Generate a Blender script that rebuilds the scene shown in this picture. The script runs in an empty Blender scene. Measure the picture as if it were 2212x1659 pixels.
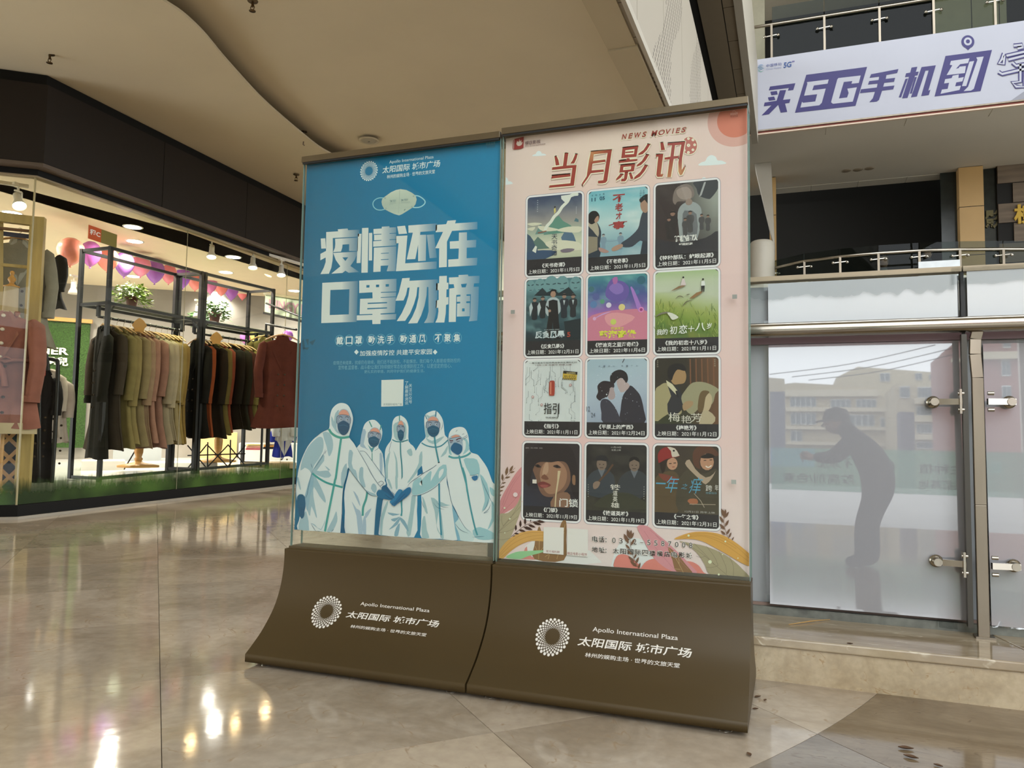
import bpy, bmesh, math, random
import numpy as np
from mathutils import Vector, Matrix
from mathutils.geometry import tessellate_polygon
from math import sin, cos, pi, radians, hypot, sqrt
random.seed(7)
SC = bpy.context.scene
COL = SC.collection

# ---------------------------------------------------------------- camera, world, big lights, exposure
YAW, PITCH, ROLL = -0.350413, 0.0670356, 0.0159088
CAM = np.array([0.760937, -1.966325, 0.68])
FPX = 1649.606
_f = np.array([sin(YAW) * cos(PITCH), cos(YAW) * cos(PITCH), sin(PITCH)])
_r = np.array([cos(YAW), -sin(YAW), 0.0])
_u = np.cross(_r, _f)
_r, _u = cos(ROLL) * _r + sin(ROLL) * _u, -sin(ROLL) * _r + cos(ROLL) * _u
cd = bpy.data.cameras.new('camera')
cam = bpy.data.objects.new('camera', cd)
COL.objects.link(cam)
cd.sensor_width = 36.0
cd.lens = 36.0 * FPX / 2212.0
cd.clip_start, cd.clip_end = 0.05, 600
M = Matrix.Identity(4)
for i in range(3):
    M[i][0], M[i][1], M[i][2], M[i][3] = _r[i], _u[i], -_f[i], CAM[i]
cam.matrix_world = M
SC.camera = cam

world = bpy.data.worlds.new('overcast_sky')
SC.world = world
world.use_nodes = True
wn = world.node_tree
wn.nodes['Background'].inputs[0].default_value = (0.90, 0.96, 1.0, 1)
wn.nodes['Background'].inputs[1].default_value = 4.6
SC.view_settings.view_transform = 'Standard'
SC.view_settings.look = 'None'
SC.view_settings.gamma = 1.0
SC.view_settings.exposure = 0.0
SC.view_settings.use_curve_mapping = False
SC.cycles.max_bounces = 8
SC.cycles.transparent_max_bounces = 24
SC.cycles.caustics_reflective = False
SC.cycles.caustics_refractive = False
SC.cycles.sample_clamp_indirect = 6.0


def area(name, loc, rot, sx, sy, power, color=(1, 1, 1), portal=False):
    l = bpy.data.lights.new(name, 'AREA')
    l.shape = 'RECTANGLE'
    l.size, l.size_y = sx, sy
    l.energy = power
    l.color = color
    if portal:
        l.cycles.is_portal = True
    o = bpy.data.objects.new(name, l)
    COL.objects.link(o)
    o.location = loc
    o.rotation_euler = rot
    return o


FACADE_Y = -7.0     # entrance glazing behind the camera
# daylight comes in through the tall entrance opening behind the camera
area('entrance_daylight_portal', (4.75, FACADE_Y + 0.02, 6.1), (radians(90), 0, 0), 8.9, 12.2, 1, portal=True)

area('added_side_portal', (9.35, 10.0, 4.0), (radians(90), 0, radians(90)), 17.8, 7.8, 1, portal=True)  # unseen side opening, added to bring more daylight into the atrium


# ---------------------------------------------------------------- projection helpers (pixel of the photograph -> place in the world)
def ray(px, py):
    return _f * FPX + _r * (px - 1106.0) - _u * (py - 829.5)


def hitn(px, py, p0, n):
    d = ray(px, py)
    n = np.array(n, float)
    return CAM + d * float((np.array(p0, float) - CAM) @ n / (d @ n))


def atx(px, py, x): return hitn(px, py, (x, 0, 0), (1, 0, 0))
def aty(px, py, y): return hitn(px, py, (0, y, 0), (0, 1, 0))
def atz(px, py, z): return hitn(px, py, (0, 0, z), (0, 0, 1))


def atd(px, py, d):
    v = ray(px, py)
    return CAM + v / hypot(v[0], v[1]) * d


# ---------------------------------------------------------------- colours and materials
def lin(c):
    if isinstance(c, str):
        c = tuple(int(c[i:i + 2], 16) / 255.0 for i in (0, 2, 4))
    return tuple((x / 12.92 if x <= 0.04045 else ((x + 0.055) / 1.055) ** 2.4) for x in c)


MATS = {}


def _nodes(name):
    m = bpy.data.materials.new(name)
    m.use_nodes = True
    nt = m.node_tree
    b = nt.nodes['Principled BSDF']
    return m, nt, b


def mat(name, color, rough=0.6, metal=0.0, var=0.06, scale=6.0, bump=0.0, bscale=80.0, spec=0.5, emit=None, estr=0.0, stretch=(1, 1, 1), coat=0.0):
    """plain procedural surface: colour with a little noise, optional fine relief"""
    if name in MATS:
        return MATS[name]
    m, nt, b = _nodes(name)
    c = lin(color)
    b.inputs['Roughness'].default_value = rough
    b.inputs['Metallic'].default_value = metal
    b.inputs['Specular IOR Level'].default_value = spec
    b.inputs['Coat Weight'].default_value = coat
    b.inputs['Coat Roughness'].default_value = 0.03
    tc = nt.nodes.new('ShaderNodeTexCoord')
    mp = nt.nodes.new('ShaderNodeMapping')
    mp.inputs['Scale'].default_value = stretch
    nt.links.new(tc.outputs['Object'], mp.inputs[0])
    if var > 0:
        n = nt.nodes.new('ShaderNodeTexNoise')
        n.inputs['Scale'].default_value = scale
        n.inputs['Detail'].default_value = 5
        nt.links.new(mp.outputs[0], n.inputs['Vector'])
        r = nt.nodes.new('ShaderNodeValToRGB')
        r.color_ramp.elements[0].position = 0.3
        r.color_ramp.elements[1].position = 0.7
        r.color_ramp.elements[0].color = tuple(min(1, x * (1 - var)) for x in c) + (1,)
        r.color_ramp.elements[1].color = tuple(min(1, x * (1 + var)) for x in c) + (1,)
        nt.links.new(n.outputs[0], r.inputs[0])
        nt.links.new(r.outputs[0], b.inputs['Base Color'])
    else:
        b.inputs['Base Color'].default_value = c + (1,)
    if bump > 0:
        n2 = nt.nodes.new('ShaderNodeTexNoise')
        n2.inputs['Scale'].default_value = bscale
        n2.inputs['Detail'].default_value = 3
        nt.links.new(mp.outputs[0], n2.inputs['Vector'])
        bp = nt.nodes.new('ShaderNodeBump')
        bp.inputs['Strength'].default_value = bump
        bp.inputs['Distance'].default_value = 0.02
        nt.links.new(n2.outputs[0], bp.inputs['Height'])
        nt.links.new(bp.outputs[0], b.inputs['Normal'])
    if emit is not None:
        b.inputs['Emission Color'].default_value = lin(emit) + (1,)
        b.inputs['Emission Strength'].default_value = estr
    MATS[name] = m
    return m


def glass(name, tint='ffffff', ior=1.5, rough=0.0, extra=0.0, gain=1.6):
    """clear sheet: transparent with a Fresnel reflection"""
    if name in MATS:
        return MATS[name]
    m, nt, b = _nodes(name)
    nt.nodes.remove(b)
    out = nt.nodes['Material Output']
    t = nt.nodes.new('ShaderNodeBsdfTransparent')
    t.inputs[0].default_value = lin(tint) + (1,)
    g = nt.nodes.new('ShaderNodeBsdfGlossy')
    g.inputs['Roughness'].default_value = rough
    g.inputs['Color'].default_value = (1, 1, 1, 1)
    fr = nt.nodes.new('ShaderNodeFresnel')
    fr.inputs[0].default_value = ior
    add = nt.nodes.new('ShaderNodeMath')
    add.inputs[1].default_value = extra
    mx = nt.nodes.new('ShaderNodeMixShader')
    # both faces of the thin sheet reflect; counted once, on the side that faces the viewer
    geo = nt.nodes.new('ShaderNodeNewGeometry')
    inv = nt.nodes.new('ShaderNodeMath'); inv.operation = 'SUBTRACT'; inv.inputs[0].default_value = 1.0
    mul = nt.nodes.new('ShaderNodeMath'); mul.operation = 'MULTIPLY'; mul.use_clamp = True
    two = nt.nodes.new('ShaderNodeMath'); two.operation = 'MULTIPLY'; two.inputs[1].default_value = gain
    nt.links.new(fr.outputs[0], two.inputs[0])
    nt.links.new(two.outputs[0], add.inputs[0])
    nt.links.new(geo.outputs['Backfacing'], inv.inputs[1])
    nt.links.new(add.outputs[0], mul.inputs[0])
    nt.links.new(inv.outputs[0], mul.inputs[1])
    nt.links.new(mul.outputs[0], mx.inputs[0])
    nt.links.new(t.outputs[0], mx.inputs[1])
    nt.links.new(g.outputs[0], mx.inputs[2])
    nt.links.new(mx.outputs[0], out.inputs[0])
    MATS[name] = m
    return m


def emis(name, color, strength):
    if name in MATS:
        return MATS[name]
    m, nt, b = _nodes(name)
    b.inputs['Base Color'].default_value = (0.8, 0.8, 0.8, 1)
    b.inputs['Emission Color'].default_value = lin(color) + (1,)
    b.inputs['Emission Strength'].default_value = strength
    MATS[name] = m
    return m


def marble(name, base, dark, vein, rough=0.07, scale=2.2, seed=0.0, spec=0.5, stretch=(1, 1, 1)):
    if name in MATS:
        return MATS[name]
    m, nt, b = _nodes(name)
    N, L = nt.nodes, nt.links
    tc = N.new('ShaderNodeNewGeometry')
    mp = N.new('ShaderNodeMapping')
    mp.inputs['Location'].default_value = (seed, seed * 1.7, 0)
    mp.inputs['Scale'].default_value = stretch
    L.new(tc.outputs['Position'], mp.inputs[0])
    n = N.new('ShaderNodeTexNoise')
    n.inputs['Scale'].default_value = scale
    n.inputs['Detail'].default_value = 9
    n.inputs['Roughness'].default_value = 0.62
    n.inputs['Distortion'].default_value = 0.9
    L.new(mp.outputs[0], n.inputs['Vector'])
    r = N.new('ShaderNodeValToRGB')
    r.color_ramp.elements[0].position = 0.36
    r.color_ramp.elements[0].color = lin(dark) + (1,)
    r.color_ramp.elements[1].position = 0.60
    r.color_ramp.elements[1].color = lin(base) + (1,)
    L.new(n.outputs[0], r.inputs[0])
    # fine speckle
    n3 = N.new('ShaderNodeTexNoise')
    n3.inputs['Scale'].default_value = scale * 14
    n3.inputs['Detail'].default_value = 6
    L.new(mp.outputs[0], n3.inputs['Vector'])
    # veins: thin bands where a distorted noise crosses its middle
    n2 = N.new('ShaderNodeTexNoise')
    n2.inputs['Scale'].default_value = scale * 1.1
    n2.inputs['Detail'].default_value = 4
    n2.inputs['Distortion'].default_value = 2.2
    L.new(mp.outputs[0], n2.inputs['Vector'])
    s1 = N.new('ShaderNodeMath'); s1.operation = 'SUBTRACT'; s1.inputs[1].default_value = 0.5
    a1 = N.new('ShaderNodeMath'); a1.operation = 'ABSOLUTE'
    r2 = N.new('ShaderNodeValToRGB')
    r2.color_ramp.elements[0].position = 0.0
    r2.color_ramp.elements[0].color = (1, 1, 1, 1)
    r2.color_ramp.elements[1].position = 0.011
    r2.color_ramp.elements[1].color = (0, 0, 0, 1)
    L.new(n2.outputs[0], s1.inputs[0]); L.new(s1.outputs[0], a1.inputs[0]); L.new(a1.outputs[0], r2.inputs[0])
    ml = N.new('ShaderNodeMath'); ml.operation = 'MULTIPLY'
    L.new(r2.outputs[0], ml.inputs[0])
    r3 = N.new('ShaderNodeValToRGB')
    r3.color_ramp.elements[0].position = 0.45
    r3.color_ramp.elements[1].position = 0.62
    L.new(n3.outputs[0], r3.inputs[0])
    L.new(r3.outputs[0], ml.inputs[1])
    ms = N.new('ShaderNodeMath'); ms.operation = 'MULTIPLY'; ms.inputs[1].default_value = 0.95
    L.new(ml.outputs[0], ms.inputs[0])
    mx = N.new('ShaderNodeMixRGB')
    L.new(ms.outputs[0], mx.inputs[0]); L.new(r.outputs[0], mx.inputs[1])
    mx.inputs[2].default_value = lin(vein) + (1,)
    ov = N.new('ShaderNodeMixRGB'); ov.blend_type = 'OVERLAY'; ov.inputs[0].default_value = 0.22
    L.new(mx.outputs[0], ov.inputs[1]); L.new(n3.outputs[0], ov.inputs[2])
    L.new(ov.outputs[0], b.inputs['Base Color'])
    b.inputs['Roughness'].default_value = rough
    b.inputs['Specular IOR Level'].default_value = spec
    bp = N.new('ShaderNodeBump'); bp.inputs['Strength'].default_value = 0.012; bp.inputs['Distance'].default_value = 0.01
    L.new(n3.outputs[0], bp.inputs['Height']); L.new(bp.outputs[0], b.inputs['Normal'])
    MATS[name] = m
    return m


def print_mat(name='print_ink', gain=1.0, rough=0.55, gloss=0.4):
    """printed sheet: the ink colour of each piece of the print is stored on its corners"""
    if name in MATS:
        return MATS[name]
    m, nt, b = _nodes(name)
    a = nt.nodes.new('ShaderNodeAttribute'); a.attribute_name = 'ink'
    g = nt.nodes.new('ShaderNodeMixRGB'); g.blend_type = 'MULTIPLY'; g.inputs[0].default_value = 1.0
    g.inputs[2].default_value = (gain, gain, gain, 1)
    tc = nt.nodes.new('ShaderNodeTexCoord')
    n = nt.nodes.new('ShaderNodeTexNoise'); n.inputs['Scale'].default_value = 900
    nt.links.new(tc.outputs['Object'], n.inputs['Vector'])
    ov = nt.nodes.new('ShaderNodeMixRGB'); ov.blend_type = 'OVERLAY'; ov.inputs[0].default_value = 0.08
    nt.links.new(a.outputs['Color'], g.inputs[1])
    nt.links.new(g.outputs[0], ov.inputs[1]); nt.links.new(n.outputs[0], ov.inputs[2])
    nt.links.new(ov.outputs[0], b.inputs['Base Color'])
    b.inputs['Roughness'].default_value = rough
    b.inputs['Specular IOR Level'].default_value = gloss
    MATS[name] = m
    return m


# ---------------------------------------------------------------- object helpers
def link(o, parent=None):
    COL.objects.link(o)
    if parent is not None:
        o.parent = parent
    return o


def tag(o, label=None, cat=None, group=None, kind=None):
    if label: o['label'] = label
    if cat: o['category'] = cat
    if group: o['group'] = group
    if kind: o['kind'] = kind
    return o


def thing(name, label, cat, group=None, loc=(0, 0, 0)):
    o = bpy.data.objects.new(name, None)
    o.empty_display_size = 0.1
    o.location = loc
    COL.objects.link(o)
    return tag(o, label, cat, group)


class MB:
    """collects vertices and faces of one mesh"""
    def __init__(s):
        s.v, s.f, s.mi, s.sm = [], [], [], []
        s.m = 0
        s.smooth = False

    def add(s, vs, fs, smooth=None):
        o = len(s.v)
        s.v += [tuple(map(float, p)) for p in vs]
        for f in fs:
            s.f.append(tuple(i + o for i in f))
            s.mi.append(s.m)
            s.sm.append(s.smooth if smooth is None else smooth)
        return s

    def box(s, a, b, M=None):
        x0, y0, z0 = a
        x1, y1, z1 = b
        vs = [(x0, y0, z0), (x1, y0, z0), (x1, y1, z0), (x0, y1, z0), (x0, y0, z1), (x1, y0, z1), (x1, y1, z1), (x0, y1, z1)]
        if M is not None:
            vs = [tuple(M @ Vector(p)) for p in vs]
        return s.add(vs, [(3, 2, 1, 0), (4, 5, 6, 7), (0, 1, 5, 4), (1, 2, 6, 5), (2, 3, 7, 6), (3, 0, 4, 7)], False)

    def cbox(s, c, sz, M=None):
        return s.box([c[i] - sz[i] / 2 for i in range(3)], [c[i] + sz[i] / 2 for i in range(3)], M)

    def bar(s, p, q, w, d=None, up=(0, 0, 1)):
        """rectangular bar from p to q, w across (sideways), d along up"""
        d = w if d is None else d
        p, q = Vector(p), Vector(q)
        t = (q - p).normalized()
        up = Vector(up)
        if abs(t.dot(up)) > 0.95: up = Vector((1, 0, 0))
        a = t.cross(up).normalized() * (w / 2)
        b = a.normalized().cross(t).normalized() * (d / 2)
        vs = [p - a - b, p + a - b, p + a + b, p - a + b, q - a - b, q + a - b, q + a + b, q - a + b]
        return s.add(vs, [(3, 2, 1, 0), (4, 5, 6, 7), (0, 1, 5, 4), (1, 2, 6, 5), (2, 3, 7, 6), (3, 0, 4, 7)], False)

    def tube(s, pts, r, n=10, caps=True, smooth=True):
        pts = [Vector(p) for p in pts]
        rs = r if isinstance(r, (list, tuple)) else [r] * len(pts)
        ring, o = [], len(s.v)
        prev = None
        vs, fs = [], []
        for i, p in enumerate(pts):
            t = (pts[min(i + 1, len(pts) - 1)] - pts[max(i - 1, 0)]).normalized()
            if prev is None:
                a = t.cross(Vector((0, 0, 1)) if abs(t.z) < 0.9 else Vector((1, 0, 0))).normalized()
            else:
                a = (prev - t * prev.dot(t)).normalized()
            prev = a
            b = t.cross(a)
            for k in range(n):
                an = 2 * pi * k / n
                vs.append(p + (a * cos(an) + b * sin(an)) * rs[i])
        for i in range(len(pts) - 1):
            for k in range(n):
                k2 = (k + 1) % n
                fs.append((i * n + k, i * n + k2, (i + 1) * n + k2, (i + 1) * n + k))
        s.add(vs, fs, smooth)
        if caps:
            s.add(vs[:n], [tuple(range(n))[::-1]], False)
            s.add(vs[-n:], [tuple(range(n))], False)
        return s

    def lathe(s, c, prof, n=20, axis=None, smooth=True):
        """prof: (radius, height) list turned about z through c (or M)"""
        vs, fs = [], []
        for r, h in prof:
            for k in range(n):
                a = 2 * pi * k / n
                p = Vector((r * cos(a), r * sin(a), h))
                if axis is not None: p = axis @ p
                vs.append(Vector(c) + p)
        for i in range(len(prof) - 1):
            for k in range(n):
                k2 = (k + 1) % n
                fs.append((i * n + k, i * n + k2, (i + 1) * n + k2, (i + 1) * n + k))
        s.add(vs, fs, smooth)
        if prof[0][0] > 1e-4: s.add(vs[:n], [tuple(range(n))[::-1]], False)
        if prof[-1][0] > 1e-4: s.add(vs[-n:], [tuple(range(n))], False)
        return s

    def prism(s, pts, n, depth):
        """flat polygon (3D points) given thickness along n"""
        n = Vector(n).normalized() * depth
        k = len(pts)
        a = [Vector(p) for p in pts]
        return s.add(a + [p + n for p in a], [tuple(range(k)), tuple(range(2 * k - 1, k - 1, -1))] +
                     [(i, i + k, (i + 1) % k + k, (i + 1) % k) for i in range(k)], False)

    def grid(s, P, smooth=True, closed=False):
        nr, nc = len(P), len(P[0])
        vs = [p for r in P for p in r]
        fs = []
        for i in range(nr - 1):
            for j in range(nc if closed else nc - 1):
                j2 = (j + 1) % nc
                fs.append((i * nc + j, i * nc + j2, (i + 1) * nc + j2, (i + 1) * nc + j))
        return s.add(vs, fs, smooth)

    def mesh(s, name, mats):
        me = bpy.data.meshes.new(name)
        me.from_pydata(s.v, [], s.f)
        for m in (mats if isinstance(mats, (list, tuple)) else [mats]):
            me.materials.append(m)
        me.polygons.foreach_set('material_index', s.mi)
        me.polygons.foreach_set('use_smooth', s.sm)
        me.update()
        return me

    def build(s, name, mats, parent=None, bevel=0, recalc=True, **kw):
        me = s.mesh(name, mats)
        if recalc:
            bm = bmesh.new(); bm.from_mesh(me)
            bmesh.ops.recalc_face_normals(bm, faces=bm.faces)
            bm.to_mesh(me); bm.free()
        o = bpy.data.objects.new(name, me)
        link(o, parent)
        if bevel > 0:
            b = o.modifiers.new('edge', 'BEVEL'); b.width = bevel; b.segments = 2; b.limit_method = 'ANGLE'; b.angle_limit = radians(40)
        tag(o, **kw)
        return o


def inst(me, name, parent=None, loc=None, **kw):
    o = bpy.data.objects.new(name, me)
    if loc is not None: o.location = loc
    link(o, parent)
    return tag(o, **kw)


def smooth_pts(p, n=5, closed=True):
    """Catmull-Rom through the points"""
    k = len(p)
    out = []
    for i in range(k if closed else k - 1):
        a, b, c, d = (p[(i - 1) % k] if closed or i > 0 else p[0]), p[i], p[(i + 1) % k], (p[(i + 2) % k] if closed or i + 2 < k else p[-1])
        for j in range(n):
            t = j / n
            out.append(tuple(0.5 * (2 * b[q] + (c[q] - a[q]) * t + (2 * a[q] - 5 * b[q] + 4 * c[q] - d[q]) * t * t + (3 * b[q] - a[q] - 3 * c[q] + d[q]) * t ** 3) for q in range(len(b))))
    if not closed: out.append(tuple(p[-1]))
    return out


_TXT = {}


def glyphs(body, off=0.0, shear=0.0):
    """flat outlines of a line of text in Blender's own font, fitted to the unit box"""
    key = (body, off, shear)
    if key in _TXT: return _TXT[key]
    cu = bpy.data.curves.new('txt', 'FONT')
    cu.body = body
    cu.resolution_u = 3
    cu.offset = off
    cu.shear = shear
    cu.fill_mode = 'BOTH'
    o = bpy.data.objects.new('txt', cu)
    COL.objects.link(o)
    dg = bpy.context.evaluated_depsgraph_get()
    me = bpy.data.meshes.new_from_object(o.evaluated_get(dg))
    v = [(p.co.x, p.co.y) for p in me.vertices]
    f = [tuple(p.vertices) for p in me.polygons]
    bpy.data.objects.remove(o)
    bpy.data.curves.remove(cu)
    bpy.data.meshes.remove(me)
    x0, x1 = min(p[0] for p in v), max(p[0] for p in v)
    y0, y1 = min(p[1] for p in v), max(p[1] for p in v)
    v = [((p[0] - x0) / (x1 - x0), (p[1] - y0) / (y1 - y0)) for p in v]
    _TXT[key] = (v, f)
    return _TXT[key]


class Print:
    """ink on a sheet: pieces lie in thin layers on the sheet's own surface"""
    DY = 0.00004

    def __init__(s, y=0.02, surf=None, toward=-1.0, z=None, plane=None):
        s.y, s.surf = y, surf
        s.tw = toward
        s.v, s.f, s.c = [], [], []
        s.k = 0
        s.z = z          # zoom frame (ox, oy, scale) the pixel points are given in
        s.lim = None
        s.plane = plane   # optional (origin, u, v, n): free plane instead of y=const

    def px(s, p):
        if s.z:
            p = (s.z[0] + p[0] * s.z[2], s.z[1] + p[1] * s.z[2])
        if s.plane is not None:
            o, u, v, n = s.plane
            q = hitn(p[0], p[1], o, n) - np.array(o)
            return (float(q @ np.array(u)), float(q @ np.array(v)))
        y = s.y
        if s.surf is not None:
            y = -0.05
            for _ in range(14):
                q = aty(p[0], p[1], y)
                y = 0.5 * y + 0.5 * s.surf(q[2])
        q = aty(p[0], p[1], y)
        return (q[0], q[2])

    def pos(s, x, z, k):
        if s.plane is not None:
            o, u, v, n = [np.array(a) for a in s.plane]
            return tuple(o + u * x + v * z + n * (s.DY * k))
        if s.lim: x, z = min(s.lim[1], max(s.lim[0], x)), min(s.lim[3], max(s.lim[2], z))
        y = s.surf(z) if s.surf is not None else s.y
        return (x, y + s.tw * (s.DY * k + (0.0006 if s.surf is not None else 0)), z)

    def raw(s, pts, faces, cols, k=None):
        if k is None:
            s.k += 1; k = s.k
        o = len(s.v)
        s.v += [s.pos(p[0], p[1], k) for p in pts]
        s.f += [tuple(i + o for i in f) for f in faces]
        s.c += list(cols) if isinstance(cols, list) else [cols] * len(pts)

    def poly(s, pts, col, sm=0, px=True, k=None):
        """filled outline; col one colour or one per point"""
        if sm: pts = smooth_pts(pts, sm)
        q = [s.px(p) for p in pts] if px else pts
        c = [lin(x) for x in col] if isinstance(col, list) else lin(col)
        tr = tessellate_polygon([[Vector((p[0], p[1], 0)) for p in q]]) if len(q) > 4 else [tuple(range(len(q)))]
        s.raw(q, [tuple(t) for t in tr], c, k)

    def many(s, polys, col, k=None, px=True, sm=0):
        s.k += 1 if k is None else 0
        kk = s.k if k is None else k
        for p in polys: s.poly(p, col, sm=sm, px=px, k=kk)

    def line(s, pts, w, col, sm=4, px=True, k=None, taper=False):
        """stroke of width w (in the same units as the points)"""
        if sm: pts = smooth_pts(pts, sm, closed=False)
        L, R = [], []
        n = len(pts)
        for i, p in enumerate(pts):
            a, b = pts[max(0, i - 1)], pts[min(n - 1, i + 1)]
            dx, dy = b[0] - a[0], b[1] - a[1]
            d = hypot(dx, dy) or 1
            ww = w / 2
            if taper: ww *= max(0.12, sin(pi * (0.04 + 0.92 * i / (n - 1))))
            L.append((p[0] - dy / d * ww, p[1] + dx / d * ww))
            R.append((p[0] + dy / d * ww, p[1] - dx / d * ww))
        q = L + R
        if px: q = [s.px(p) for p in q]
        s.raw(q, [(i, i + 1, n + i + 1, n + i) for i in range(n - 1)], lin(col), k)

    def disc(s, c, r, col, n=20, px=True, k=None, ry=None, ring=0):
        ry = ry or r
        pts = [(c[0] + r * cos(2 * pi * i / n), c[1] + ry * sin(2 * pi * i / n)) for i in range(n)]
        if ring:
            q = pts + [(c[0] + (r - ring) * cos(2 * pi * i / n), c[1] + (ry - ring) * sin(2 * pi * i / n)) for i in range(n)]
            if px: q = [s.px(p) for p in q]
            s.raw(q, [(i, (i + 1) % n, (i + 1) % n + n, i + n) for i in range(n)], lin(col), k)
        else:
            s.poly(pts, col, px=px, k=k)

    def field(s, x0, z0, x1, z1, nx, nz, fn, k=None):
        """rectangle whose ink changes smoothly; fn(u, v)->colour, v up"""
        pts, cols = [], []
        for j in range(nz + 1):
            for i in range(nx + 1):
                u, v = i / nx, j / nz
                pts.append((x0 + (x1 - x0) * u, z0 + (z1 - z0) * v))
                cols.append(tuple(fn(u, v)))
        s.raw(pts, [(j * (nx + 1) + i, j * (nx + 1) + i + 1, (j + 1) * (nx + 1) + i + 1, (j + 1) * (nx + 1) + i) for j in range(nz) for i in range(nx)], cols, k)

    def text(s, body, a, b, col, off=0.0, shear=0.0, px=True, k=None, mirror=False, rot=0.0):
        """a = upper left, b = lower right corner of the ink"""
        v, f = glyphs(body, off, shear)
        p, q = (s.px(a), s.px(b)) if px else (a, b)
        x0, z1, x1, z0 = p[0], p[1], q[0], q[1]
        pts = [(x0 + (x1 - x0) * (1 - t[0] if mirror else t[0]), z0 + (z1 - z0) * t[1]) for t in v]
        s.raw(pts, f, lin(col), k)

    def build(s, name, parent, m=None, **kw):
        me = bpy.data.meshes.new(name)
        me.from_pydata(s.v, [], s.f)
        at = me.color_attributes.new('ink', 'FLOAT_COLOR', 'POINT')
        at.data.foreach_set('color', [x for c in s.c for x in (c[0], c[1], c[2], 1.0)])
        me.materials.append(m or print_mat())
        me.update()
        o = bpy.data.objects.new(name, me)
        link(o, parent)
        return tag(o, **kw)


def mixc(a, b, t):
    t = max(0.0, min(1.0, t))
    return tuple(a[i] * (1 - t) + b[i] * t for i in range(3))


def nz(x, y, s=0):
    """cheap smooth value noise 0..1"""
    x += s * 13.7; y += s * 7.3
    xi, yi = math.floor(x), math.floor(y)
    fx, fy = x - xi, y - yi
    fx, fy = fx * fx * (3 - 2 * fx), fy * fy * (3 - 2 * fy)
    def h(a, b): return (math.sin(a * 127.1 + b * 311.7 + s) * 43758.5453) % 1.0
    return (h(xi, yi) * (1 - fx) + h(xi + 1, yi) * fx) * (1 - fy) + (h(xi, yi + 1) * (1 - fx) + h(xi + 1, yi + 1) * fx) * fy


def fbm(x, y, s=0, o=3):
    t, a, w = 0, 0.5, 0
    for _ in range(o):
        t += a * nz(x, y, s); w += a; x *= 2.1; y *= 2.1; a *= 0.5
    return t / w

# ================================================================ SETTING
def zc(y): return 3.36 + 0.05 * (y - 2.2)        # lower hall ceiling (rises a little to the back)
def zt(y): return 2.585 + 0.045 * (y - 2.15)     # top of the shop glass
def zf(y): return 0.15 + 0.035 * max(0.0, y - 3.4)   # shop floor


def clip(poly, f):
    """keep the part of a convex/simple polygon where f(p) >= 0"""
    out = []
    for i in range(len(poly)):
        a, b = poly[i], poly[(i + 1) % len(poly)]
        fa, fb = f(a), f(b)
        if fa >= 0: out.append(a)
        if (fa >= 0) != (fb >= 0):
            t = fa / (fa - fb)
            out.append((a[0] + (b[0] - a[0]) * t, a[1] + (b[1] - a[1]) * t))
    return out


# ---- floor: big square marble tiles laid diagonally, a darker round inlay on the right
m_tile = [marble('marble_beige_%d' % i, b, d, 'a08a70', seed=3.1 * i, rough=0.075) for i, (b, d) in enumerate([('c0b19e', 'a69580'), ('bbad9b', 'a1917d'), ('c2b29d', 'a89781'), ('b8aa97', '9f907c')])]
m_dark = [marble('marble_brown_%d' % i, b, d, '5d4c3a', seed=5.3 * i + 1, rough=0.09, stretch=(1, 2.2, 1)) for i, (b, d) in enumerate([('8c7a62', '6a5943'), ('877b6b', '6d604f')])]
m_grout = mat('grout', '5f5344', rough=0.8)
floor = MB().box((-6.0, -7.0, -0.12), (9.5, 26, -0.004)).build('floor', m_grout, kind='structure')
# circle through the traced edge of the inlay
CI = (-2.585, 1.699); RI = 3.803
S2 = sqrt(2)
def dark_side(q):
    c = [sum(p[i] for p in q) / len(q) for i in (0, 1)]
    return c[0] > 0.2 and hypot(c[0] - CI[0], c[1] - CI[1]) < RI + 1.5 and c[1] > -2.2
tiles = []
for i in range(-11, 14):
    for j in range(-11, 12):
        u0, u1 = (-0.172 + i * 0.976) / S2, (-0.172 + (i + 1) * 0.976) / S2
        v0, v1 = (-0.402 + j * 0.979) / S2, (-0.402 + (j + 1) * 0.979) / S2      # v = (y-x)/sqrt2
        g = 0.0009
        q = [((u - v) / S2, (u + v) / S2) for u, v in [(u0 + g, v0 + g), (u1 - g, v0 + g), (u1 - g, v1 - g), (u0 + g, v1 - g)]]
        q = clip(q, lambda p: p[0] + 5.6); q = clip(q, lambda p: p[1] + 6.95) if len(q) > 2 else q
        if len(q) > 2: q = clip(q, lambda p: 8.5 - p[1])
        if len(q) > 2: q = clip(q, lambda p: 4.5 - p[0])
        if len(q) > 2: q = clip(q, lambda p: (0.372 - p[1]) if (p[0] > -0.32) else 1) if max(p[0] for p in q) > -0.32 and min(p[1] for p in q) < 0.372 and min(p[0] for p in q) > -0.5 else q
        if len(q) < 3: continue
        cx, cy = sum(p[0] for p in q) / len(q), sum(p[1] for p in q) / len(q)
        if cy > 0.45 and cx > 0.0: continue
        # store side: stop at the shop front
        tiles.append((hypot(cx - CAM[0], cy - CAM[1]) + (9 if cy < -1.8 else 0), q, (i * 7 + j * 3) % 4))
tiles.sort(key=lambda t: t[0])
rest = MB()
n_t = 0
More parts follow.
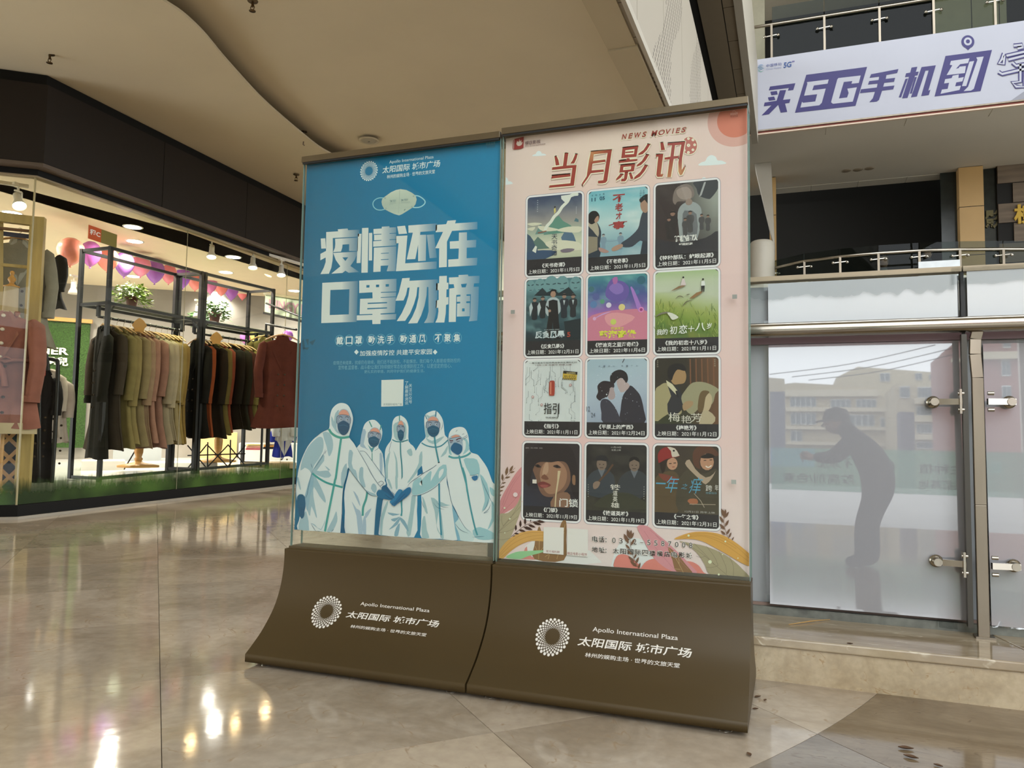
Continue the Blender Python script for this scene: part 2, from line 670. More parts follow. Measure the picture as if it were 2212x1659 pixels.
for d, q, k in tiles:
    inl, outl = q, q
    dd = [hypot(p[0] - CI[0], p[1] - CI[1]) - RI for p in q]
    pieces = []
    if max(dd) < 0: pieces = [(q, False)]
    elif min(dd) > 0: pieces = [(q, dark_side(q))]
    else:
        cx, cy = sum(p[0] for p in q) / len(q), sum(p[1] for p in q) / len(q)
        # split along the arc, approximated inside this tile by short chords
        den = []
        for a, b in zip(q, q[1:] + q[:1]):
            for t in range(6): den.append((a[0] + (b[0] - a[0]) * t / 6, a[1] + (b[1] - a[1]) * t / 6))
        ins = [p for p in den if hypot(p[0] - CI[0], p[1] - CI[1]) <= RI]
        outs = [p for p in den if hypot(p[0] - CI[0], p[1] - CI[1]) > RI]
        def ang(p): return math.atan2(p[1] - CI[1], p[0] - CI[0])
        cross = []
        for a, b in zip(den, den[1:] + den[:1]):
            fa, fb = hypot(a[0] - CI[0], a[1] - CI[1]) - RI, hypot(b[0] - CI[0], b[1] - CI[1]) - RI
            if (fa > 0) != (fb > 0):
                t = fa / (fa - fb); cross.append((a[0] + (b[0] - a[0]) * t, a[1] + (b[1] - a[1]) * t))
        if len(cross) == 2:
            a0, a1 = sorted(((ang(c) + 2 * pi) % (2 * pi)) for c in cross)
            arc = [(CI[0] + RI * cos(a0 + (a1 - a0) * t / 10), CI[1] + RI * sin(a0 + (a1 - a0) * t / 10)) for t in range(11)]
            def order(side, r):
                pts = [p for p in side] + [(CI[0] + (p[0] - CI[0]) * (r / RI), CI[1] + (p[1] - CI[1]) * (r / RI)) for p in arc]
                # walk: border points in loop order, then arc
                seq, L = [], len(den)
                sset = set(side)
                st = next((i for i in range(L) if den[i] in sset and den[i - 1] not in sset), 0)
                i = st
                while den[i % L] in sset and len(seq) < L: seq.append(den[i % L]); i += 1
                ar = pts[len(side):]
                if hypot(ar[0][0] - seq[-1][0], ar[0][1] - seq[-1][1]) > hypot(ar[-1][0] - seq[-1][0], ar[-1][1] - seq[-1][1]): ar = ar[::-1]
                return seq + ar
            if len(ins) > 0: pieces.append((order(ins, RI - 0.0008), False))
            if len(outs) > 0: pieces.append((order(outs, RI + 0.0008), dark_side(q)))
        else: pieces = [(q, False)]
    for pq, dark in pieces:
        mm = m_dark[k % 2] if dark else m_tile[k]
        if n_t < 290:
            MB().prism([(p[0], p[1], 0.0) for p in pq], (0, 0, -1), 0.01).build('marble_tile', mm, floor)
            n_t += 1
        else:
            rest.m = 4 + k % 2 if dark else k
            rest.prism([(p[0], p[1], 0.0) for p in pq], (0, 0, -1), 0.01)
rest.build('marble_tiling', m_tile + m_dark, floor, kind='stuff')

# ---- curb of pale stone under the railing
m_stone = marble('curb_stone', 'c3b193', 'ae9a7b', '9c7f58', rough=0.16, scale=5.0, seed=8)
m_stone2 = marble('curb_cap_stone', 'b9a88c', 'a28f74', 'd8cbb2', rough=0.08, scale=2.5, seed=4, stretch=(0.6, 3, 1))
curb = MB().box((-0.30, 0.376, -0.01), (5.2, 1.25, 0.093)).build('trim_1', m_stone, kind='structure')
xs = [-0.30, -0.02, 1.392, 2.75, 4.1, 5.2]
for a, b in zip(xs, xs[1:]):
    MB().box((a + 0.001, 0.362, -0.005), (b - 0.001, 0.3755, 0.0945)).build('riser_stone', m_stone, curb)
for a, b in zip(xs, xs[1:]):
    # cap joints run obliquely to the back like in the photo
    MB().prism([(a + 0.001, 0.354, 0.096), (b - 0.001, 0.354, 0.096), (b - 0.10 - 0.001, 0.72, 0.096), (a - 0.10 + 0.001, 0.72, 0.096)], (0, 0, 1), 0.0255).build('cap_stone', m_stone2, curb, bevel=0.004)

# ---- hall ceiling: lower field with an S-shaped edge, raised field, edge strip
m_ceil = mat('ceiling_paint', 'cbbda1', rough=0.9, var=0.03, scale=1.5, bump=0.05, bscale=300)
m_ceil2 = mat('ceiling_edge_paint', 'b8a98c', rough=0.85, var=0.02, scale=1.0, bump=0.04, bscale=250)
XE0, XE1 = -0.47, -0.265
edge_px = [(250, -75), (300, -40), (350, 0), (395, 30), (440, 72), (480, 120), (520, 165), (560, 208), (600, 245), (650, 287), (700, 325), (760, 352), (820, 366)]
def atc(px, py, up=0.0):
    z = 3.4
    for _ in range(12):
        q = atz(px, py, z); z = zc(q[1]) + up
    return q
SE = [tuple(atc(x, y)[:2]) for x, y in edge_px]
SE = [(SE[0][0] + 0.2, -7.0)] + [(SE[0][0] + 0.1, 0.2)] + SE + [(SE[-1][0] - 0.1, 9.6), (SE[-1][0] - 0.1, 26)]
SEs = smooth_pts(SE[2:-2], 4, closed=False)
SEs = [SE[0], SE[1]] + SEs + SE[-2:]
low = MB()
P = []
for x, y in SEs: P.append([(-12.0, y, zc(y)), (x, y, zc(y)), (x, y, zc(y) + 0.018), (x - .45, y, zc(y) + 0.018), (x - .45, y, zc(y) + .14)])
for i in range(len(P) - 1):
    for a in range(4):
        low.add([P[i][a], P[i][a + 1], P[i + 1][a + 1], P[i + 1][a]], [(0, 1, 2, 3)], False)
low.build('ceiling', m_ceil, recalc=False, kind='structure')
up = MB()
for i in range(len(SEs) - 1):
    (x0, y0), (x1, y1) = SEs[i], SEs[i + 1]
    up.add([(x0 - 0.9, y0, zc(y0) + 0.13), (XE0, y0, zc(y0) + 0.13), (XE0, y1, zc(y1) + 0.13), (x1 - 0.9, y1, zc(y1) + 0.13)], [(0, 1, 2, 3)])
up.build('ceiling', m_ceil, recalc=False, kind='structure')
st = MB().box((XE0 - 0.02, -7, 3.6), (XE1, 26, 3.9)).build('trim_2', m_ceil2, kind='structure')
ys = [-7, -4, -1.0, 1.2, 3.32, 5.7, 8.1, 10.5, 13, 16, 20, 26]
for k, (a, b) in enumerate(zip(ys, ys[1:])):
    dz = 0.0 if k < 4 else 0.012
    z0, z1 = zc(a) + 0.075 - dz, zc(b) + 0.075 - dz
    xo = XE1 + (0.0 if k < 4 else 0.012)
    MB().add([(XE0, a + .004, z0), (xo, a + .004, z0), (xo, b - .004, z1), (XE0, b - .004, z1),
              (XE0, a + .004, 4.0), (xo, a + .004, 4.0), (xo, b - .004, 4.0), (XE0, b - .004, 4.0)],
             [(3, 2, 1, 0), (4, 5, 6, 7), (0, 1, 5, 4), (1, 2, 6, 5), (2, 3, 7, 6), (3, 0, 4, 7)]).build('panel', m_ceil2, st)

# ---- atrium side: perforated white cladding of the upper floor
def perforated():
    m, nt, b = _nodes('perforated_cladding')
    N, L = nt.nodes, nt.links
    g = N.new('ShaderNodeNewGeometry'); sp = N.new('ShaderNodeSeparateXYZ'); L.new(g.outputs['Position'], sp.inputs[0])
    def mth(op, a, b_=None):
        n = N.new('ShaderNodeMath'); n.operation = op
        for i, v in enumerate((a, b_)):
            if v is None: continue
            if isinstance(v, (int, float)): n.inputs[i].default_value = v
            else: L.new(v, n.inputs[i])
        return n.outputs[0]
    y, z = sp.outputs[1], sp.outputs[2]
    row = mth('FLOOR', mth('MULTIPLY', z, 1 / 0.055))
    sh = mth('MULTIPLY', mth('MODULO', row, 2.0), 0.5)
    fy = mth('SUBTRACT', mth('FRACT', mth('ADD', mth('MULTIPLY', y, 1 / 0.085), sh)), 0.5)
    fz = mth('SUBTRACT', mth('FRACT', mth('MULTIPLY', z, 1 / 0.055)), 0.5)
    d = mth('SQRT', mth('ADD', mth('MULTIPLY', mth('POWER', fy, 2.0), 2.4), mth('POWER', fz, 2.0)))
    dot = mth('LESS_THAN', d, 0.31)
    # wave-shaped fields of holes
    wv = mth('SINE', mth('ADD', mth('MULTIPLY', y, 3.1), mth('MULTIPLY', z, -1.6)))
    wv2 = mth('SINE', mth('ADD', mth('MULTIPLY', y, 1.2), mth('MULTIPLY', z, 2.7)))
    ms = mth('GREATER_THAN', mth('ADD', wv, mth('MULTIPLY', wv2, 0.5)), 0.25)
    k = mth('MULTIPLY', dot, ms)
    mx = N.new('ShaderNodeMixRGB'); L.new(k, mx.inputs[0])
    mx.inputs[1].default_value = lin('a59b8b') + (1,); mx.inputs[2].default_value = lin('453d32') + (1,)
    L.new(mx.outputs[0], b.inputs['Base Color']); b.inputs['Roughness'].default_value = 0.55
    return m
m_perf = perforated()
m_white = mat('cladding_white', 'b5ad9e', rough=0.5, var=0.02)
m_black = mat('shadow_gap_black', '15120e', rough=0.8)
m_brown = mat('soffit_brown', '8b7d68', rough=0.7, var=0.03)
XW = XE1
wl = MB().box((XW - 0.25, -7, 3.75), (XW - 0.03, 22.0, 5.4)).build('wall_left', m_black, kind='structure')
cols = [atx(px, 200, XW)[1] for px in (1300, 1367, 1428, 1470, 1504, 1529, 1549, 1566, 1580)]
cols = [-7, -3, 0.0, 2.0] + [c for c in cols if c > 2.3] + [21]
cols = sorted(cols)
for a, b in zip(cols, cols[1:]):
    MB().add([(XW + 0.03, a + .006, zc(a) + 0.09), (XW + 0.03, b - .006, zc(b) + 0.09), (XW, b - .006, 5.55), (XW, a + .006, 5.55),
              (XW - .03, a + .006, zc(a) + 0.09), (XW - .03, b - .006, zc(b) + 0.09), (XW - .03, b - .006, 5.55), (XW - .03, a + .006, 5.55)],
             [(0, 1, 2, 3), (7, 6, 5, 4), (0, 4, 5, 1), (1, 5, 6, 2), (2, 6, 7, 3), (3, 7, 4, 0)]).build('panel', m_perf, wl)
MB().box((XW - .02, -7, zc(-7) + .1), (XW + 0.05, -6.9, zc(-7) + .16)).build('bead', m_white, wl)
bead = MB(); bead.bar((XW + 0.045, -7, zc(-7) + .10), (XW + 0.045, 21, zc(21) + .10), 0.03, 0.06); bead.build('bead', m_white, wl)
# second upper floor: soffit strip of panels and white edge above
ZS3 = 6.9
xo = atz(1605, 160, ZS3)[0]; xi = atz(1540, 160, ZS3)[0]
sf = MB().box((xi - 2.2, -7, ZS3 + 0.015), (xo, 14.0, ZS3 + 0.5)).build('ceiling', m_black, kind='structure')
ysf = [atz(px, py, ZS3)[1] for px, py in [(1560, 18), (1575, 90), (1585, 151), (1594, 204)]]
ysf = [-7, -4, -1, 2, 4.5] + [y for y in ysf if y > 4.8] + [13.98]
for a, b in zip(ysf, ysf[1:]):
    MB().box(((xi + xo) / 2 + 0.09, a + .01, ZS3), (xo, b - .01, ZS3 + 0.02)).build('panel', m_brown, sf)
MB().box((xi, -7, ZS3), ((xi + xo) / 2 + 0.075, 13.98, ZS3 + 0.02)).build('panel', m_brown, sf)
we = MB().box((xo, -7, ZS3 - 0.02), (xo + 0.12, 14.5, 8.6)).build('wall_left', m_white, kind='structure')
MB().box((xi - 2.6, -7, 5.0), (xi - 2.4, 16, 7.0)).build('wall_left', m_black, kind='structure')
dr = MB().box((-2.8, -7, 5.1), (XW - 0.26, 22, 5.2)).build('floor', m_black, kind='structure')

# ---- far side of the atrium: slab with banner, soffit, dark galleries
YB = 14.6
zb0, zb1 = aty(1622, 288, YB)[2], aty(1620, 133, YB)[2]
ZSF = zb0
m_soff = mat('soffit_taupe', 'd0c8b9', rough=0.75, var=0.03, scale=0.5, bump=0.03)
slab = MB().box((-0.25, YB + 0.02, ZSF + 0.012), (10, 19.0, zb1 - 0.15)).build('ceiling', m_soff, kind='structure')
for a, b in zip([-0.25, 1.5, 3.0, 4.5, 6.0, 7.5], [1.5, 3.0, 4.5, 6.0, 7.5, 10]):
    MB().box((a + .006, YB + .02, ZSF), (b - .006, YB + 0.55, ZSF + .014)).build('panel', m_soff, slab)
MB().box((-0.25, YB + .56, ZSF + 0.004), (10, 18.55, ZSF + .014)).build('panel', m_soff, slab)
for a, b in zip([0.3, 1.3, 2.4, 3.5, 4.6, 5.7, 6.8], [1.3, 2.4, 3.5, 4.6, 5.7, 6.8, 10]):
    MB().box((a + .006, 18.56, ZSF - 0.005), (b - .006, 19.0, ZSF + .014)).build('panel', m_soff, slab)
MB().box((-0.25, YB - 0.03, ZSF - 0.04), (10, YB + 0.02, ZSF + 0.02)).build('edge_strip', mat('edge_red', '8a4436', rough=0.5), slab)
MB().box((-0.25, YB - 0.04, ZSF - 0.065), (10, YB + 0.02, ZSF - 0.038)).build('edge_strip', mat('edge_pale', 'd9c2ac', rough=0.5), slab)
for px, py in [(1828, 369), (1853, 367), (1878, 364)]:
    q = atz(px, py, ZSF)
    MB().lathe((q[0], q[1], ZSF), [(0.0, -0.012), (0.09, -0.012), (0.11, 0.0), (0.11, 0.01)], 12).build('vent_cover', m_brown, slab)
m_darkwall = mat('unlit_gallery', '1d1a14', rough=0.8, var=0.15, scale=0.4)  # darkness of the galleries is put into these wall colours
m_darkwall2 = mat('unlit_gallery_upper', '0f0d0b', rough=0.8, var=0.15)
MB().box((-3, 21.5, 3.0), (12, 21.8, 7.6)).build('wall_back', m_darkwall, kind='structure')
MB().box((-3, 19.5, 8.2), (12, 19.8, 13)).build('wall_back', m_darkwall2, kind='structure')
MB().box((-3, 15.9, 3.3), (12, 24, 3.9)).build('floor', mat('gallery_floor', '6a6152', rough=0.4), kind='structure')
MB().box((-0.26, 15.2, 3.3), (12, 15.9, 4.0)).build('trim_3', m_white, kind='structure')
# tan column, pale wall panel, stone wall with yellow lettering
m_tan = mat('column_tan', 'c09a62', rough=0.45, var=0.06, scale=1.5)
def column(name, px0, px1, y, z0, z1, m, parts=True, dep=0.5):
    a, b = aty(px0, 420, y)[0], aty(px1, 420, y)[0]
    o = MB().box((a + .01, y + .01, z0), (b - .01, y + dep, z1)).build(name, m_black, kind='structure')
    zz = [z0, z0 + 1.15, z0 + 2.3, z1] if parts else [z0, z1]
    for c, d in zip(zz, zz[1:]):
        MB().box((a, y, c + .008), (b, y + dep, d - .008)).build('panel', m, o)
    return o
column('wall_back', 2072, 2125, 18.2, 3.9, ZSF, m_tan)
column('wall_back', 1662, 1676, 17.6, 3.9, ZSF, m_tan)
m_sten = mat('gallery_stone', '6b5a48', rough=0.6, var=0.25, scale=3, stretch=(0.4, 1, 4))
swl = MB().box((5.35, 18.4, 3.9), (12, 18.6, ZSF)).build('wall_right', m_black, kind='structure')
for k in range(7):
    for j in range(5):
        MB().box((5.36 + j * 0.9 + 0.3 * (k % 2), 18.36, 3.92 + k * 0.47), (6.24 + j * 0.9 + 0.3 * (k % 2), 18.4, 4.37 + k * 0.47)).build('stone_slab', m_sten, swl)
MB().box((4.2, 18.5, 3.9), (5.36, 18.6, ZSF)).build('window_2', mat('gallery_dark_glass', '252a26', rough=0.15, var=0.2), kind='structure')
# cream wall and white column at the upper gallery, left end
MB().box((-1.2, 15.9, zb1 - 0.6), (aty(1652, 60, 15.9)[0], 16.1, 13)).build('wall_back', mat('upper_cream', 'a9a38e', rough=0.6), kind='structure')
xa, xb = aty(2018, 30, 17)[0], aty(2175, 30, 17)[0]
cw = MB().box((xa, 17.02, zb1 - .6), (xb, 17.2, 13)).build('wall_back', m_black, kind='structure')
xm = aty(2098, 20, 17)[0]; xm2 = aty(2158, 20, 17)[0]
for a, b in ((xa, xm), (xm, xm2), (xm2, xb)):
    MB().box((a + .01, 16.98, zb1 - .6), (b - .01, 17.1, 13)).build('panel', mat('upper_beige', '9c9478', rough=0.6), cw)
# little stepped bulkhead left under the soffit
blk = MB()
qs = [aty(1630, 414, 16.5), aty(1648, 415, 16.5), aty(1668, 540, 16.5), aty(1668, 415, 16.5)]
blk.prism([(qs[0][0], 16.5, ZSF), (qs[3][0] - .02, 16.5, ZSF), (qs[3][0] + .05, 16.5, qs[2][2])], (0, 1, 0), 0.6)
blk.build('trim_4', m_white, kind='structure')
MB().lathe((aty(1646, 570, 16.3)[0], 16.3, 3.9), [(0.28, 0), (0.28, 1.25), (0.24, 1.32), (0.2, 1.34)], 20).build('wall_left', m_white, kind='structure')

# ---- enclosing shell out of sight: right wall, roof with skylight, far left, facade wall above the entrance
m_shell = mat('shell_paint', 'b5aa96', rough=0.85, var=0.02)
MB().box((9.2, -7, -0.1), (9.4, 1.0, 13)).box((9.2, 19, -0.1), (9.4, 26, 13)).box((9.2, 1.0, 8.0), (9.4, 19, 13)).build('wall_right', m_shell, kind='structure')  # gap in this unseen wall is added to light the atrium and far soffit
MB().box((9.5, -7, -.3), (80, 80, -.02)).build('pavement', mat('side_paving', 'a5a49f', rough=0.6, var=.1, scale=.8), kind='structure')
roof = MB()
roof.box((-13, -7.2, 12.2), (9.4, 1.5, 12.4)).box((-13, 12.5, 12.2), (9.4, 26, 12.4)).box((-13, 1.5, 12.2), (0.2, 12.5, 12.4)).box((8.4, 1.5, 12.2), (9.4, 12.5, 12.4))
roof.build('ceiling', m_shell, kind='structure')
area('skylight_portal', (4.3, 7.0, 12.15), (0, 0, 0), 8.2, 11.0, 1, portal=True)
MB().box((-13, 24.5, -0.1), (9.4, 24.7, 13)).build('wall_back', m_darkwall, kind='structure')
MB().box((-13, -7.2, -0.1), (0.3, -7.0, 13)).build('wall_front', m_shell, kind='structure')

# ================================================================ THE TWO LIGHT BOXES
m_bronze = mat('bronze_paint', '4a3b20', rough=0.42, var=0.05, scale=3, metal=0.15, bump=0.02, bscale=500)
m_capm = mat('cap_metal', '6d604a', rough=0.35, metal=0.6, var=0.08, scale=12)
m_pane = glass('clear_pane', 'fbfdfb', 1.5, gain=1.1)
m_edge = mat('glass_edge', '70887e', rough=0.1, var=0.0)
m_steel = mat('brushed_steel', 'b5ada0', rough=0.22, metal=0.95, var=0.08, scale=30, stretch=(1, 1, 0.05))
m_blackp = mat('black_plastic', '1c1a18', rough=0.5, var=0)
PROF = [(-.022, .331), (-.022, .296), (-.027, .256), (-.040, .21), (-.066, .162), (-.112, .113), (-.152, .083), (-.183, .0625)]
PZ = smooth_pts(PROF, 5, closed=False)


def base_y(z):
    if z >= PZ[0][1]: return PZ[0][0]
    for a, b in zip(PZ, PZ[1:]):
        if a[1] >= z >= b[1]:
            t = (a[1] - z) / (a[1] - b[1] + 1e-9)
            return a[0] + (b[0] - a[0]) * t
    return PZ[-1][0]


def light_box(x0, x1, dy, ztop, zpost, label):
    t = thing('light_box', label, 'light box', 'light boxes standing side by side', ((x0 + x1) / 2, 0.03, 0))
    bx = t.location.x
    def fix(o):                       # children are built in world coordinates
        o.matrix_parent_inverse = Matrix.Translation((-bx, -0.03, 0))
        return o
    # flared base: curved skin front and back, closed ends
    b = MB()
    pf = [(y, z) for y, z in PZ] + [(-.183, .042)]
    loop = pf + [(0.06 - y, z) for y, z in reversed(pf)]
    n = len(loop)
    A = [(x0, y, z) for y, z in loop]; B = [(x1, y, z) for y, z in loop]
    b.add(A + B, [(i, (i + 1) % n, (i + 1) % n + n, i + n) for i in range(n)], True)
    half = len(pf)
    for X, vs in ((x0, A), (x1, B)):
        for i in range(half - 1):
            b.add([vs[i], vs[i + 1], vs[n - 2 - i], vs[n - 1 - i]], [(0, 1, 2, 3)], False)
    base = b.build('base', m_bronze, t); fix(base)
    for fx in (x0 + 0.05, x1 - 0.05):
        for fy in (-0.15, 0.2):
            f = MB(); f.lathe((fx, fy, 0), [(0.016, 0.0262), (0.016, 0.033), (0.007, 0.034), (0.007, 0.043)], 14)
            fix(f.build('foot', m_steel, t))
    fix(MB().box((x0 + .002, -0.004, .331), (x1 - .002, 0.064, .337)).build('sill', m_capm, t))
    fix(MB().box((x0 + .001, -0.014 + dy, ztop - .0185), (x1 - .001, 0.074 + dy, ztop)).build('top_cap', m_capm, t, bevel=0.0012))
    fix(MB().box((x0 + .004, -0.012 + dy, ztop - .024), (x1 - .004, -0.008 + dy, ztop - .0185)).build('cap_lip', m_blackp, t))
    for nme, y in (('front_pane', -0.002 + dy), ('back_pane', 0.056)):
        fix(MB().box((x0 + .003, y, .337), (x1 - .003, y + .005, ztop - .0185)).build(nme, m_pane, t))
    for X in (x0 + .0015, x1 - .003):
        fix(MB().box((X, -0.003 + dy, .337), (X + .0022, .0045 + dy, ztop - .0185)).build('pane_edge', m_edge, t))
        fix(MB().box((X, .0555, .337), (X + .0022, .062, ztop - .0185)).build('pane_edge', m_edge, t))
    return t, fix


T = {}
T['L'] = light_box(-0.6665, -0.0025, 0.006, 1.5365, 0.383, 'left light box with blue poster of five people in white suits')
T['R'] = light_box(0.0025, 0.6675, 0.0, 1.5415, 0.343, 'right light box with pink poster of twelve film pictures')
YP = 0.016


def fin(o, fix):
    return fix(o)


# ---------------------------------------------------------------- logo of petals and lettering
def ring_logo(P, cx, cz, rx, rz, col, k=None):
    """wreath of dots getting smaller towards the middle; centre and radii in sheet units"""
    P.k += 1
    kk = P.k
    N = 24
    for j, (R, s) in enumerate([(0.93, .078), (0.81, .068), (0.705, .056), (0.62, .045), (0.55, .035), (0.495, .027), (0.45, .020)]):
        for i in range(N):
            a = 2 * pi * (i + 0.5 * (j % 2)) / N
            c, d = cos(a), sin(a)
            if j == 0:
                pts = [(cos(q) * s * 1.0, sin(q) * s * 1.05) for q in [2 * pi * m / 10 for m in range(10)]]
            else:
                w = s * 1.0
                pts = [(w * 1.25, 0), (0, w), (-w * 1.25, 0), (0, -w)]
            pts = [(R + p[0], p[1]) for p in pts]
            P.poly([(cx + rx * (p[0] * c - p[1] * d), cz + rz * (p[0] * d + p[1] * c)) for p in pts], col, px=False, k=kk)


def logo(P, ring, en, cn, tag_, col, off=0.02):
    """ring: (px centre, px radius x, px radius y); en/cn/tag_: upper-left, lower-right pixels"""
    c = P.px(ring[0]); e = P.px((ring[0][0] + ring[1], ring[0][1])); f = P.px((ring[0][0], ring[0][1] - ring[2]))
    ring_logo(P, c[0], c[1], abs(e[0] - c[0]), abs(f[1] - c[1]), col)
    P.text('Apollo International Plaza', en[0], en[1], col, off=0.004, shear=0.0)
    P.text('太阳国际 城市广场', cn[0], cn[1], col, off=off, shear=0.12)
    P.text('林州的娱购主场 · 世界的文旅天堂', tag_[0], tag_[1], col, off=0.006, shear=0.0)


m_ink = print_mat('print_ink', 1.0)
m_vinyl = print_mat('vinyl_lettering', 1.0, rough=0.4)
for key, ring, en, cn, tg in (
        ('L', ((706, 1320.5), 31, 34.5), ((780, 1300), (927, 1325)), ((751, 1319), (947, 1356)), ((759, 1349), (920, 1375))),
        ('R', ((1193.5, 1374.5), 36.5, 39.5), ((1281, 1354), (1464, 1386)), ((1250, 1374), (1494, 1422)), ((1265, 1409), (1468, 1443)))):
    t, fix = T[key]
    P = Print(surf=base_y)
    # text boxes: slanted baseline is only perspective, so corners are taken level on the sheet
    def lv(a, b):
        p, q = P.px(a), P.px(b)
        return p, q
    c = P.px(ring[0]); e = P.px((ring[0][0] + ring[1], ring[0][1] + ring[1] * .09)); f = P.px((ring[0][0], ring[0][1] - ring[2]))
    ring_logo(P, c[0], c[1], abs(e[0] - c[0]), abs(f[1] - c[1]) , 'e8e4dc')
    for body, (a, b), off, sh in (('Apollo International Plaza', en, .004, 0), ('太阳国际 城市广场', cn, .016, .12), ('林州的娱购主场 · 世界的文旅天堂', tg, .008, 0)):
        p, q = P.px(a), P.px(b)
        P.text(body, p, q, 'e8e4dc', off=off, shear=sh, px=False)
    fix(P.build('logo_lettering', t, m_vinyl))

# ================================================================ BLUE POSTER
BL = dict(x0=-0.6615, x1=-0.0075, z0=0.383, z1=1.5175)


def blue_bg(u, v):
    a = mixc(lin('02688e'), lin('0e7fae'), u * 1.1)
    a = mixc(a, lin('0a84b4'), 0.35 * max(0, v - .55) * u * 2)
    return a


def bg_at(px_pt, P):
    q = P.px(px_pt)
    return blue_bg((q[0] - BL['x0']) / (BL['x1'] - BL['x0']), (q[1] - BL['z0']) / (BL['z1'] - BL['z0']))


tL, fixL = T['L']
sheet = MB().box((BL['x0'], YP, BL['z0']), (BL['x1'], YP + .001, BL['z1']))
P = Print(y=YP)
P.field(BL['x0'], BL['z0'], BL['x1'], BL['z1'], 20, 30, blue_bg)
posterL = P.build('poster', tL, m_ink); fixL(posterL)
fixL(sheet.build('poster_back', mat('poster_paper', 'd9dcd8', rough=0.7), tL))
PINV = posterL.matrix_parent_inverse


def sub(P, name, parent, label=None):
    o = P.build(name, parent, m_ink, label=label)
    return o




def gpoly(P, polys, x0, x1, c0, k, steps=7):
    """white lettering that fades into the sheet colour between two columns (pixels)"""
    Z = P.z
    fx0, fx1 = [(v - Z[0]) / Z[2] for v in (x0, x1)] if Z else (x0, x1)
    cuts = [-1e9] + [fx0 + (fx1 - fx0) * i / steps for i in range(steps + 1)] + [1e9]
    for poly in polys:
        tr = tessellate_polygon([[Vector((p[0], p[1], 0)) for p in poly]])
        for t in tr:
            tri = [poly[i] for i in t]
            for a, b in zip(cuts, cuts[1:]):
                q = clip(tri, lambda p: p[0] - a)
                if len(q) > 2: q = clip(q, lambda p: b - p[0])
                if len(q) < 3: continue
                cols = []
                pts = [P.px(p) for p in q]
                for p in q:
                    tt = max(0, min(1, (p[0] - fx0) / (fx1 - fx0)))
                    cols.append(mixc(lin(c0), bg_at(p, P), tt ** 0.8 * 0.93))
                P.raw(pts, [tuple(range(len(q)))], cols, k)


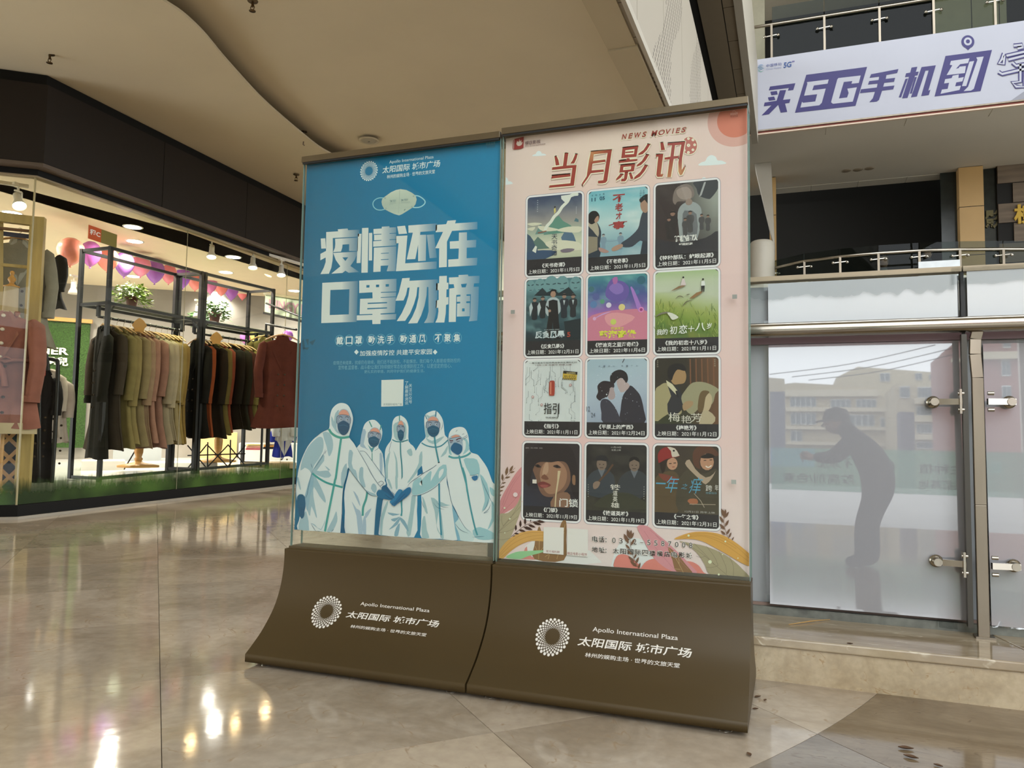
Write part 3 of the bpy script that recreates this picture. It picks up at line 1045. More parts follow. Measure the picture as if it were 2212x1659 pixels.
Z1, Z2, Z3, Z4 = (680, 470, 180 / 2212), (850, 470, 180 / 2212), (680, 585, 180 / 2212), (850, 575, 200 / 2212)
BIG = [
    (Z1, 737, 778, [[(305, 385), (620, 365), (612, 312), (872, 290), (885, 335), (1190, 320), (1170, 505), (478, 545), (482, 1000), (470, 1150), (440, 1330), (375, 1490), (150, 1502), (240, 1330), (290, 1180), (290, 1060), (148, 1135), (150, 965), (300, 885)],
                    [(160, 558), (280, 550), (298, 820), (172, 825)],
                    [(540, 565), (1150, 530), (1140, 890), (912, 885), (915, 705), (738, 718), (730, 800), (695, 905), (490, 918), (535, 800), (545, 700)],
                    [(490, 940), (1120, 905), (1110, 1000), (1060, 1120), (945, 1285), (1180, 1445), (900, 1465), (812, 1410), (735, 1470), (440, 1490), (680, 1295), (560, 1130)]],
     [[(735, 1060), (890, 1052), (812, 1155)]]),
    (Z1, 823, 864, [[(1145, 435), (1238, 428), (1215, 1205), (1112, 1208)], [(1255, 280), (1425, 270), (1405, 1460), (1238, 1465)], [(1440, 410), (1525, 405), (1522, 1138), (1435, 1140)],
                    [(1560, 305), (1778, 290), (1780, 245), (1980, 230), (1985, 265), (2160, 255), (2165, 740), (1550, 775), (1550, 632), (1575, 628), (1575, 465), (1560, 462)],
                    [(1570, 800), (2165, 765), (2160, 1060), (2140, 1420), (1910, 1425), (1955, 1270), (1750, 1280), (1745, 1435), (1555, 1445)]],
     [[(1550, 440), (1770, 430), (1770, 448), (1550, 462)], [(1550, 606), (1770, 595), (1770, 612), (1550, 628)], [(1985, 415), (2165, 405), (2165, 425), (1985, 432)], [(1985, 580), (2165, 572), (2165, 590), (1985, 598)],
      [(1755, 945), (1965, 930), (1965, 948), (1755, 962)], [(1755, 1110), (1960, 1098), (1960, 1118), (1755, 1128)]]),
    (Z2, 903, 947, [[(98, 235), (308, 215), (360, 425), (140, 440)], [(62, 492), (370, 475), (310, 1215), (1150, 1165), (1145, 1360), (65, 1425), (135, 680), (62, 685)],
                    [(395, 210), (1160, 155), (1150, 350), (715, 380), (705, 460), (870, 455), (858, 1145), (655, 1158), (655, 720), (580, 1100), (352, 1112), (515, 400), (398, 405)],
                    [(885, 460), (1075, 445), (1150, 1065), (960, 1080)]], []),
    (Z2, 990, 1036, [[(1120, 195), (1400, 175), (1435, 85), (1660, 68), (1635, 155), (2230, 115), (2230, 310), (1555, 355), (1420, 640), (1415, 1310), (1208, 1325), (1215, 815), (1108, 815), (1315, 380), (1120, 390)],
                     [(1740, 400), (1950, 390), (1950, 605), (2200, 590), (2190, 790), (1945, 800), (1942, 1080), (2230, 1065), (2212, 1265), (1455, 1310), (1455, 1115), (1725, 1098), (1735, 820), (1500, 830), (1495, 635), (1735, 620)]], []),
    (Z3, 738, 775, [[(200, 320), (1150, 270), (1110, 1355), (172, 1388)]], [[(415, 510), (920, 490), (905, 1155), (398, 1175)]]),
    (Z3, 822, 866, [[(1180, 262), (2170, 212), (2165, 545), (2125, 1110), (1745, 1135), (1745, 1160), (2165, 1145), (2150, 1290), (1745, 1305), (1745, 1410), (1530, 1415), (1525, 1305), (1115, 1315), (1118, 1185), (1530, 1170), (1530, 1145), (1190, 1155), (1205, 745), (1535, 730), (1530, 570), (1180, 590)]],
     [[(1370, 380), (1455, 378), (1450, 445), (1370, 448)], [(1625, 368), (1710, 366), (1708, 432), (1625, 436)], [(1882, 356), (1970, 352), (1968, 418), (1882, 424)],
      [(1405, 850), (1920, 830), (1920, 860), (1405, 882)], [(1395, 990), (1920, 972), (1920, 1000), (1395, 1025)], [(1755, 565), (2180, 548), (2180, 570), (1755, 585)], [(1750, 700), (2180, 680), (2180, 700), (1750, 718)]]),
    (Z4, 902, 948, [[(210, 290), (390, 278), (380, 350), (1060, 315), (1045, 800), (1020, 1100), (960, 1350), (730, 1358), (800, 1240), (840, 1080), (835, 500), (800, 495), (790, 700), (740, 950), (660, 1180), (570, 1360), (350, 1370), (450, 1210), (540, 1000), (600, 750), (615, 500), (570, 505), (550, 700), (490, 900), (400, 1120), (280, 1305), (78, 1312), (200, 1120), (300, 900), (360, 700), (385, 510), (335, 515), (300, 680), (240, 820), (50, 825), (130, 620)]], []),
    (Z4, 985, 1040, [[(1095, 238), (1275, 230), (1275, 395), (1312, 393), (1310, 552), (1268, 555), (1262, 745), (1315, 738), (1310, 910), (1255, 925), (1250, 1120), (1215, 1345), (1000, 1348), (1050, 1240), (1075, 1080), (1070, 990), (1008, 1002), (1015, 825), (1080, 805), (1080, 570), (1018, 575), (1020, 410), (1090, 405)],
                     [(1325, 272), (1555, 260), (1558, 212), (1780, 200), (1790, 240), (2060, 228), (2050, 405), (1925, 412), (1915, 495), (2040, 490), (2030, 900), (2000, 1300), (1800, 1320), (1835, 1180), (1850, 670), (1745, 672), (1600, 680), (1500, 688), (1490, 1330), (1320, 1335), (1335, 535), (1455, 520), (1440, 430), (1330, 432)],
                     [(1600, 678), (1745, 670), (1745, 710), (1830, 708), (1830, 838), (1740, 842), (1740, 882), (1825, 880), (1825, 1195), (1515, 1205), (1520, 895), (1595, 888), (1595, 850), (1515, 852), (1515, 730), (1602, 722)]],
     [[(1612, 428), (1755, 415), (1725, 505), (1635, 508)], [(1640, 1010), (1700, 1008), (1700, 1078), (1640, 1080)]]),
]
P = Print(y=YP); P.k = 2
for Z, fa, fb, pos, neg in BIG:
    P.z = Z
    gpoly(P, pos, fa, fb, 'dbe1de', 4)
    for q in neg:
        P.raw([P.px(p) for p in q], [tuple(range(len(q)))], [bg_at(p, P) for p in q], 6)
sub(P, 'headline_lettering', posterL)

P = Print(y=YP); P.k = 2
logo(P, ((797, 369.5), 19, 21.5), ((841, 347), (936.5, 343.8)), ((826, 360), (951, 360.5)), ((836, 378), (939.5, 374.6)), 'dfeaea', off=0.012)
sub(P, 'logo_lettering', posterL)

# face mask picture
P = Print(y=YP, z=(765, 325, 200 / 2212)); P.k = 2
P.line([(720, 1135), (600, 1135), (500, 1180), (450, 1260), (470, 1350), (540, 1410), (640, 1425), (740, 1400)], 22, '8cc8d6')
P.line([(1455, 1080), (1540, 1090), (1640, 1150), (1695, 1220), (1670, 1290), (1580, 1350), (1470, 1365), (1390, 1355)], 26, '9ed6e2')
P.poly([(1110, 925), (1250, 945), (1380, 1010), (1470, 1080), (1495, 1170), (1470, 1280), (1420, 1350), (1280, 1440), (1150, 1520), (1075, 1552), (960, 1520), (830, 1460), (720, 1400), (670, 1310), (655, 1230), (670, 1160), (740, 1100), (880, 1000), (1000, 945)],
       ['d3ddd0', 'c6d4c4', 'c0cfc0', 'bccbbe', 'bdcabb', 'bac9bb', 'b5c4b8', 'b9c9bb', 'bccbbd', 'c4d0c3', 'bccabd', 'b8c7ba', 'b3c2b7', 'b1c1b5', 'b6c5b8', 'bccabb', 'c3cfbf', 'cad5c6', 'd0dbcd'])
P.line([(1090, 940), (1080, 1200), (1060, 1500)], 16, 'b0bfb4')
for a in [(740, 1140), (1420, 1095), (760, 1385), (1385, 1350)]: P.disc(a, 20, '9fb3ac', 8)
P.text('3M 9501', (1120, 1165), (1285, 1200), '7f9a9a', off=.03)
P.text('TM 9501', (850, 1188), (1000, 1225), '8aa3a2', off=.02)
for q in [(850, 1245, 1000), (850, 1268, 1000), (840, 1296, 935), (1120, 1232, 1330), (1120, 1256, 1340)]:
    P.line([(q[0], q[1]), (q[2], q[1] - 8)], 7, '9db2ae', sm=0)
P.line([(1195, 1435), (1225, 1405)], 14, '4a6b70', sm=0)
sub(P, 'mask_picture', posterL)

# small lettering
P = Print(y=YP); P.k = 2
SL = [('戴口罩', 734, 736), ('勤洗手', 802.5, 734.2), ('勤通风', 871.5, 732.5), ('不聚集', 946.5, 730.7)]
k0 = P.k
for w, x, y in SL:
    for i, ch in enumerate(w):
        c = (x + i * 20.3, y - i * 0.5)
        P.disc(c, 10.3, '6fb6cf', 22, k=k0 + 1, ry=12.2, ring=0.9)
        P.text(ch, (c[0] - 7, c[1] - 8.3), (c[0] + 7, c[1] + 8.3), 'e4efee', off=0.018, k=k0 + 2)
P.text('加强疫情防控 共建平安家园', (777.5, 757.5), (933, 765.5), 'dbe9ea', off=0.008, k=k0 + 2)
for cx in (770, 940): P.poly([(cx, 755), (cx + 5, 760.5), (cx, 766), (cx - 5, 760.5)], 'dbe9ea', k=k0 + 2)
for a, b, w in [((720, 779.7), (994, 783), '疫情还未结束，抗疫仍在继续，我们还不能放松、不能懈怠。我们每个人都是疫情防控的'), ((731, 789.5), (976, 794.8), '宣传者,监督者、战斗者!让我们持续做好常态化疫情防控工作，以更坚定的信心、'), ((787, 799.5), (917, 804.6), '更扎实的举措，共同守护我们的健康生活。')]:
    P.text(w, a, b, '7ab2c6', off=-0.002, k=k0 + 2)
for i, ch in enumerate('了解最新资讯'): P.text(ch, (875, 824 + i * 8.6), (882, 831.6 + i * 8.6), 'cfe4e8', k=k0 + 2)
for i, ch in enumerate('关注公众号'): P.text(ch, (883, 829 + i * 8.8), (890, 836.6 + i * 8.8), 'cfe4e8', k=k0 + 2)
P.poly([(824, 821), (872, 819.5), (870.5, 877), (823.5, 878.5)], 'dde3e0', k=k0 + 1)
P.text('太阳国际城市广场', (828, 871), (868, 876), '4f7480', k=k0 + 2)
for x, y, s in [(1057, 306, 1)]:
    P.line([(x - 4, y), (x + 1, y - 4), (x + 6, y)], 1.2, '8cc4d2', k=k0 + 2)
    P.text('明亮视界', (x - 7, y + 2), (x + 13, y + 6), '6fb0c4', k=k0 + 2)
    P.text('安全出品', (x - 5, y + 8), (x + 12, y + 12), '2c5f72', k=k0 + 2)
# dark scuff at the left edge
for q in [[(652, 738), (656, 731), (659, 752), (655, 757)], [(660, 733), (667, 732), (666, 748)], [(668, 739), (682, 733), (675, 746)], [(652, 752), (668, 750), (664, 756)]]:
    P.poly(q, '14566f', k=k0 + 1)
sub(P, 'small_lettering', posterL)

# ---------------------------------------------------------------- the five figures
ZA, ZB, ZC, ZD = (640, 860, 230 / 2206), (860, 870, 230 / 2206), (640, 1010, 230 / 2206), (860, 1010, 230 / 2206)
W, SH, SH2, TE, MK, GV, SK, LN = 'dfe6e8', 'a3c2c9', '86adc0', '4f9c98', '1f5878', '19608a', 'dd9c88', '2c5a78'


def zz(pts, Z): return [(Z[0] + p[0] * Z[2], Z[1] + p[1] * Z[2]) for p in pts]


def A(*p): return zz(p, ZA)
def B(*p): return zz(p, ZB)
def C(*p): return zz(p, ZC)
def D(*p): return zz(p, ZD)


def glow(P, c, rx, ry):
    pass


def face(P, cx, cy, w, h, mask, gog=True, eyes=True, tilt=0.0):
    """face window: skin, goggles, eyes, mask (pixels)"""
    def R(pts): return [(cx + x * w * cos(tilt) - y * h * sin(tilt), cy + x * w * sin(tilt) + y * h * cos(tilt)) for x, y in pts]
    P.poly(R([(-.48, -.1), (-.40, -.35), (-.2, -.5), (0.05, -.53), (.28, -.46), (.45, -.28), (.5, 0), (.46, .3), (.2, .52), (-.15, .54), (-.42, .35)]), 'a5b6c4', sm=3)
    P.poly(R([(-.38, -.28), (-.2, -.46), (.05, -.5), (.28, -.42), (.40, -.25), (0, -.24)]), SK, sm=2)
    P.poly(R([(-.5, -.2), (-.2, -.27), (.25, -.25), (.5, -.16), (.5, .04), (.42, .12), (.12, .06), (0, .0), (-.1, .06), (-.42, .12), (-.5, .02)]), '8f9fb4', sm=3)
    P.line(R([(-.5, -.2), (-.2, -.28), (.25, -.26), (.5, -.16), (.51, .04), (.42, .13), (.12, .07), (0, .01), (-.1, .07), (-.42, .12), (-.51, .02), (-.5, -.2)]), 0.9, '263a58')
    for ex in (-.22, .25):
        P.line(R([(ex - .13, -.17), (ex, -.21), (ex + .13, -.15)]), 1.1, '2a2333')
        P.disc(R([(ex, -.07)])[0], w * .075, 'c9d3dc', 10)
        P.disc(R([(ex + .02, -.07)])[0], w * .045, '2a1c2c', 8)
    P.poly(R([(-.42, .12), (-.2, .02), (0, -.03), (.2, .02), (.43, .12), (.44, .32), (.3, .5), (.05, .6), (-.2, .54), (-.4, .34)]), mask, sm=3)
    P.line(R([(-.3, .2), (0, .16), (.33, .22)]), 0.8, '3d7390')
    P.line(R([(-.33, .36), (0, .42), (.33, .36)]), 0.8, '153f5e')


figs = []


def fig_(name):
    P = Print(y=YP); P.k = 2 + 11 * len(figs) % 44
    figs.append(P)
    return P


# shade behind the group (printed glow around the heads)
# middle figure (third)
P = Print(y=YP); P.k = 2; P.lim = (BL['x0'], BL['x1'], BL['z0'], BL['z1'])
P.poly(A((2160, 360), (2060, 390), (2000, 480), (1985, 620), (1985, 760), (1960, 880), (1900, 960), (1850, 1060), (1835, 1200), (1850, 1500), (1860, 1700)) + C((1880, 400), (1790, 700), (1750, 1000), (1710, 1390)) + D((330, 1445), (390, 900), (400, 560), (420, 200)) + B((380, 1500), (420, 1300), (350, 950), (220, 800), (215, 500), (160, 340), (60, 265)), W, sm=3)
P.poly(A((2010, 560), (2030, 800), (2100, 880), (2206, 900)) + B((60, 800), (160, 740), (170, 500), (120, 400), (20, 385)) + A((2090, 500)), SH, sm=2)
for q in [C((1880, 250), (1930, 250), (1990, 430), (1960, 430)), C((2050, 200), (2090, 100), (2100, 420), (2060, 430)), C((1740, 1380), (1760, 1000), (1880, 700), (1900, 760), (1800, 1100), (1780, 1390)), A((1850, 1300), (1950, 1100), (1900, 1400), (1900, 1650), (1850, 1640)),
          A((2010, 1080), (2080, 1240), (2100, 1400), (2110, 1640), (2060, 1640), (2060, 1300)), D((170, 1350), (260, 1400), (330, 900), (370, 560), (280, 600), (250, 900)), B((180, 1000), (270, 950), (300, 1080), (240, 1100))]:
    P.poly(q, SH, sm=2)
for q in [C((1890, 930), (2100, 960), (2160, 960), (2000, 1000)), C((1960, 1070), (2080, 1040), (2150, 1020), (2040, 1120)), C((1920, 1290), (2000, 1200), (2160, 1020), (2100, 1180)), D((40, 1030), (140, 1100), (210, 1250), (210, 1330), (120, 1200), (50, 1100)), C((2030, 1410), (2070, 1250), (2150, 1150), (2110, 1410))]:
    P.poly(q, SH2, sm=2)
P.line(A((2140, 365), (2140, 480)), 2.2, TE)
P.line(A((1990, 860), (2080, 900), (2206, 905)) + B((110, 800), (210, 770)), 2.4, '3c8a96')
P.line(A((2160, 905), (2165, 1150), (2190, 1400), (2195, 1650)) + C((2190, 600), (2185, 1000)) , 2.8, '3f8b98')
P.line(D((60, 640), (80, 900), (60, 1000)), 3.2, '4a9ba6')
P.line(A((1975, 900), (1935, 1050), (1930, 1120)), 0.7, LN)
face(P, 866, 929, 15.5, 40, MK)
sub(P, 'figure_picture', posterL, 'printed white suited figure in the middle of the five')

# second figure
P = Print(y=YP); P.k = 14; P.lim = (BL['x0'], BL['x1'], BL['z0'], BL['z1'])
P.poly(A((1620, 450), (1480, 480), (1400, 580), (1360, 760), (1340, 920), (1270, 1010), (1150, 1200), (1100, 1500)) + C((1000, 500), (1010, 900), (1020, 1360), (1290, 1385), (1640, 1395), (1660, 900), (1700, 600), (1830, 300)) + A((1830, 1500), (1790, 1150), (1700, 1010), (1760, 850), (1785, 700), (1740, 560)), W, sm=3)
for q in [A((1380, 640), (1330, 900), (1330, 1000), (1430, 1040), (1500, 1080), (1400, 950), (1450, 700)), A((1700, 640), (1760, 750), (1700, 900), (1650, 1000)), C((1180, 480), (1280, 600), (1330, 790), (1290, 740)), C((1150, 700), (1250, 850), (1330, 900), (1370, 1100), (1380, 1385), (1290, 1385), (1250, 1000)), C((1380, 1100), (1440, 1000), (1450, 1385), (1390, 1385)), C((1430, 950), (1560, 840), (1500, 980), (1430, 1060)), A((1730, 1150), (1790, 1200), (1780, 1600), (1740, 1560))]:
    P.poly(q, 'a6bdd0', sm=2)
P.line(A((1515, 480), (1570, 600)), 2.4, TE); P.line(A((1760, 560), (1740, 660)), 2.4, TE)
P.poly(A((1480, 960), (1560, 1040), (1640, 990), (1590, 1090), (1575, 1140)), '5a9aa5')
P.line(A((1575, 1140), (1575, 1300)), 1.6, TE)
P.line(A((1320, 1100), (1400, 1100), (1450, 1130)), 0.7, LN); P.line(A((1630, 1085), (1680, 1060), (1710, 1030)), 0.7, LN)
P.line(C((1480, 480), (1450, 650), (1390, 820), (1380, 1000)), 4.6, '4b9f9b')
P.line(A((1450, 1130), (1600, 1330), (1830, 1640)), 0.8, LN)
face(P, 640 + 1620 * .1043, 860 + 800 * .1043, 27, 38, MK, tilt=0.12)
sub(P, 'figure_picture', posterL, 'printed white suited figure second from the left')

# fourth figure
P = Print(y=YP); P.k = 26; P.lim = (BL['x0'], BL['x1'], BL['z0'], BL['z1'])
P.poly(B((780, 165), (650, 190), (560, 260), (545, 400), (560, 600), (570, 720), (470, 830), (400, 940), (300, 1120), (180, 1380), (60, 1620)) + D((0, 420), (-20, 440), (110, 470), (250, 330), (410, 190), (480, 560), (490, 900), (480, 1180), (490, 1455), (880, 1475), (1230, 1500), (1200, 1200), (1150, 800), (1010, 300)) + B((1050, 1250), (1070, 1100), (1040, 760), (970, 660), (940, 400), (880, 260)), W, sm=3)
P.poly(B((500, 1000), (500, 1270), (420, 1420), (240, 1640), (200, 1640), (330, 1450), (430, 1250), (440, 1100)), SH, sm=2)
P.poly(B((495, 1300), (520, 1450), (400, 1520), (410, 1400)), '0b6f9e')
for q in [B((580, 230), (660, 280), (770, 240), (780, 300), (640, 340)), B((560, 450), (600, 560), (660, 660), (620, 720), (580, 700)), B((580, 720), (700, 790), (880, 720), (960, 700), (800, 850), (640, 820)), B((880, 1130), (960, 1000), (1040, 880), (1000, 1050)), D((500, 1100), (560, 1000), (600, 1300), (650, 1455), (500, 1450)), D((680, 620), (830, 700), (850, 900), (800, 1200), (900, 1400), (820, 1300), (760, 900)),
          D((860, 700), (1000, 760), (1080, 780), (900, 800)), D((890, 900), (930, 1200), (950, 1470), (880, 1400)), D((500, 600), (560, 700), (620, 950), (560, 900))]:
    P.poly(q, SH, sm=2)
P.line(B((790, 175), (780, 300)), 2.6, '3d7f9b'); P.line(B((570, 260), (600, 340)), 1.8, '3d7f9b')
P.line(B((760, 700), (780, 900), (850, 1250)), 3.6, '4391a0')
P.line(B((490, 830), (600, 890), (760, 920), (900, 890), (1040, 770)), 2.6, '3c8a9e')
P.line(D((855, 330), (860, 700), (880, 1100), (900, 1400)), 3.8, '4191a8')
for q in [D((735, 720), (800, 810), (880, 850), (970, 865)), D((790, 700), (880, 790), (960, 820), (1050, 825)), B((930, 380), (920, 500), (890, 570)), D((490, 690), (520, 780), (545, 840)), D((885, 1390), (895, 1470))]: P.line(q, 0.8, LN, taper=True)
P.poly(B((600, 340), (700, 305), (810, 330), (860, 420), (870, 560), (700, 400)), 'd9a39a', sm=2)
face(P, 860 + 730 * .1043, 870 + 480 * .1043, 29, 40, MK, tilt=-0.03)
P.line(B((480, 1480), (620, 1410), (720, 1350), (800, 1290)), 0.9, LN)
sub(P, 'figure_picture', posterL, 'printed white suited figure second from the right')

# right figure
P = Print(y=YP); P.k = 40; P.lim = (BL['x0'], BL['x1'], BL['z0'], BL['z1'])
P.poly(B((1270, 500), (1130, 540), (1060, 640), (1040, 760), (1060, 900), (1080, 1050), (960, 1140), (830, 1240), (700, 1340), (480, 1490), (270, 1650)) + D((220, 360), (210, 400), (280, 440), (290, 540), (330, 575), (480, 560), (650, 480), (800, 380), (870, 300), (1000, 180), (1050, 450), (1120, 720), (1250, 1000), (1230, 1100), (1180, 1200), (1230, 1495), (2035, 1560), (2040, 1000), (2040, 420)) + B((1960, 1640), (1850, 1350), (1700, 1130), (1640, 1070), (1520, 1030), (1480, 950), (1470, 750), (1430, 600), (1370, 520)), W, sm=3)
P.poly(D((1125, 750), (1180, 880), (1300, 1130), (1470, 1290), (1560, 1390), (1560, 1520), (1230, 1495), (1160, 1050)), 'c9dde0', sm=2)
P.poly(D((1120, 750), (1180, 880), (1260, 1060), (1180, 1150), (1250, 1330), (1290, 1500), (1230, 1495), (1160, 1100)), '7fb2ca', sm=2)
for q in [D((300, 400), (330, 280), (480, 200), (500, 370), (440, 340), (520, 230), (660, 80), (700, 100), (680, 290), (850, 0), (1000, -60), (1000, 170), (870, 290), (780, 380), (640, 470), (470, 550), (330, 570), (290, 520)),
          B((1360, 1180), (1480, 1150), (1640, 1180), (1700, 1400), (1650, 1600), (1500, 1500)), B((1330, 730), (1400, 800), (1400, 950), (1340, 1080), (1470, 980), (1480, 900), (1430, 760)), B((1060, 700), (1100, 800), (1100, 1000), (1120, 1080), (1060, 1050), (1050, 850)),
          D((1700, 130), (1850, 330), (1900, 620), (1850, 800), (1740, 900), (1800, 700), (1780, 500)), D((1940, 700), (2010, 800), (1990, 1100), (1850, 1300), (1940, 1050)), D((1550, 1300), (1700, 1230), (1950, 1330), (2010, 1400), (1980, 1480), (1760, 1500), (1600, 1450)), D((1900, 400), (2010, 480), (2010, 600), (1930, 550))]:
    P.poly(q, '9cc6cf', sm=2)
for q in [D((860, 80), (950, 20), (930, 130), (850, 230))]: P.poly(q, W, sm=2)
P.line(B((1050, 1105), (1150, 1140), (1300, 1130), (1430, 1090), (1510, 1030)), 4.2, '4f9ca5')
P.line(B((1270, 1090), (1300, 1250), (1370, 1500), (1410, 1650)) + D((1420, 350), (1470, 650), (1530, 950), (1600, 1250), (1650, 1400)), 3.6, '4796a2')
P.line(D((1340, 0), (1400, 200), (1440, 500)), 3.6, '4a9ba4')
for q in [B((1060, 640), (1040, 760), (1060, 900), (1080, 1050)), D((1015, 90), (1015, 200), (1060, 450), (1120, 740), (1250, 1000), (1400, 1250), (1510, 1330)), D((1180, 1150), (1300, 1290), (1460, 1360)), D((1700, 160), (1800, 400), (1900, 620), (2000, 820)), D((1880, 640), (1830, 820), (1735, 925)), D((1930, 730), (1880, 860), (1780, 945), (1890, 905)), D((210, 395), (250, 320), (420, 200), (560, 100), (740, -10)),
          D((280, 540), (330, 578), (480, 562), (660, 480), (800, 385), (880, 300), (1000, 160)), D((1540, 1440), (1700, 1430), (1800, 1420)), B((1330, 730), (1400, 700), (1440, 660)), B((1340, 760), (1410, 730), (1450, 690)), B((1200, 600), (1240, 560)), B((1330, 660), (1380, 640))]: P.line(q, 0.9, LN, taper=True)
P.poly(B((1070, 740), (1120, 680), (1200, 655), (1280, 670), (1330, 750), (1350, 880), (1330, 1000), (1250, 1080), (1140, 1040), (1080, 900)), 'a9bccb', sm=2)
P.poly(B((1110, 700), (1200, 660), (1280, 680), (1290, 705), (1120, 740)), SK, sm=1)
P.poly(B((1060, 750), (1110, 730), (1300, 705), (1340, 780), (1330, 850), (1200, 820), (1080, 860)), '9fb0c2', sm=1)
P.line(B((1060, 755), (1180, 720), (1310, 710), (1340, 790)), 0.9, LN)
for q in [B((1075, 780), (1130, 790), (1140, 775)), B((1210, 775), (1260, 745), (1310, 740))]: P.line(q, 2.2, '5e2a38')
for q in [B((1080, 815), (1130, 825)), B((1225, 810), (1285, 790))]: P.line(q, 1.1, '43283c')
P.poly(B((1180, 825), (1260, 845), (1330, 890), (1340, 980), (1300, 1050), (1245, 1080), (1170, 1040), (1110, 990), (1100, 930), (1130, 870)), '23608a', sm=3)
P.poly(D((1500, 165), (1560, 170), (1670, 130), (1665, 230), (1620, 280), (1570, 270), (1530, 220)), 'dfe6e2'); P.poly(D((1530, 190), (1650, 160), (1655, 235), (1610, 272), (1565, 258)), '2f6fa0', sm=2)
P.line(D((1495, 160), (1560, 160), (1670, 128)), 0.8, LN)
sub(P, 'figure_picture', posterL, 'printed white suited figure at the right end')

# left figure in front
P = Print(y=YP); P.k = 80; P.lim = (BL['x0'], BL['x1'], BL['z0'], BL['z1'])
P.poly(A((950, 100), (850, 130), (760, 220), (720, 330), (705, 450), (700, 590), (670, 650), (560, 700), (400, 820), (250, 1000), (130, 1250), (60, 1480)) + C((30, 250), (10, 450), (25, 670), (90, 1000), (40, 1280), (450, 1310), (920, 1350), (960, 950), (970, 600), (1000, 380), (1090, 0), (1250, 220), (1450, 460), (1560, 560), (1680, 580), (1700, 470), (1780, 420), (1870, 320), (1700, 50)) + A((1640, 1450), (1300, 1080), (1200, 930), (1120, 830), (1110, 770), (1170, 560), (1185, 400), (1130, 220), (1060, 130)), W, sm=3)
for q in [A((490, 800), (560, 830), (580, 950), (560, 1100), (480, 1260), (380, 1400), (330, 1560), (290, 1500), (190, 1440), (100, 1500), (140, 1260), (260, 1010), (400, 860)), A((560, 720), (700, 720), (770, 880), (770, 1050), (720, 1180), (680, 1190), (640, 1000)), A((560, 1160), (590, 1300), (440, 1500), (600, 1500), (720, 1490), (600, 1400), (740, 1600), (600, 1650), (380, 1560), (350, 1500)),
          A((1115, 1070), (1190, 1130), (1160, 1350), (1240, 1640), (1100, 1450), (1090, 1250)), A((1060, 1350), (1040, 1640), (940, 1640), (980, 1450)), A((1330, 1450), (1400, 1440), (1380, 1640), (1310, 1640)), A((820, 320), (900, 240), (860, 420), (850, 640), (930, 740), (860, 720), (790, 620), (800, 450)), A((740, 370), (800, 500), (820, 640), (750, 560)),
          C((350, 130), (460, 280), (600, 580), (620, 730), (500, 600), (380, 400), (370, 600), (440, 1000), (420, 1020), (330, 800), (300, 1000), (250, 900), (210, 640), (260, 450)), C((220, 900), (280, 1300), (60, 1280), (100, 1050), (160, 1000)), C((620, 1050), (540, 1280), (320, 1150), (400, 1180), (520, 1290)), C((860, 1000), (860, 1120), (760, 1310), (650, 1330), (700, 1200), (780, 1050), (840, 900)), C((30, 250), (60, 200), (110, 430), (90, 450)), C((950, 100), (1080, 0), (1000, 380), (950, 370)), C((1100, 0), (1250, 60), (1290, 250), (1450, 460), (1640, 540), (1660, 590), (1540, 560), (1380, 400)), C((1310, 200), (1400, 0), (1400, 200), (1450, 400), (1380, 380)), C((1560, 430), (1600, 330), (1660, 360), (1680, 450), (1640, 530))]:
    P.poly(q, 'a2bfcb', sm=2)
P.poly(C((190, 600), (330, 120), (380, 150), (360, 400), (300, 600), (250, 900), (210, 760)), '93b7c9', sm=2)
P.line(A((690, 640), (750, 730), (860, 800), (980, 820), (1110, 800)), 5.0, '4ba296', sm=4)
P.line(A((945, 830), (920, 1000), (880, 1300), (835, 1640)) + C((820, 250), (790, 400), (720, 750), (650, 1100), (610, 1320)), 4.6, '46a09b')
P.line(C((350, 120), (480, 220), (640, 310), (800, 360), (980, 410)), 4.2, '43a09c')
for q in [A((620, 1050), (560, 1200), (430, 1400), (350, 1500)), A((640, 1080), (600, 1160)), A((350, 1500), (320, 1640)), C((340, 120), (280, 350), (240, 560), (200, 640)), A((1265, 1030), (1400, 1250), (1620, 1640)), C((1490, 0), (1600, 180), (1720, 350), (1780, 420)), C((1100, 10), (1250, 220), (1450, 470), (1560, 570), (1690, 590)), C((1090, 20), (1050, 200), (1000, 370), (975, 600), (960, 900), (950, 1000)), C((320, 1150), (370, 1240), (430, 1320)), C((480, 1310), (520, 1330)), C((740, 1330), (800, 1270)), A((320, 1350), (350, 1450)), A((690, 640), (640, 660), (540, 710), (400, 830))]: P.line(q, 0.9, LN, taper=True)
P.poly(C((930, 1350), (960, 950), (1020, 1370)), '0f5b84'); P.poly(C((1695, 600), (1800, 650), (1760, 1000), (1715, 1390), (1630, 1390), (1660, 900)), '0f6289')
# cuffs and gloves
P.poly(C((40, 590), (80, 545), (150, 545), (190, 590), (205, 700), (210, 800), (190, 900), (180, 1000), (135, 1055), (90, 1000), (60, 900), (35, 750)), '1a5f84', sm=3)
for x in (95, 130, 165): P.line(C((x, 820), (x, 990)), 0.7, '0d4468')
P.line(C((40, 590), (80, 548), (150, 548), (190, 585)), 1.6, 'c9d8dc')
P.poly(C((1780, 420), (1860, 360), (1960, 470), (2060, 610), (2010, 640), (1850, 520)), '155c86', sm=2)
P.poly(C((1680, 520), (1720, 465), (1800, 470), (1900, 530), (2000, 620), (2020, 660), (1950, 670), (1850, 650), (1750, 630), (1690, 580)), '1b6b96', sm=2)
P.poly(C((2060, 560), (2140, 450), (2206, 460)) + D((100, 480), (60, 560), (0, 680)) + C((2060, 740), (1970, 740), (1960, 690), (2030, 640)), '2f7fb0', sm=2)
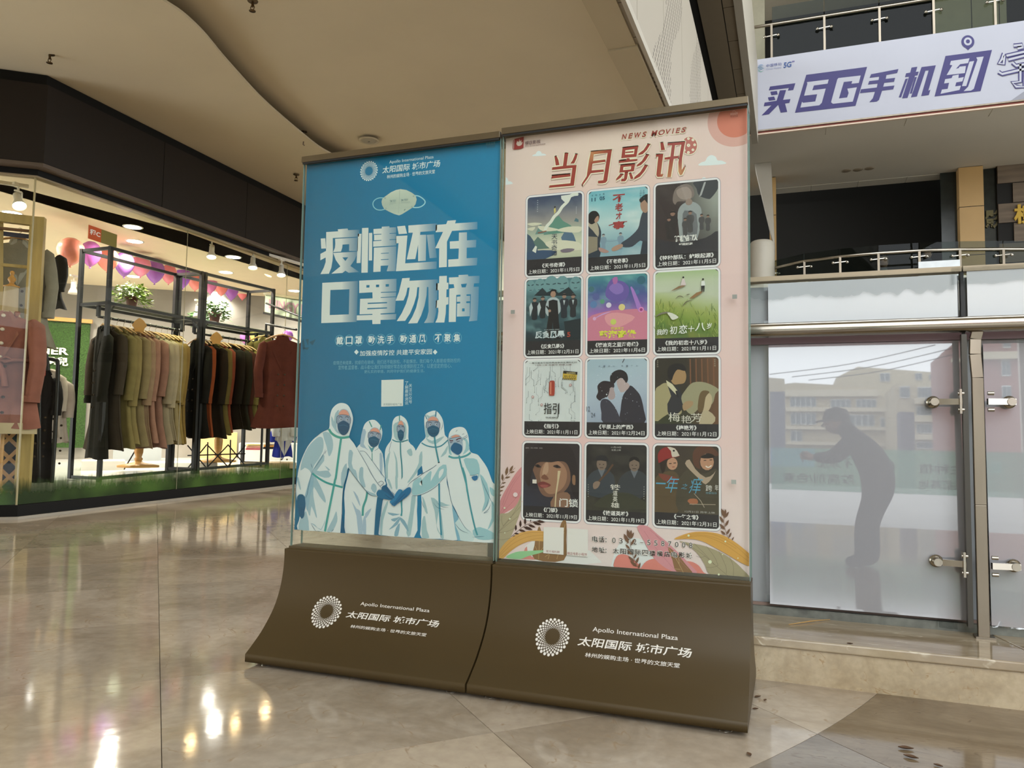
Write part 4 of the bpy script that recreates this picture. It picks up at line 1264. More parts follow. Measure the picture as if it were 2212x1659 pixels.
P.poly(D((60, 540), (200, 420), (270, 410), (280, 500), (200, 600), (100, 670), (20, 720), (-60, 800), (-130, 745), (-40, 680)), '1b6b9c', sm=2)
for q in [C((1880, 430), (1980, 550), (2050, 630)), C((1860, 560), (1940, 620), (2010, 650)), D((160, 540), (60, 640), (-60, 760)), D((200, 570), (110, 660), (0, 740)), C((2000, 500), (2050, 560)), C((1720, 310), (1780, 280), (1830, 320), (1760, 380))]: P.line(q, 0.8, '0c3f66')
face(P, 640 + 1000 * .1043, 860 + 480 * .1043, 29, 50, '1d4f72', tilt=0.02)
sub(P, 'figure_picture', posterL, 'printed large white suited figure at the left end')

# ================================================================ PINK POSTER
PX0, PX1, PZ0, PZ1 = 0.0065, 0.663, 0.343, 1.5222
tR, fixR = T['R']
fixR(MB().box((PX0, YP, PZ0), (PX1, YP + .001, PZ1)).build('poster_back', mat('poster_paper', 'd9dcd8'), tR))


def pink_bg(u, v):
    c = mixc(lin('edc5c3'), lin('e9d4d0'), max(0, min(1, fbm(u * 3, v * 5, 3) * 1.2 - 0.25)))
    c = mixc(c, lin('e9e4e2'), max(0, 0.42 - v * 1.6) * 1.2)
    g = max(0, 1 - hypot((u - 0.40) * 1.5, (v - 0.94) * 5))
    return mixc(c, lin('e9dcc6'), g * 0.6)


P = Print(y=YP); P.k = 0
P.field(PX0, PZ0, PX1, PZ1, 24, 44, pink_bg)
posterR = P.build('poster', tR, m_ink); fixR(posterR)
ALLP = (-1, 1)

# sun, clouds, hills, leaves
P = Print(y=YP); P.k = 1


def arc_clip(P, cx, cy, r, col, x_max=PX1 - .0005, z_max=PZ1 - .0005, n=60, ry=None):
    """disc cut off at the sheet's edges (sheet units)"""
    q = [(cx + r * cos(2 * pi * i / n), cy + (ry or r) * sin(2 * pi * i / n)) for i in range(n)]
    for f in (lambda p: x_max - p[0], lambda p: z_max - p[1], lambda p: p[0] - PX0 - .0005, lambda p: p[1] - PZ0 - .0005):
        if len(q) > 2: q = clip(q, f)
    if len(q) > 2: P.poly(q, col, px=False)


c = P.px((1590, 258)); e = P.px((1551, 258)); e2 = P.px((1535, 258))
arc_clip(P, c[0], c[1] + .0, abs(c[0] - e2[0]) * 1.12, 'dfaca2')
arc_clip(P, c[0], c[1] + .0, abs(c[0] - e[0]) * 1.05, 'd97f69')
# clouds: small bumps on a flat base, pale with a blue-white fill
for cx, cy, w, h, cl in [(1165, 332, 28, 12, 0), (1539, 347, 56, 24, 0), (1093, 392, 28, 18, 1), (1522, 391, 32, 16, 0)]:
    pts = [(cx - w / 2, cy + h * .45), (cx - w * .42, cy + h * .15), (cx - w * .28, cy + h * .05), (cx - w * .2, cy - h * .3), (cx - w * .05, cy - h * .5), (cx + w * .12, cy - h * .35), (cx + w * .2, cy - h * .02), (cx + w * .36, cy), (cx + w * .5, cy + h * .3)]
    q = smooth_pts(pts, 3)
    qq = [P.px(p) for p in q]
    qq = clip(qq, lambda p: p[0] - PX0 - .001)
    P.poly(qq, 'e6eef0', px=False)
sub(P, 'sky_picture', posterR)


def pxclip(P, pts, col, sm=0):
    if sm: pts = smooth_pts(pts, sm)
    q = [P.px(p) for p in pts]
    for f in (lambda p: PX1 - .0005 - p[0], lambda p: p[0] - PX0 - .0005, lambda p: p[1] - PZ0 - .0005):
        if len(q) > 2: q = clip(q, f)
    if len(q) > 2: P.poly(q, col, px=False)


ZL, ZR = (1060, 1000, 280 / 2212), (1340, 1060, 300 / 2212)
P = Print(y=YP); P.k = 3


def L_(*p): return zz(p, ZL)
def R_(*p): return zz(p, ZR)


def sprig(P, stem, leaves, col='6a4534', w=1.0):
    P.line(stem, w, col, k=P.k + 1)
    P.k += 1
    for (x0, y0, x1, y1) in leaves:
        dx, dy = x1 - x0, y1 - y0
        L = hypot(dx, dy); nx, ny = -dy / L, dx / L
        t = L * 0.16
        pxclip(P, [(x0, y0), (x0 + dx * .35 + nx * t, y0 + dy * .35 + ny * t), (x0 + dx * .7 + nx * t * .8, y0 + dy * .7 + ny * t * .8), (x1, y1), (x0 + dx * .7 - nx * t * .8, y0 + dy * .7 - ny * t * .8), (x0 + dx * .35 - nx * t, y0 + dy * .35 - ny * t)], col)


# pale hills and white curves at the bottom
pxclip(P, L_((590, 1420), (760, 1300), (1700, 1500), (1900, 1700), (900, 1800), (600, 1500)), 'e9e6e4')
pxclip(P, R_((-150, 1200), (0, 800), (300, 760), (520, 900), (1000, 1100), (1300, 1400), (-200, 1500)), 'e5e7e8', 2)
# left pink petal and beige leaf
pxclip(P, L_((590, 50), (450, 150), (300, 380), (180, 600), (130, 780), (110, 930), (250, 850), (430, 740), (560, 600), (600, 400)), ['d9989a'] * 50 if 0 else 'd88f93', 4)
for q in [L_((560, 130), (380, 380), (260, 650), (140, 900)), L_((590, 330), (430, 600), (150, 890)), L_((450, 230), (300, 450), (200, 720))]: P.line(q, 0.5, 'b9707a')
pxclip(P, L_((540, 500), (560, 640), (520, 800), (450, 1000), (340, 1270), (200, 1450), (110, 1560), (110, 930), (300, 850), (450, 700)), 'b3a688', 4)
for q in [L_((530, 520), (480, 700), (330, 950), (130, 1180)), L_((530, 720), (330, 940), (210, 1080)), L_((470, 910), (300, 1040), (130, 1180)), L_((430, 1100), (280, 1170), (130, 1190)), L_((190, 900), (190, 1000), (215, 1075)), L_((340, 1280), (220, 1310), (130, 1305))]: P.line(q, 0.45, '6f6551')
sprig(P, L_((125, 480), (240, 270), (420, 80)), [(150, 370, 145, 260), (205, 310, 200, 180), (260, 220, 290, 60), (320, 160, 385, 40), (320, 170, 415, 145), (240, 260, 340, 235), (190, 350, 265, 330), (155, 430, 245, 390), (130, 490, 220, 465), (130, 580, 185, 535)] and [tuple(v for p in zz([(a, b), (c_, d_)], ZL) for v in p) for a, b, c_, d_ in [(160, 370, 145, 260), (205, 310, 200, 180), (260, 220, 290, 60), (320, 160, 385, 40), (320, 170, 415, 145), (240, 260, 340, 235), (190, 350, 265, 330), (155, 430, 245, 390), (130, 490, 220, 465), (130, 580, 185, 535)]], '7d5c45', 0.7)
# lower left: brown leaf, yellow leaf, green strip, hills
pxclip(P, L_((560, 1530), (620, 1420), (700, 1600), (1250, 1640), (500, 1640)), 'dd8f85', 2)
pxclip(P, L_((830, 1080), (780, 1230), (750, 1400), (750, 1640), (1250, 1660), (1290, 1300), (1290, 1000), (1220, 1000), (1160, 1150), (1050, 1300), (930, 1400), (890, 1250)), '8f6a44', 3)
for q in [L_((820, 1640), (830, 1400), (840, 1150)), L_((760, 1420), (820, 1520), (900, 1440)), L_((1130, 1640), (1200, 1400), (1270, 1050)), L_((980, 1640), (1000, 1560), (930, 1600)), L_((1260, 1180), (1200, 1300))]: P.line(q, 0.6, 'd9b77e')
pxclip(P, L_((260, 1610), (430, 1520), (640, 1500), (900, 1490), (900, 1520), (640, 1590), (500, 1640)), '97cc98', 3)
pxclip(P, L_((110, 1590), (200, 1420), (340, 1280), (480, 1200), (640, 1160), (800, 1155), (960, 1190), (960, 1330), (700, 1330), (500, 1400), (330, 1520), (200, 1640), (110, 1640)), 'd8a55c', 3)
for q in [L_((150, 1560), (350, 1340), (600, 1200), (900, 1190)), L_((150, 1590), (380, 1380), (640, 1260), (900, 1230)), L_((180, 1610), (420, 1430), (700, 1310), (900, 1280))]: P.line(q, 0.5, 'ad7c3c')
sprig(P, L_((350, 1260), (600, 1060), (850, 970)), [tuple(v for p in zz([(a, b), (c_, d_)], ZL) for v in p) for a, b, c_, d_ in [(430, 1160, 435, 1050), (510, 1100, 510, 970), (590, 1060, 590, 930), (680, 1010, 690, 960), (400, 1200, 490, 1210), (480, 1140, 600, 1170), (560, 1090, 720, 1140), (640, 1050, 770, 1100), (720, 1010, 870, 1055), (790, 990, 930, 1010), (380, 1250, 420, 1240)]], '3f2119', 0.8)
# right side: pink petal, brown, coral hills, yellow leaf, beige leaf, sprigs
pxclip(P, R_((-80, 1240), (-60, 1050), (60, 1010), (200, 1080), (320, 1240)), 'e0877c', 3)
pxclip(P, R_((330, 1230), (420, 1120), (560, 1080), (700, 1120), (900, 1290), (330, 1300)), 'e0877c', 3)
pxclip(P, R_((1000, 1150), (1120, 1125), (1250, 1190), (1330, 1300), (1430, 1350), (1000, 1360)), 'e0877c', 3)
pxclip(P, R_((270, 570), (430, 560), (600, 700), (760, 830), (950, 1010), (1120, 1180), (1220, 1320), (900, 1300), (680, 1200), (500, 1020), (370, 780)), 'd9949c', 3)
pxclip(P, R_((760, 900), (900, 1000), (1050, 1180), (1150, 1320), (900, 1290), (830, 1100)), '8f6a48', 3)
for q in [R_((380, 640), (560, 900), (800, 1180), (920, 1300)), R_((560, 700), (800, 950), (1080, 1250)), R_((470, 620), (700, 820), (900, 1000))]: P.line(q, 0.5, 'b8737f')
for q in [R_((770, 910), (900, 1100), (1010, 1310)), R_((930, 1040), (940, 1160)), R_((850, 1240), (960, 1250))]: P.line(q, 0.6, 'd9b98a')
pxclip(P, R_((940, 800), (1100, 830), (1350, 880), (1600, 980), (1800, 1110), (1950, 1250), (2060, 1400), (1700, 1370), (1430, 1330), (1350, 1180), (1250, 1020), (1100, 880)), 'a99d7e', 3)
for q in [R_((1050, 840), (1300, 1000), (1500, 1170), (1720, 1360)), R_((1180, 840), (1340, 1000), (1500, 1180)), R_((1370, 880), (1500, 1050), (1560, 1190)), R_((1570, 960), (1680, 1200), (1690, 1320)), R_((1740, 1050), (1800, 1200), (1800, 1370)), R_((1210, 1040), (1280, 1060), (1360, 1040)), R_((1370, 1215), (1460, 1220), (1560, 1190))]: P.line(q, 0.5, '6b6150')
pxclip(P, R_((860, 770), (1000, 700), (1180, 655), (1400, 655), (1620, 700), (1820, 810), (2000, 950), (2080, 1040), (2080, 1200), (1900, 1130), (1700, 1010), (1500, 900), (1300, 800), (1100, 765)), 'd9a24f', 3)
for q in [R_((950, 750), (1200, 680), (1500, 700), (1800, 850), (2050, 1070)), R_((1000, 760), (1300, 720), (1600, 820), (1850, 980), (2050, 1130)), R_((1060, 740), (1250, 700), (1550, 760), (1850, 920))]: P.line(q, 0.5, 'a97a34')
for st, lv, w in [(R_((1730, 770), (1660, 560), (1650, 290)), [(1670, 430, 1610, 280), (1660, 420, 1680, 290), (1670, 430, 1730, 330), (1650, 510, 1580, 400), (1670, 570, 1730, 460), (1670, 620, 1580, 520), (1690, 700, 1750, 600), (1680, 705, 1600, 630), (1730, 750, 1770, 660), (1780, 790, 1810, 730)], .8),
                  (R_((290, 1230), (180, 950), (150, 620)), [(150, 760, 115, 610), (160, 750, 180, 620), (165, 770, 220, 660), (140, 840, 60, 680), (170, 870, 235, 760), (160, 930, 85, 850), (190, 1020, 110, 940), (220, 1080, 265, 1000), (230, 1130, 130, 1040), (250, 1160, 300, 1050), (270, 1210, 160, 1110), (290, 1240, 325, 1140)], .8)]:
    sprig(P, st, [tuple(v for p in zz([(a, b), (c_, d_)], ZR) for v in p) for a, b, c_, d_ in lv], '74523f', w)
for x, y, r in [(1090, 712, 2.4), (1675, 805, 2), (1430, 1130, 4), (1570, 1330, 2.2), (1875, 1070, 1.3), (1630, 1012, 1.2)]:
    P.disc(zz([(x, y)], ZR)[0], r, 'e6ebc8', 12)
for x, y, r in [(430, 540, 5), (245, 765, 2), (335, 950, 2), (250, 1190, 1.5), (545, 655, 1.5)]:
    P.disc(zz([(x, y)], ZL)[0], r, 'ecd5d6' if y < 700 else 'd8dcc0', 12)
# white cards (their square codes are left out) and captions
for a, b, cap in [(((912, 1090), (1255, 1100), (1250, 1565), (905, 1535)), None, '官方福利群'), (((1312, 1108), (1668, 1135), (1665, 1600), (1308, 1570)), None, '横店电影小程序')]:
    P.poly(zz(a, ZL), 'e9e4e0')
P.text('官方福利群', zz([(955, 1482)], ZL)[0], zz([(1185, 1538)], ZL)[0], 'a4605f', off=.005)
P.text('横店电影小程序', zz([(1312, 1512)], ZL)[0], zz([(1650, 1586)], ZL)[0], 'a4605f', off=.005)
sub(P, 'leaf_picture', posterR)

# headings
CR, RD, RD2 = 'f3ead0', '9e3a31', 'b24a3c'
Z5, Z6 = (1170, 290, 180 / 2212), (1320, 270, 200 / 2212)
H = [
    (Z5, [[(345, 595), (405, 590), (450, 690), (478, 820), (380, 835)], [(615, 510), (715, 505), (668, 835), (935, 820), (860, 1370), (200, 1428), (215, 1362), (765, 1305), (820, 900), (278, 955), (285, 885), (570, 845)],
          [(892, 540), (960, 525), (930, 650), (870, 780), (765, 785), (830, 690)], [(275, 1108), (765, 1062), (772, 1125), (262, 1185)],
          [(1310, 470), (1870, 410), (1745, 1240), (1700, 1290), (1620, 1308), (1500, 1312), (1500, 1240), (1640, 1225), (1755, 500), (1390, 540), (1370, 710), (1695, 675), (1700, 735), (1355, 785), (1330, 965), (1650, 940), (1655, 1000), (1310, 1040), (1210, 1200), (1080, 1370), (1080, 1300), (1200, 1120), (1260, 700)]], []),
    (Z6, [[(275, 555), (655, 510), (608, 765), (245, 800)], [(190, 870), (370, 845), (375, 800), (440, 795), (450, 830), (635, 815), (625, 865), (190, 915)], [(225, 970), (578, 935), (548, 1110), (200, 1145)],
          [(330, 1140), (410, 1135), (385, 1290), (340, 1350), (240, 1355), (250, 1290), (310, 1285)], [(215, 1185), (300, 1175), (230, 1270), (120, 1340), (125, 1290)], [(430, 1160), (490, 1155), (540, 1290), (470, 1300)],
          [(870, 465), (945, 460), (860, 600), (760, 700), (655, 730), (655, 690), (780, 600)], [(830, 715), (915, 710), (830, 850), (720, 960), (612, 1005), (620, 960), (740, 860)], [(800, 970), (885, 965), (800, 1110), (690, 1240), (550, 1310), (560, 1250), (700, 1130)],
          [(1180, 430), (1250, 425), (1290, 600), (1195, 610)], [(1075, 715), (1250, 695), (1190, 1180), (1258, 1170), (1230, 1240), (1110, 1245), (1085, 1200), (1130, 760), (1068, 770)],
          [(1355, 445), (1775, 400), (1700, 800), (1690, 1080), (1775, 965), (1760, 1060), (1700, 1190), (1650, 1205), (1610, 1120), (1610, 900), (1680, 475), (1530, 490), (1500, 750), (1615, 740), (1610, 800), (1500, 815), (1430, 1250), (1345, 1252), (1400, 825), (1280, 835), (1285, 785), (1420, 760), (1455, 490), (1350, 500)]],
     [[(345, 610), (565, 580), (548, 700), (335, 715)], [(300, 1010), (485, 990), (475, 1065), (290, 1085)]]),
]
P = Print(y=YP); P.k = 30
# film reel
P.z = Z6
P.disc((1872, 500), 200, 'efe6cf', 40, ry=225)
P.disc((1872, 495), 182, 'bf6f66', 40, ry=207)
for x, y, r in [(1850, 330, 32), (1958, 360, 34), (1998, 478, 32), (1957, 598, 32), (1850, 660, 34), (1740, 390, 34), (1750, 610, 34), (1852, 490, 40)]:
    P.disc((x, y), r, 'f3ecd6', 14, k=P.k + 1); P.disc((x, y), r * .42, 'd9c7b0', 8, k=P.k + 2)
P.k += 3
for dz, wd, col in ((10, 62, 'c9a79d'), (0, 56, CR)):
    for Z, pos, neg in H:
        P.z = Z
        w = wd * (180 / 2212) / Z[2]
        P.k += 1; kk = P.k
        for i, q in enumerate(pos):
            P.line([(x + dz * .3, y + dz) for x, y in q + [q[0], q[1]]], w, col, sm=0, k=kk + i * 0.01)
            P.poly([(x + dz * .3, y + dz) for x, y in q], col, k=kk + .3 + i * 0.01)
def warm(p, Z):
    """the print's own gold gleam across parts of the heading"""
    x, y = Z[0] + p[0] * Z[2], Z[1] + p[1] * Z[2]
    t = max(0, 1 - hypot((x - 1277) / 14, (y - 337) / 16)) + max(0, 1 - hypot((x - 1455) / 34, (y - 372) / 22))
    return mixc(lin(RD), lin('dba468'), min(1, t * 1.1))
for Z, pos, neg in H:
    P.z = Z
    P.k += 1
    for q in pos:
        tr = tessellate_polygon([[Vector((p[0], p[1], 0)) for p in q]])
        P.raw([P.px(p) for p in q], [tuple(t) for t in tr], [warm(p, Z) for p in q], P.k)
    for q in neg:
        P.poly(q, CR, k=P.k + 1); cx = sum(p[0] for p in q) / 4; cy = sum(p[1] for p in q) / 4
    P.k += 2
P.z = Z6
P.poly([(345, 645), (540, 628), (536, 662), (340, 680)], RD, k=P.k); P.poly([(325, 1030), (460, 1018), (455, 1045), (320, 1060)], 'cdb3a4', k=P.k)
# NEWS MOVIES, letter by letter along the slanted line
P.z = Z6
xs_ = [(255, 385), (410, 530), (560, 725), (740, 858), (None, None), (955, 1120), (1135, 1290), (1310, 1440), (1455, 1515), (1540, 1665), (1670, 1805)]
word = 'NEWS MOVIES'
for layer, off, col, d in ((0, .05, CR, 10), (1, .025, RD, 0)):
    P.k += 1
    for ch, (a, b) in zip(word, xs_):
        if a is None: continue
        ya = 225 - (a - 255) * 0.115 if False else 228 - (a - 255) * 0.113
        h_ = 128
        e_ = 16 if layer == 0 else 0
        # the line rises to the right in the picture only because of perspective
        p = P.px((a - e_, ya - e_ + d)); q = P.px((b + e_, 228 - (b - 255) * 0.113 + h_ + e_ * 0.6 + d))
        P.text(ch, p, q, col, off=off, shear=0.25, px=False)
P.z = None
# cinema logo
P.k += 2
P.poly([(1112, 301), (1132, 296), (1131.5, 320), (1111, 323)], '9a2f2f'); P.line([(1110, 303), (1109, 318), (1111, 323), (1128, 321)], 1.2, '9a2f2f')
P.poly([(1116, 312), (1118, 305), (1121, 308), (1123, 301), (1124, 306), (1127, 303), (1127, 309), (1130, 307), (1128, 313), (1124, 316), (1119, 316)], 'dfc9be')
P.text('横店影视', (1135, 306), (1168, 310), '7b5a5e', off=.01)
P.text('HG Entertainment', (1135, 314.5), (1179, 312.5), '7b5a5e')
P.line([(1582, 243), (1586, 240), (1590, 243)], .8, 'e9b5a8'); P.text('明亮视界', (1578, 245), (1594, 249), 'f0c4b8'); P.text('安全出品', (1578, 249.5), (1594, 253), '8e4a40')
# phone and address
for body, x0_, y0_, x1_, y1_ in [('电话:', 877, 86, 985, 135), ('地址:', 877, 158, 982, 205)]:
    pass
ZP = (1000, 1130, 660 / 2070)
P.z = ZP
DK = '1c1a1c'
def run(chars, boxes, off):
    P.k += 2
    for ch, (x0_, y0_, x1_, y1_) in zip(chars, boxes):
        if ch == ' ': continue
        P.text(ch, (x0_ - 2, y0_ - 2), (x1_ + 2, y1_ + 2), 'efe7e4', off=off + .06, k=P.k)
        P.text(ch, (x0_, y0_), (x1_, y1_), DK, off=off, k=P.k + 1)
    P.k += 1
run('电话:', [(878, 86, 915, 128), (922, 88, 960, 130), (968, 100, 974, 130)], .012)
ds = '0372-5587008'
run(ds, [(1014 + i * 47.2, (97 + i * 3.1) if ch != '-' else 128, 1036 + i * 47.2, (134 + i * 3.1) if ch != '-' else 132) for i, ch in enumerate(ds)], .0)
run('地址:', [(876, 158, 915, 196), (922, 160, 962, 200), (968, 172, 974, 200)], .012)
run('太阳国际四楼横店电影城', [(1018 + i * 49.5, 168 + i * 3.0, 1058 + i * 49.5, 205 + i * 3.4) for i in range(11)], .012)
P.z = None
sub(P, 'heading_lettering', posterR)

# ---------------------------------------------------------------- the twelve film pictures
CXS = [(.0745, .2315), (.2500, .4105), (.4310, .5910)]
RZS = [(1.3435, 1.1215), (1.1105, .8975), (.8855, .6800), (.6600, .4550)]


def rrect(x0, z0, x1, z1, r, n=6):
    out = []
    for cx, cz, a0 in ((x1 - r, z1 - r, 0), (x0 + r, z1 - r, 90), (x0 + r, z0 + r, 180), (x1 - r, z0 + r, 270)):
        for i in range(n + 1):
            a = radians(a0 + 90 * i / n); out.append((cx + r * cos(a), cz + r * sin(a)))
    return out


class Pic:
    """one framed picture; u to the right, v down, both 0..1 over the art above the caption"""
    def __init__(s, col, row, cap, title, date, tw):
        s.P = Print(y=YP); s.P.k = 12
        s.x0, s.x1 = CXS[col]; s.z1, s.z0 = RZS[row]
        s.cz = s.z0 + (s.z1 - s.z0) * cap
        r = 0.0085
        P = s.P
        P.poly(rrect(s.x0 - .0062, s.z0 - .0062, s.x1 + .0062, s.z1 + .0062, r + .006), '9d939e', px=False)
        P.poly(rrect(s.x0 - .005, s.z0 - .005, s.x1 + .005, s.z1 + .005, r + .005), 'ece9ec', px=False)
        P.poly(rrect(s.x0, s.z0, s.x1, s.z1, r), '27252a', px=False)
        s.title, s.date, s.tw = title, date, tw
        s.r = r

    def t(s, p): return (s.x0 + (s.x1 - s.x0) * p[0], s.z1 - (s.z1 - s.cz) * p[1])

    def bg(s, fn, nx=16, nz_=22):
        s.P.k += 1
        e = .0011
        P = s.P
        pts, cols, w = [], [], s.x1 - s.x0
        for j in range(nz_ + 1):
            for i in range(nx + 1):
                u, v = i / nx, j / nz_
                z = s.z1 - (s.z1 - s.cz) * v
                # round the two upper corners by pulling the border rows in
                ins = 0.0
                dz = s.z1 - z
                if dz < s.r: ins = s.r - sqrt(max(0, s.r ** 2 - (s.r - dz) ** 2))
                x = s.x0 + ins + (w - 2 * ins) * u
                pts.append((x, z)); cols.append(tuple(fn(u, v)))
        # extra rows close to the top for the corner's curve
        P.raw(pts, [(j * (nx + 1) + i, j * (nx + 1) + i + 1, (j + 1) * (nx + 1) + i + 1, (j + 1) * (nx + 1) + i) for j in range(nz_) for i in range(nx)], cols)

    def p(s, pts, col, sm=0):
        if sm: pts = smooth_pts(pts, sm)
        pts = [(min(1, max(0, u)), min(1, max(0, v))) if 1 else 0 for u, v in pts]
        c = [lin(x) for x in col] if isinstance(col, list) else lin(col)
        s.P.poly([s.t(q) for q in pts], col, px=False)

    def l(s, pts, w, col, sm=3, taper=False):
        s.P.line([s.t(q) for q in pts], w * (s.x1 - s.x0), col, sm=sm, px=False, taper=taper)

    def d(s, c, r, col, ry=None, n=14):
        q = s.t(c); w = s.x1 - s.x0
        s.P.disc(q, r * w, col, n, px=False, ry=(ry or r) * w)

    def tx(s, body, a, b, col, off=0.0, shear=0.0): s.P.text(body, s.t(a), s.t(b), col, off=off, shear=shear, px=False)

    def done(s, parent, label):
        P = s.P
        P.k += 1
        cx = (s.x0 + s.x1) / 2; w = s.x1 - s.x0; H = s.z1 - s.z0
        h1 = .0125
        P.text('《' + s.title + '》', (cx - s.tw * w / 2, s.z0 + .0325), (cx + s.tw * w / 2, s.z0 + .0325 - h1), 'f1efee', off=.018, px=False)
        P.text('上映日期：' + s.date, (s.x0 + .035 * w, s.z0 + .0168), (s.x0 + .965 * w, s.z0 + .0048), 'eceae9', off=.006, px=False)
        return sub(P, 'film_picture', parent, label)


def person(F, cx, hy, s_, coat, hair='1f1b1e', skin='b98a72', shirt=None, w=1.0):
    """standing figure: head at (cx,hy), s_ = head radius in picture widths"""
    a = 0.75
    F.p([(cx - 2.1 * s_ * w, hy + 5 * s_ * a), (cx - 1.9 * s_ * w, hy + 2.1 * s_ * a), (cx - .6 * s_, hy + 1.4 * s_ * a), (cx + .6 * s_, hy + 1.4 * s_ * a), (cx + 1.9 * s_ * w, hy + 2.1 * s_ * a), (cx + 2.1 * s_ * w, hy + 5 * s_ * a), (cx + 1.3 * s_, hy + 7 * s_ * a), (cx + 1.4 * s_, hy + 12 * s_ * a), (cx - 1.4 * s_, hy + 12 * s_ * a), (cx - 1.3 * s_, hy + 7 * s_ * a)], coat, 2)
    if shirt: F.p([(cx - .5 * s_, hy + 1.3 * s_ * a), (cx + .5 * s_, hy + 1.3 * s_ * a), (cx, hy + 4 * s_ * a)], shirt)
    F.d((cx, hy), s_, skin, ry=s_ * 1.15); F.p([(cx - s_, hy), (cx - s_ * .9, hy - s_ * .8 * a), (cx, hy - s_ * 1.25 * a), (cx + s_ * .9, hy - s_ * .8 * a), (cx + s_, hy), (cx + .6 * s_, hy - s_ * .3 * a), (cx - .6 * s_, hy - s_ * .3 * a)], hair, 2)


def L3(*s_): return [lin(x) for x in s_]


def ramp(cs, t):
    t = max(0, min(.9999, t)) * (len(cs) - 1); i = int(t)
    return mixc(cs[i], cs[i + 1], t - i)


# 1 mountains and clouds
F = Pic(0, 0, .205, '天书奇谭', '2021年11月5日', .42)
g1 = L3('3a4a68', '5a6478', '84848a', 'a09a94', 'a9b4a4', 'c9ccb4', 'cdcbb2', 'b9bda4')
F.bg(lambda u, v: mixc(ramp(g1, v), lin('33405f'), max(0, fbm(u * 5, v * 8, 1) - .45) * max(0, 1 - v * 2.2) * 2.2))
for q, c in [([(.3, .62), (.5, .38), (.58, .33), (.66, .42), (.8, .50), (.9, .6)], '5f8f80'), ([(.15, .6), (.24, .44), (.3, .5), (.4, .6)], '6d918c'), ([(.86, .44), (.89, .39), (.94, .42), (.94, .46)], '4f7480'), ([(0, .58), (.06, .62), (.2, .8), (.2, .9), (0, .9)], '40566c'), ([(.12, .72), (.2, .64), (.3, .72), (.42, .84), (.2, .84)], '5b7770'), ([(.63, .68), (.7, .58), (.78, .56), (.86, .66), (.9, .76), (.65, .75)], '54708a')]: F.p(q, c)
for q in [[(0, .42), (.14, .41), (.28, .44), (.1, .46)], [(.2, .47), (.4, .5), (.6, .56), (.3, .56)], [(.55, .56), (.75, .52), (1, .54), (.95, .62), (.7, .6)], [(.35, .74), (.6, .72), (.95, .78), (1, .9), (.6, .88), (.4, .82)], [(0, .5), (.15, .48), (.1, .54)]]: F.p(q, 'd9d6c0', 3)
F.l([(.93, .02), (.80, .03), (.74, .12), (.64, .2), (.58, .28), (.5, .34), (.44, .42), (.37, .48), (.33, .55)], .055, 'e2e4d8')
F.p([(.62, .02), (.95, .02), (.8, .06), (.74, .13), (.68, .12)], 'dfe2da', 2)
F.p([(.49, .22), (.52, .2), (.53, .26), (.5, .3)], 'd8c878', 1); F.d((.51, .19), .016, '2a2020')
F.l([(.2, .58), (.3, .57), (.36, .56)], .02, '8c5a48')
F.p([(0, .88), (.3, .86), (.55, .9), (.35, 1), (0, 1)], '3b5270', 2); F.p([(.1, .86), (.16, .78), (.19, .8), (.17, .9)], 'dfe0d6', 1); F.p([(.62, .88), (.75, .86), (.88, .88), (.8, .92), (.66, .92)], '7b6f7c', 2)
for i, ch in enumerate('天书奇谭'): F.tx(ch, (.455, .62 + i * .088), (.56, .70 + i * .088), '20304c', off=.0)
for i in range(6): F.d((.19, .06 + i * .035), .008, 'c9ccd6', n=6); F.d((.90, .22 + i * .02), .006, 'c9ccd6', n=6)
F.done(posterR, 'printed film picture of mountains in mist, top left')

# 2 two people reaching out under a blue sky
F = Pic(1, 0, .185, '不老奇事', '2021年11月5日', .36)
g2 = L3('6fb4c4', '86c2cc', 'a5cdd2', 'b9d3d4', '9fc0c8', '7fa6b4', '93b2bd')
F.bg(lambda u, v: mixc(ramp(g2, v), lin('dfe6e4'), max(0, fbm(u * 3 + v, v * 9, 5) - .5) * 1.8 * (1 - abs(v - .5))))
F.p([(.18, .92), (.30, .75), (.55, .80), (.56, 1), (.3, 1)], '8aabb8', 2)
for cx in (.26, .55): person(F, cx, .68, .025, '7f98aa', '38404c', 'a9a4a2')
F.l([(.3, .77), (.4, .78), (.5, .77)], .012, '7f98aa')
F.p([(0, .48), (.13, .46), (.22, .62), (.2, .8), (.2, 1), (0, 1)], '2b3644', 3); F.p([(0, .44), (.12, .44), (.18, .58), (.17, .7), (.08, .6), (0, .52)], 'b3a894', 2)
F.p([(0, .35), (.06, .30), (.14, .31), (.19, .38), (.17, .46), (.13, .47), (.06, .50), (0, .46)], '17161c', 3); F.p([(.13, .40), (.17, .38), (.175, .45), (.13, .48), (.1, .45)], 'b58d78', 2)
F.p([(0, .68), (.16, .7), (.16, .9), (0, .95)], '8f8573')
F.p([(1, .34), (.92, .38), (.88, .48), (.84, .62), (.7, .74), (.56, .82), (.6, .88), (.75, .88), (.88, .8), (1, .82)], '39424f', 3); F.p([(1, .82), (.92, .8), (.88, 1), (1, 1)], '2f3844')
F.p([(1, .17), (.93, .17), (.88, .24), (.89, .33), (.94, .39), (1, .37)], 'a98672', 2); F.p([(1, .12), (.92, .14), (.86, .19), (.89, .24), (.95, .2), (1, .26)], '1a191d', 2)
F.p([(.4, .89), (.47, .85), (.57, .83), (.59, .87), (.5, .92), (.42, .93)], 'b08c78', 2); F.p([(.18, .86), (.26, .88), (.36, .93), (.3, .95), (.2, .92)], 'b08c84', 2)
for i, (ch, w_) in enumerate(zip('不老才事', (.22, .13, .1, .2))): F.tx(ch, (.52 - w_ / 2, .08 + i * .135), (.52 + w_ / 2, .20 + i * .135), 'a23b3c', off=.03)
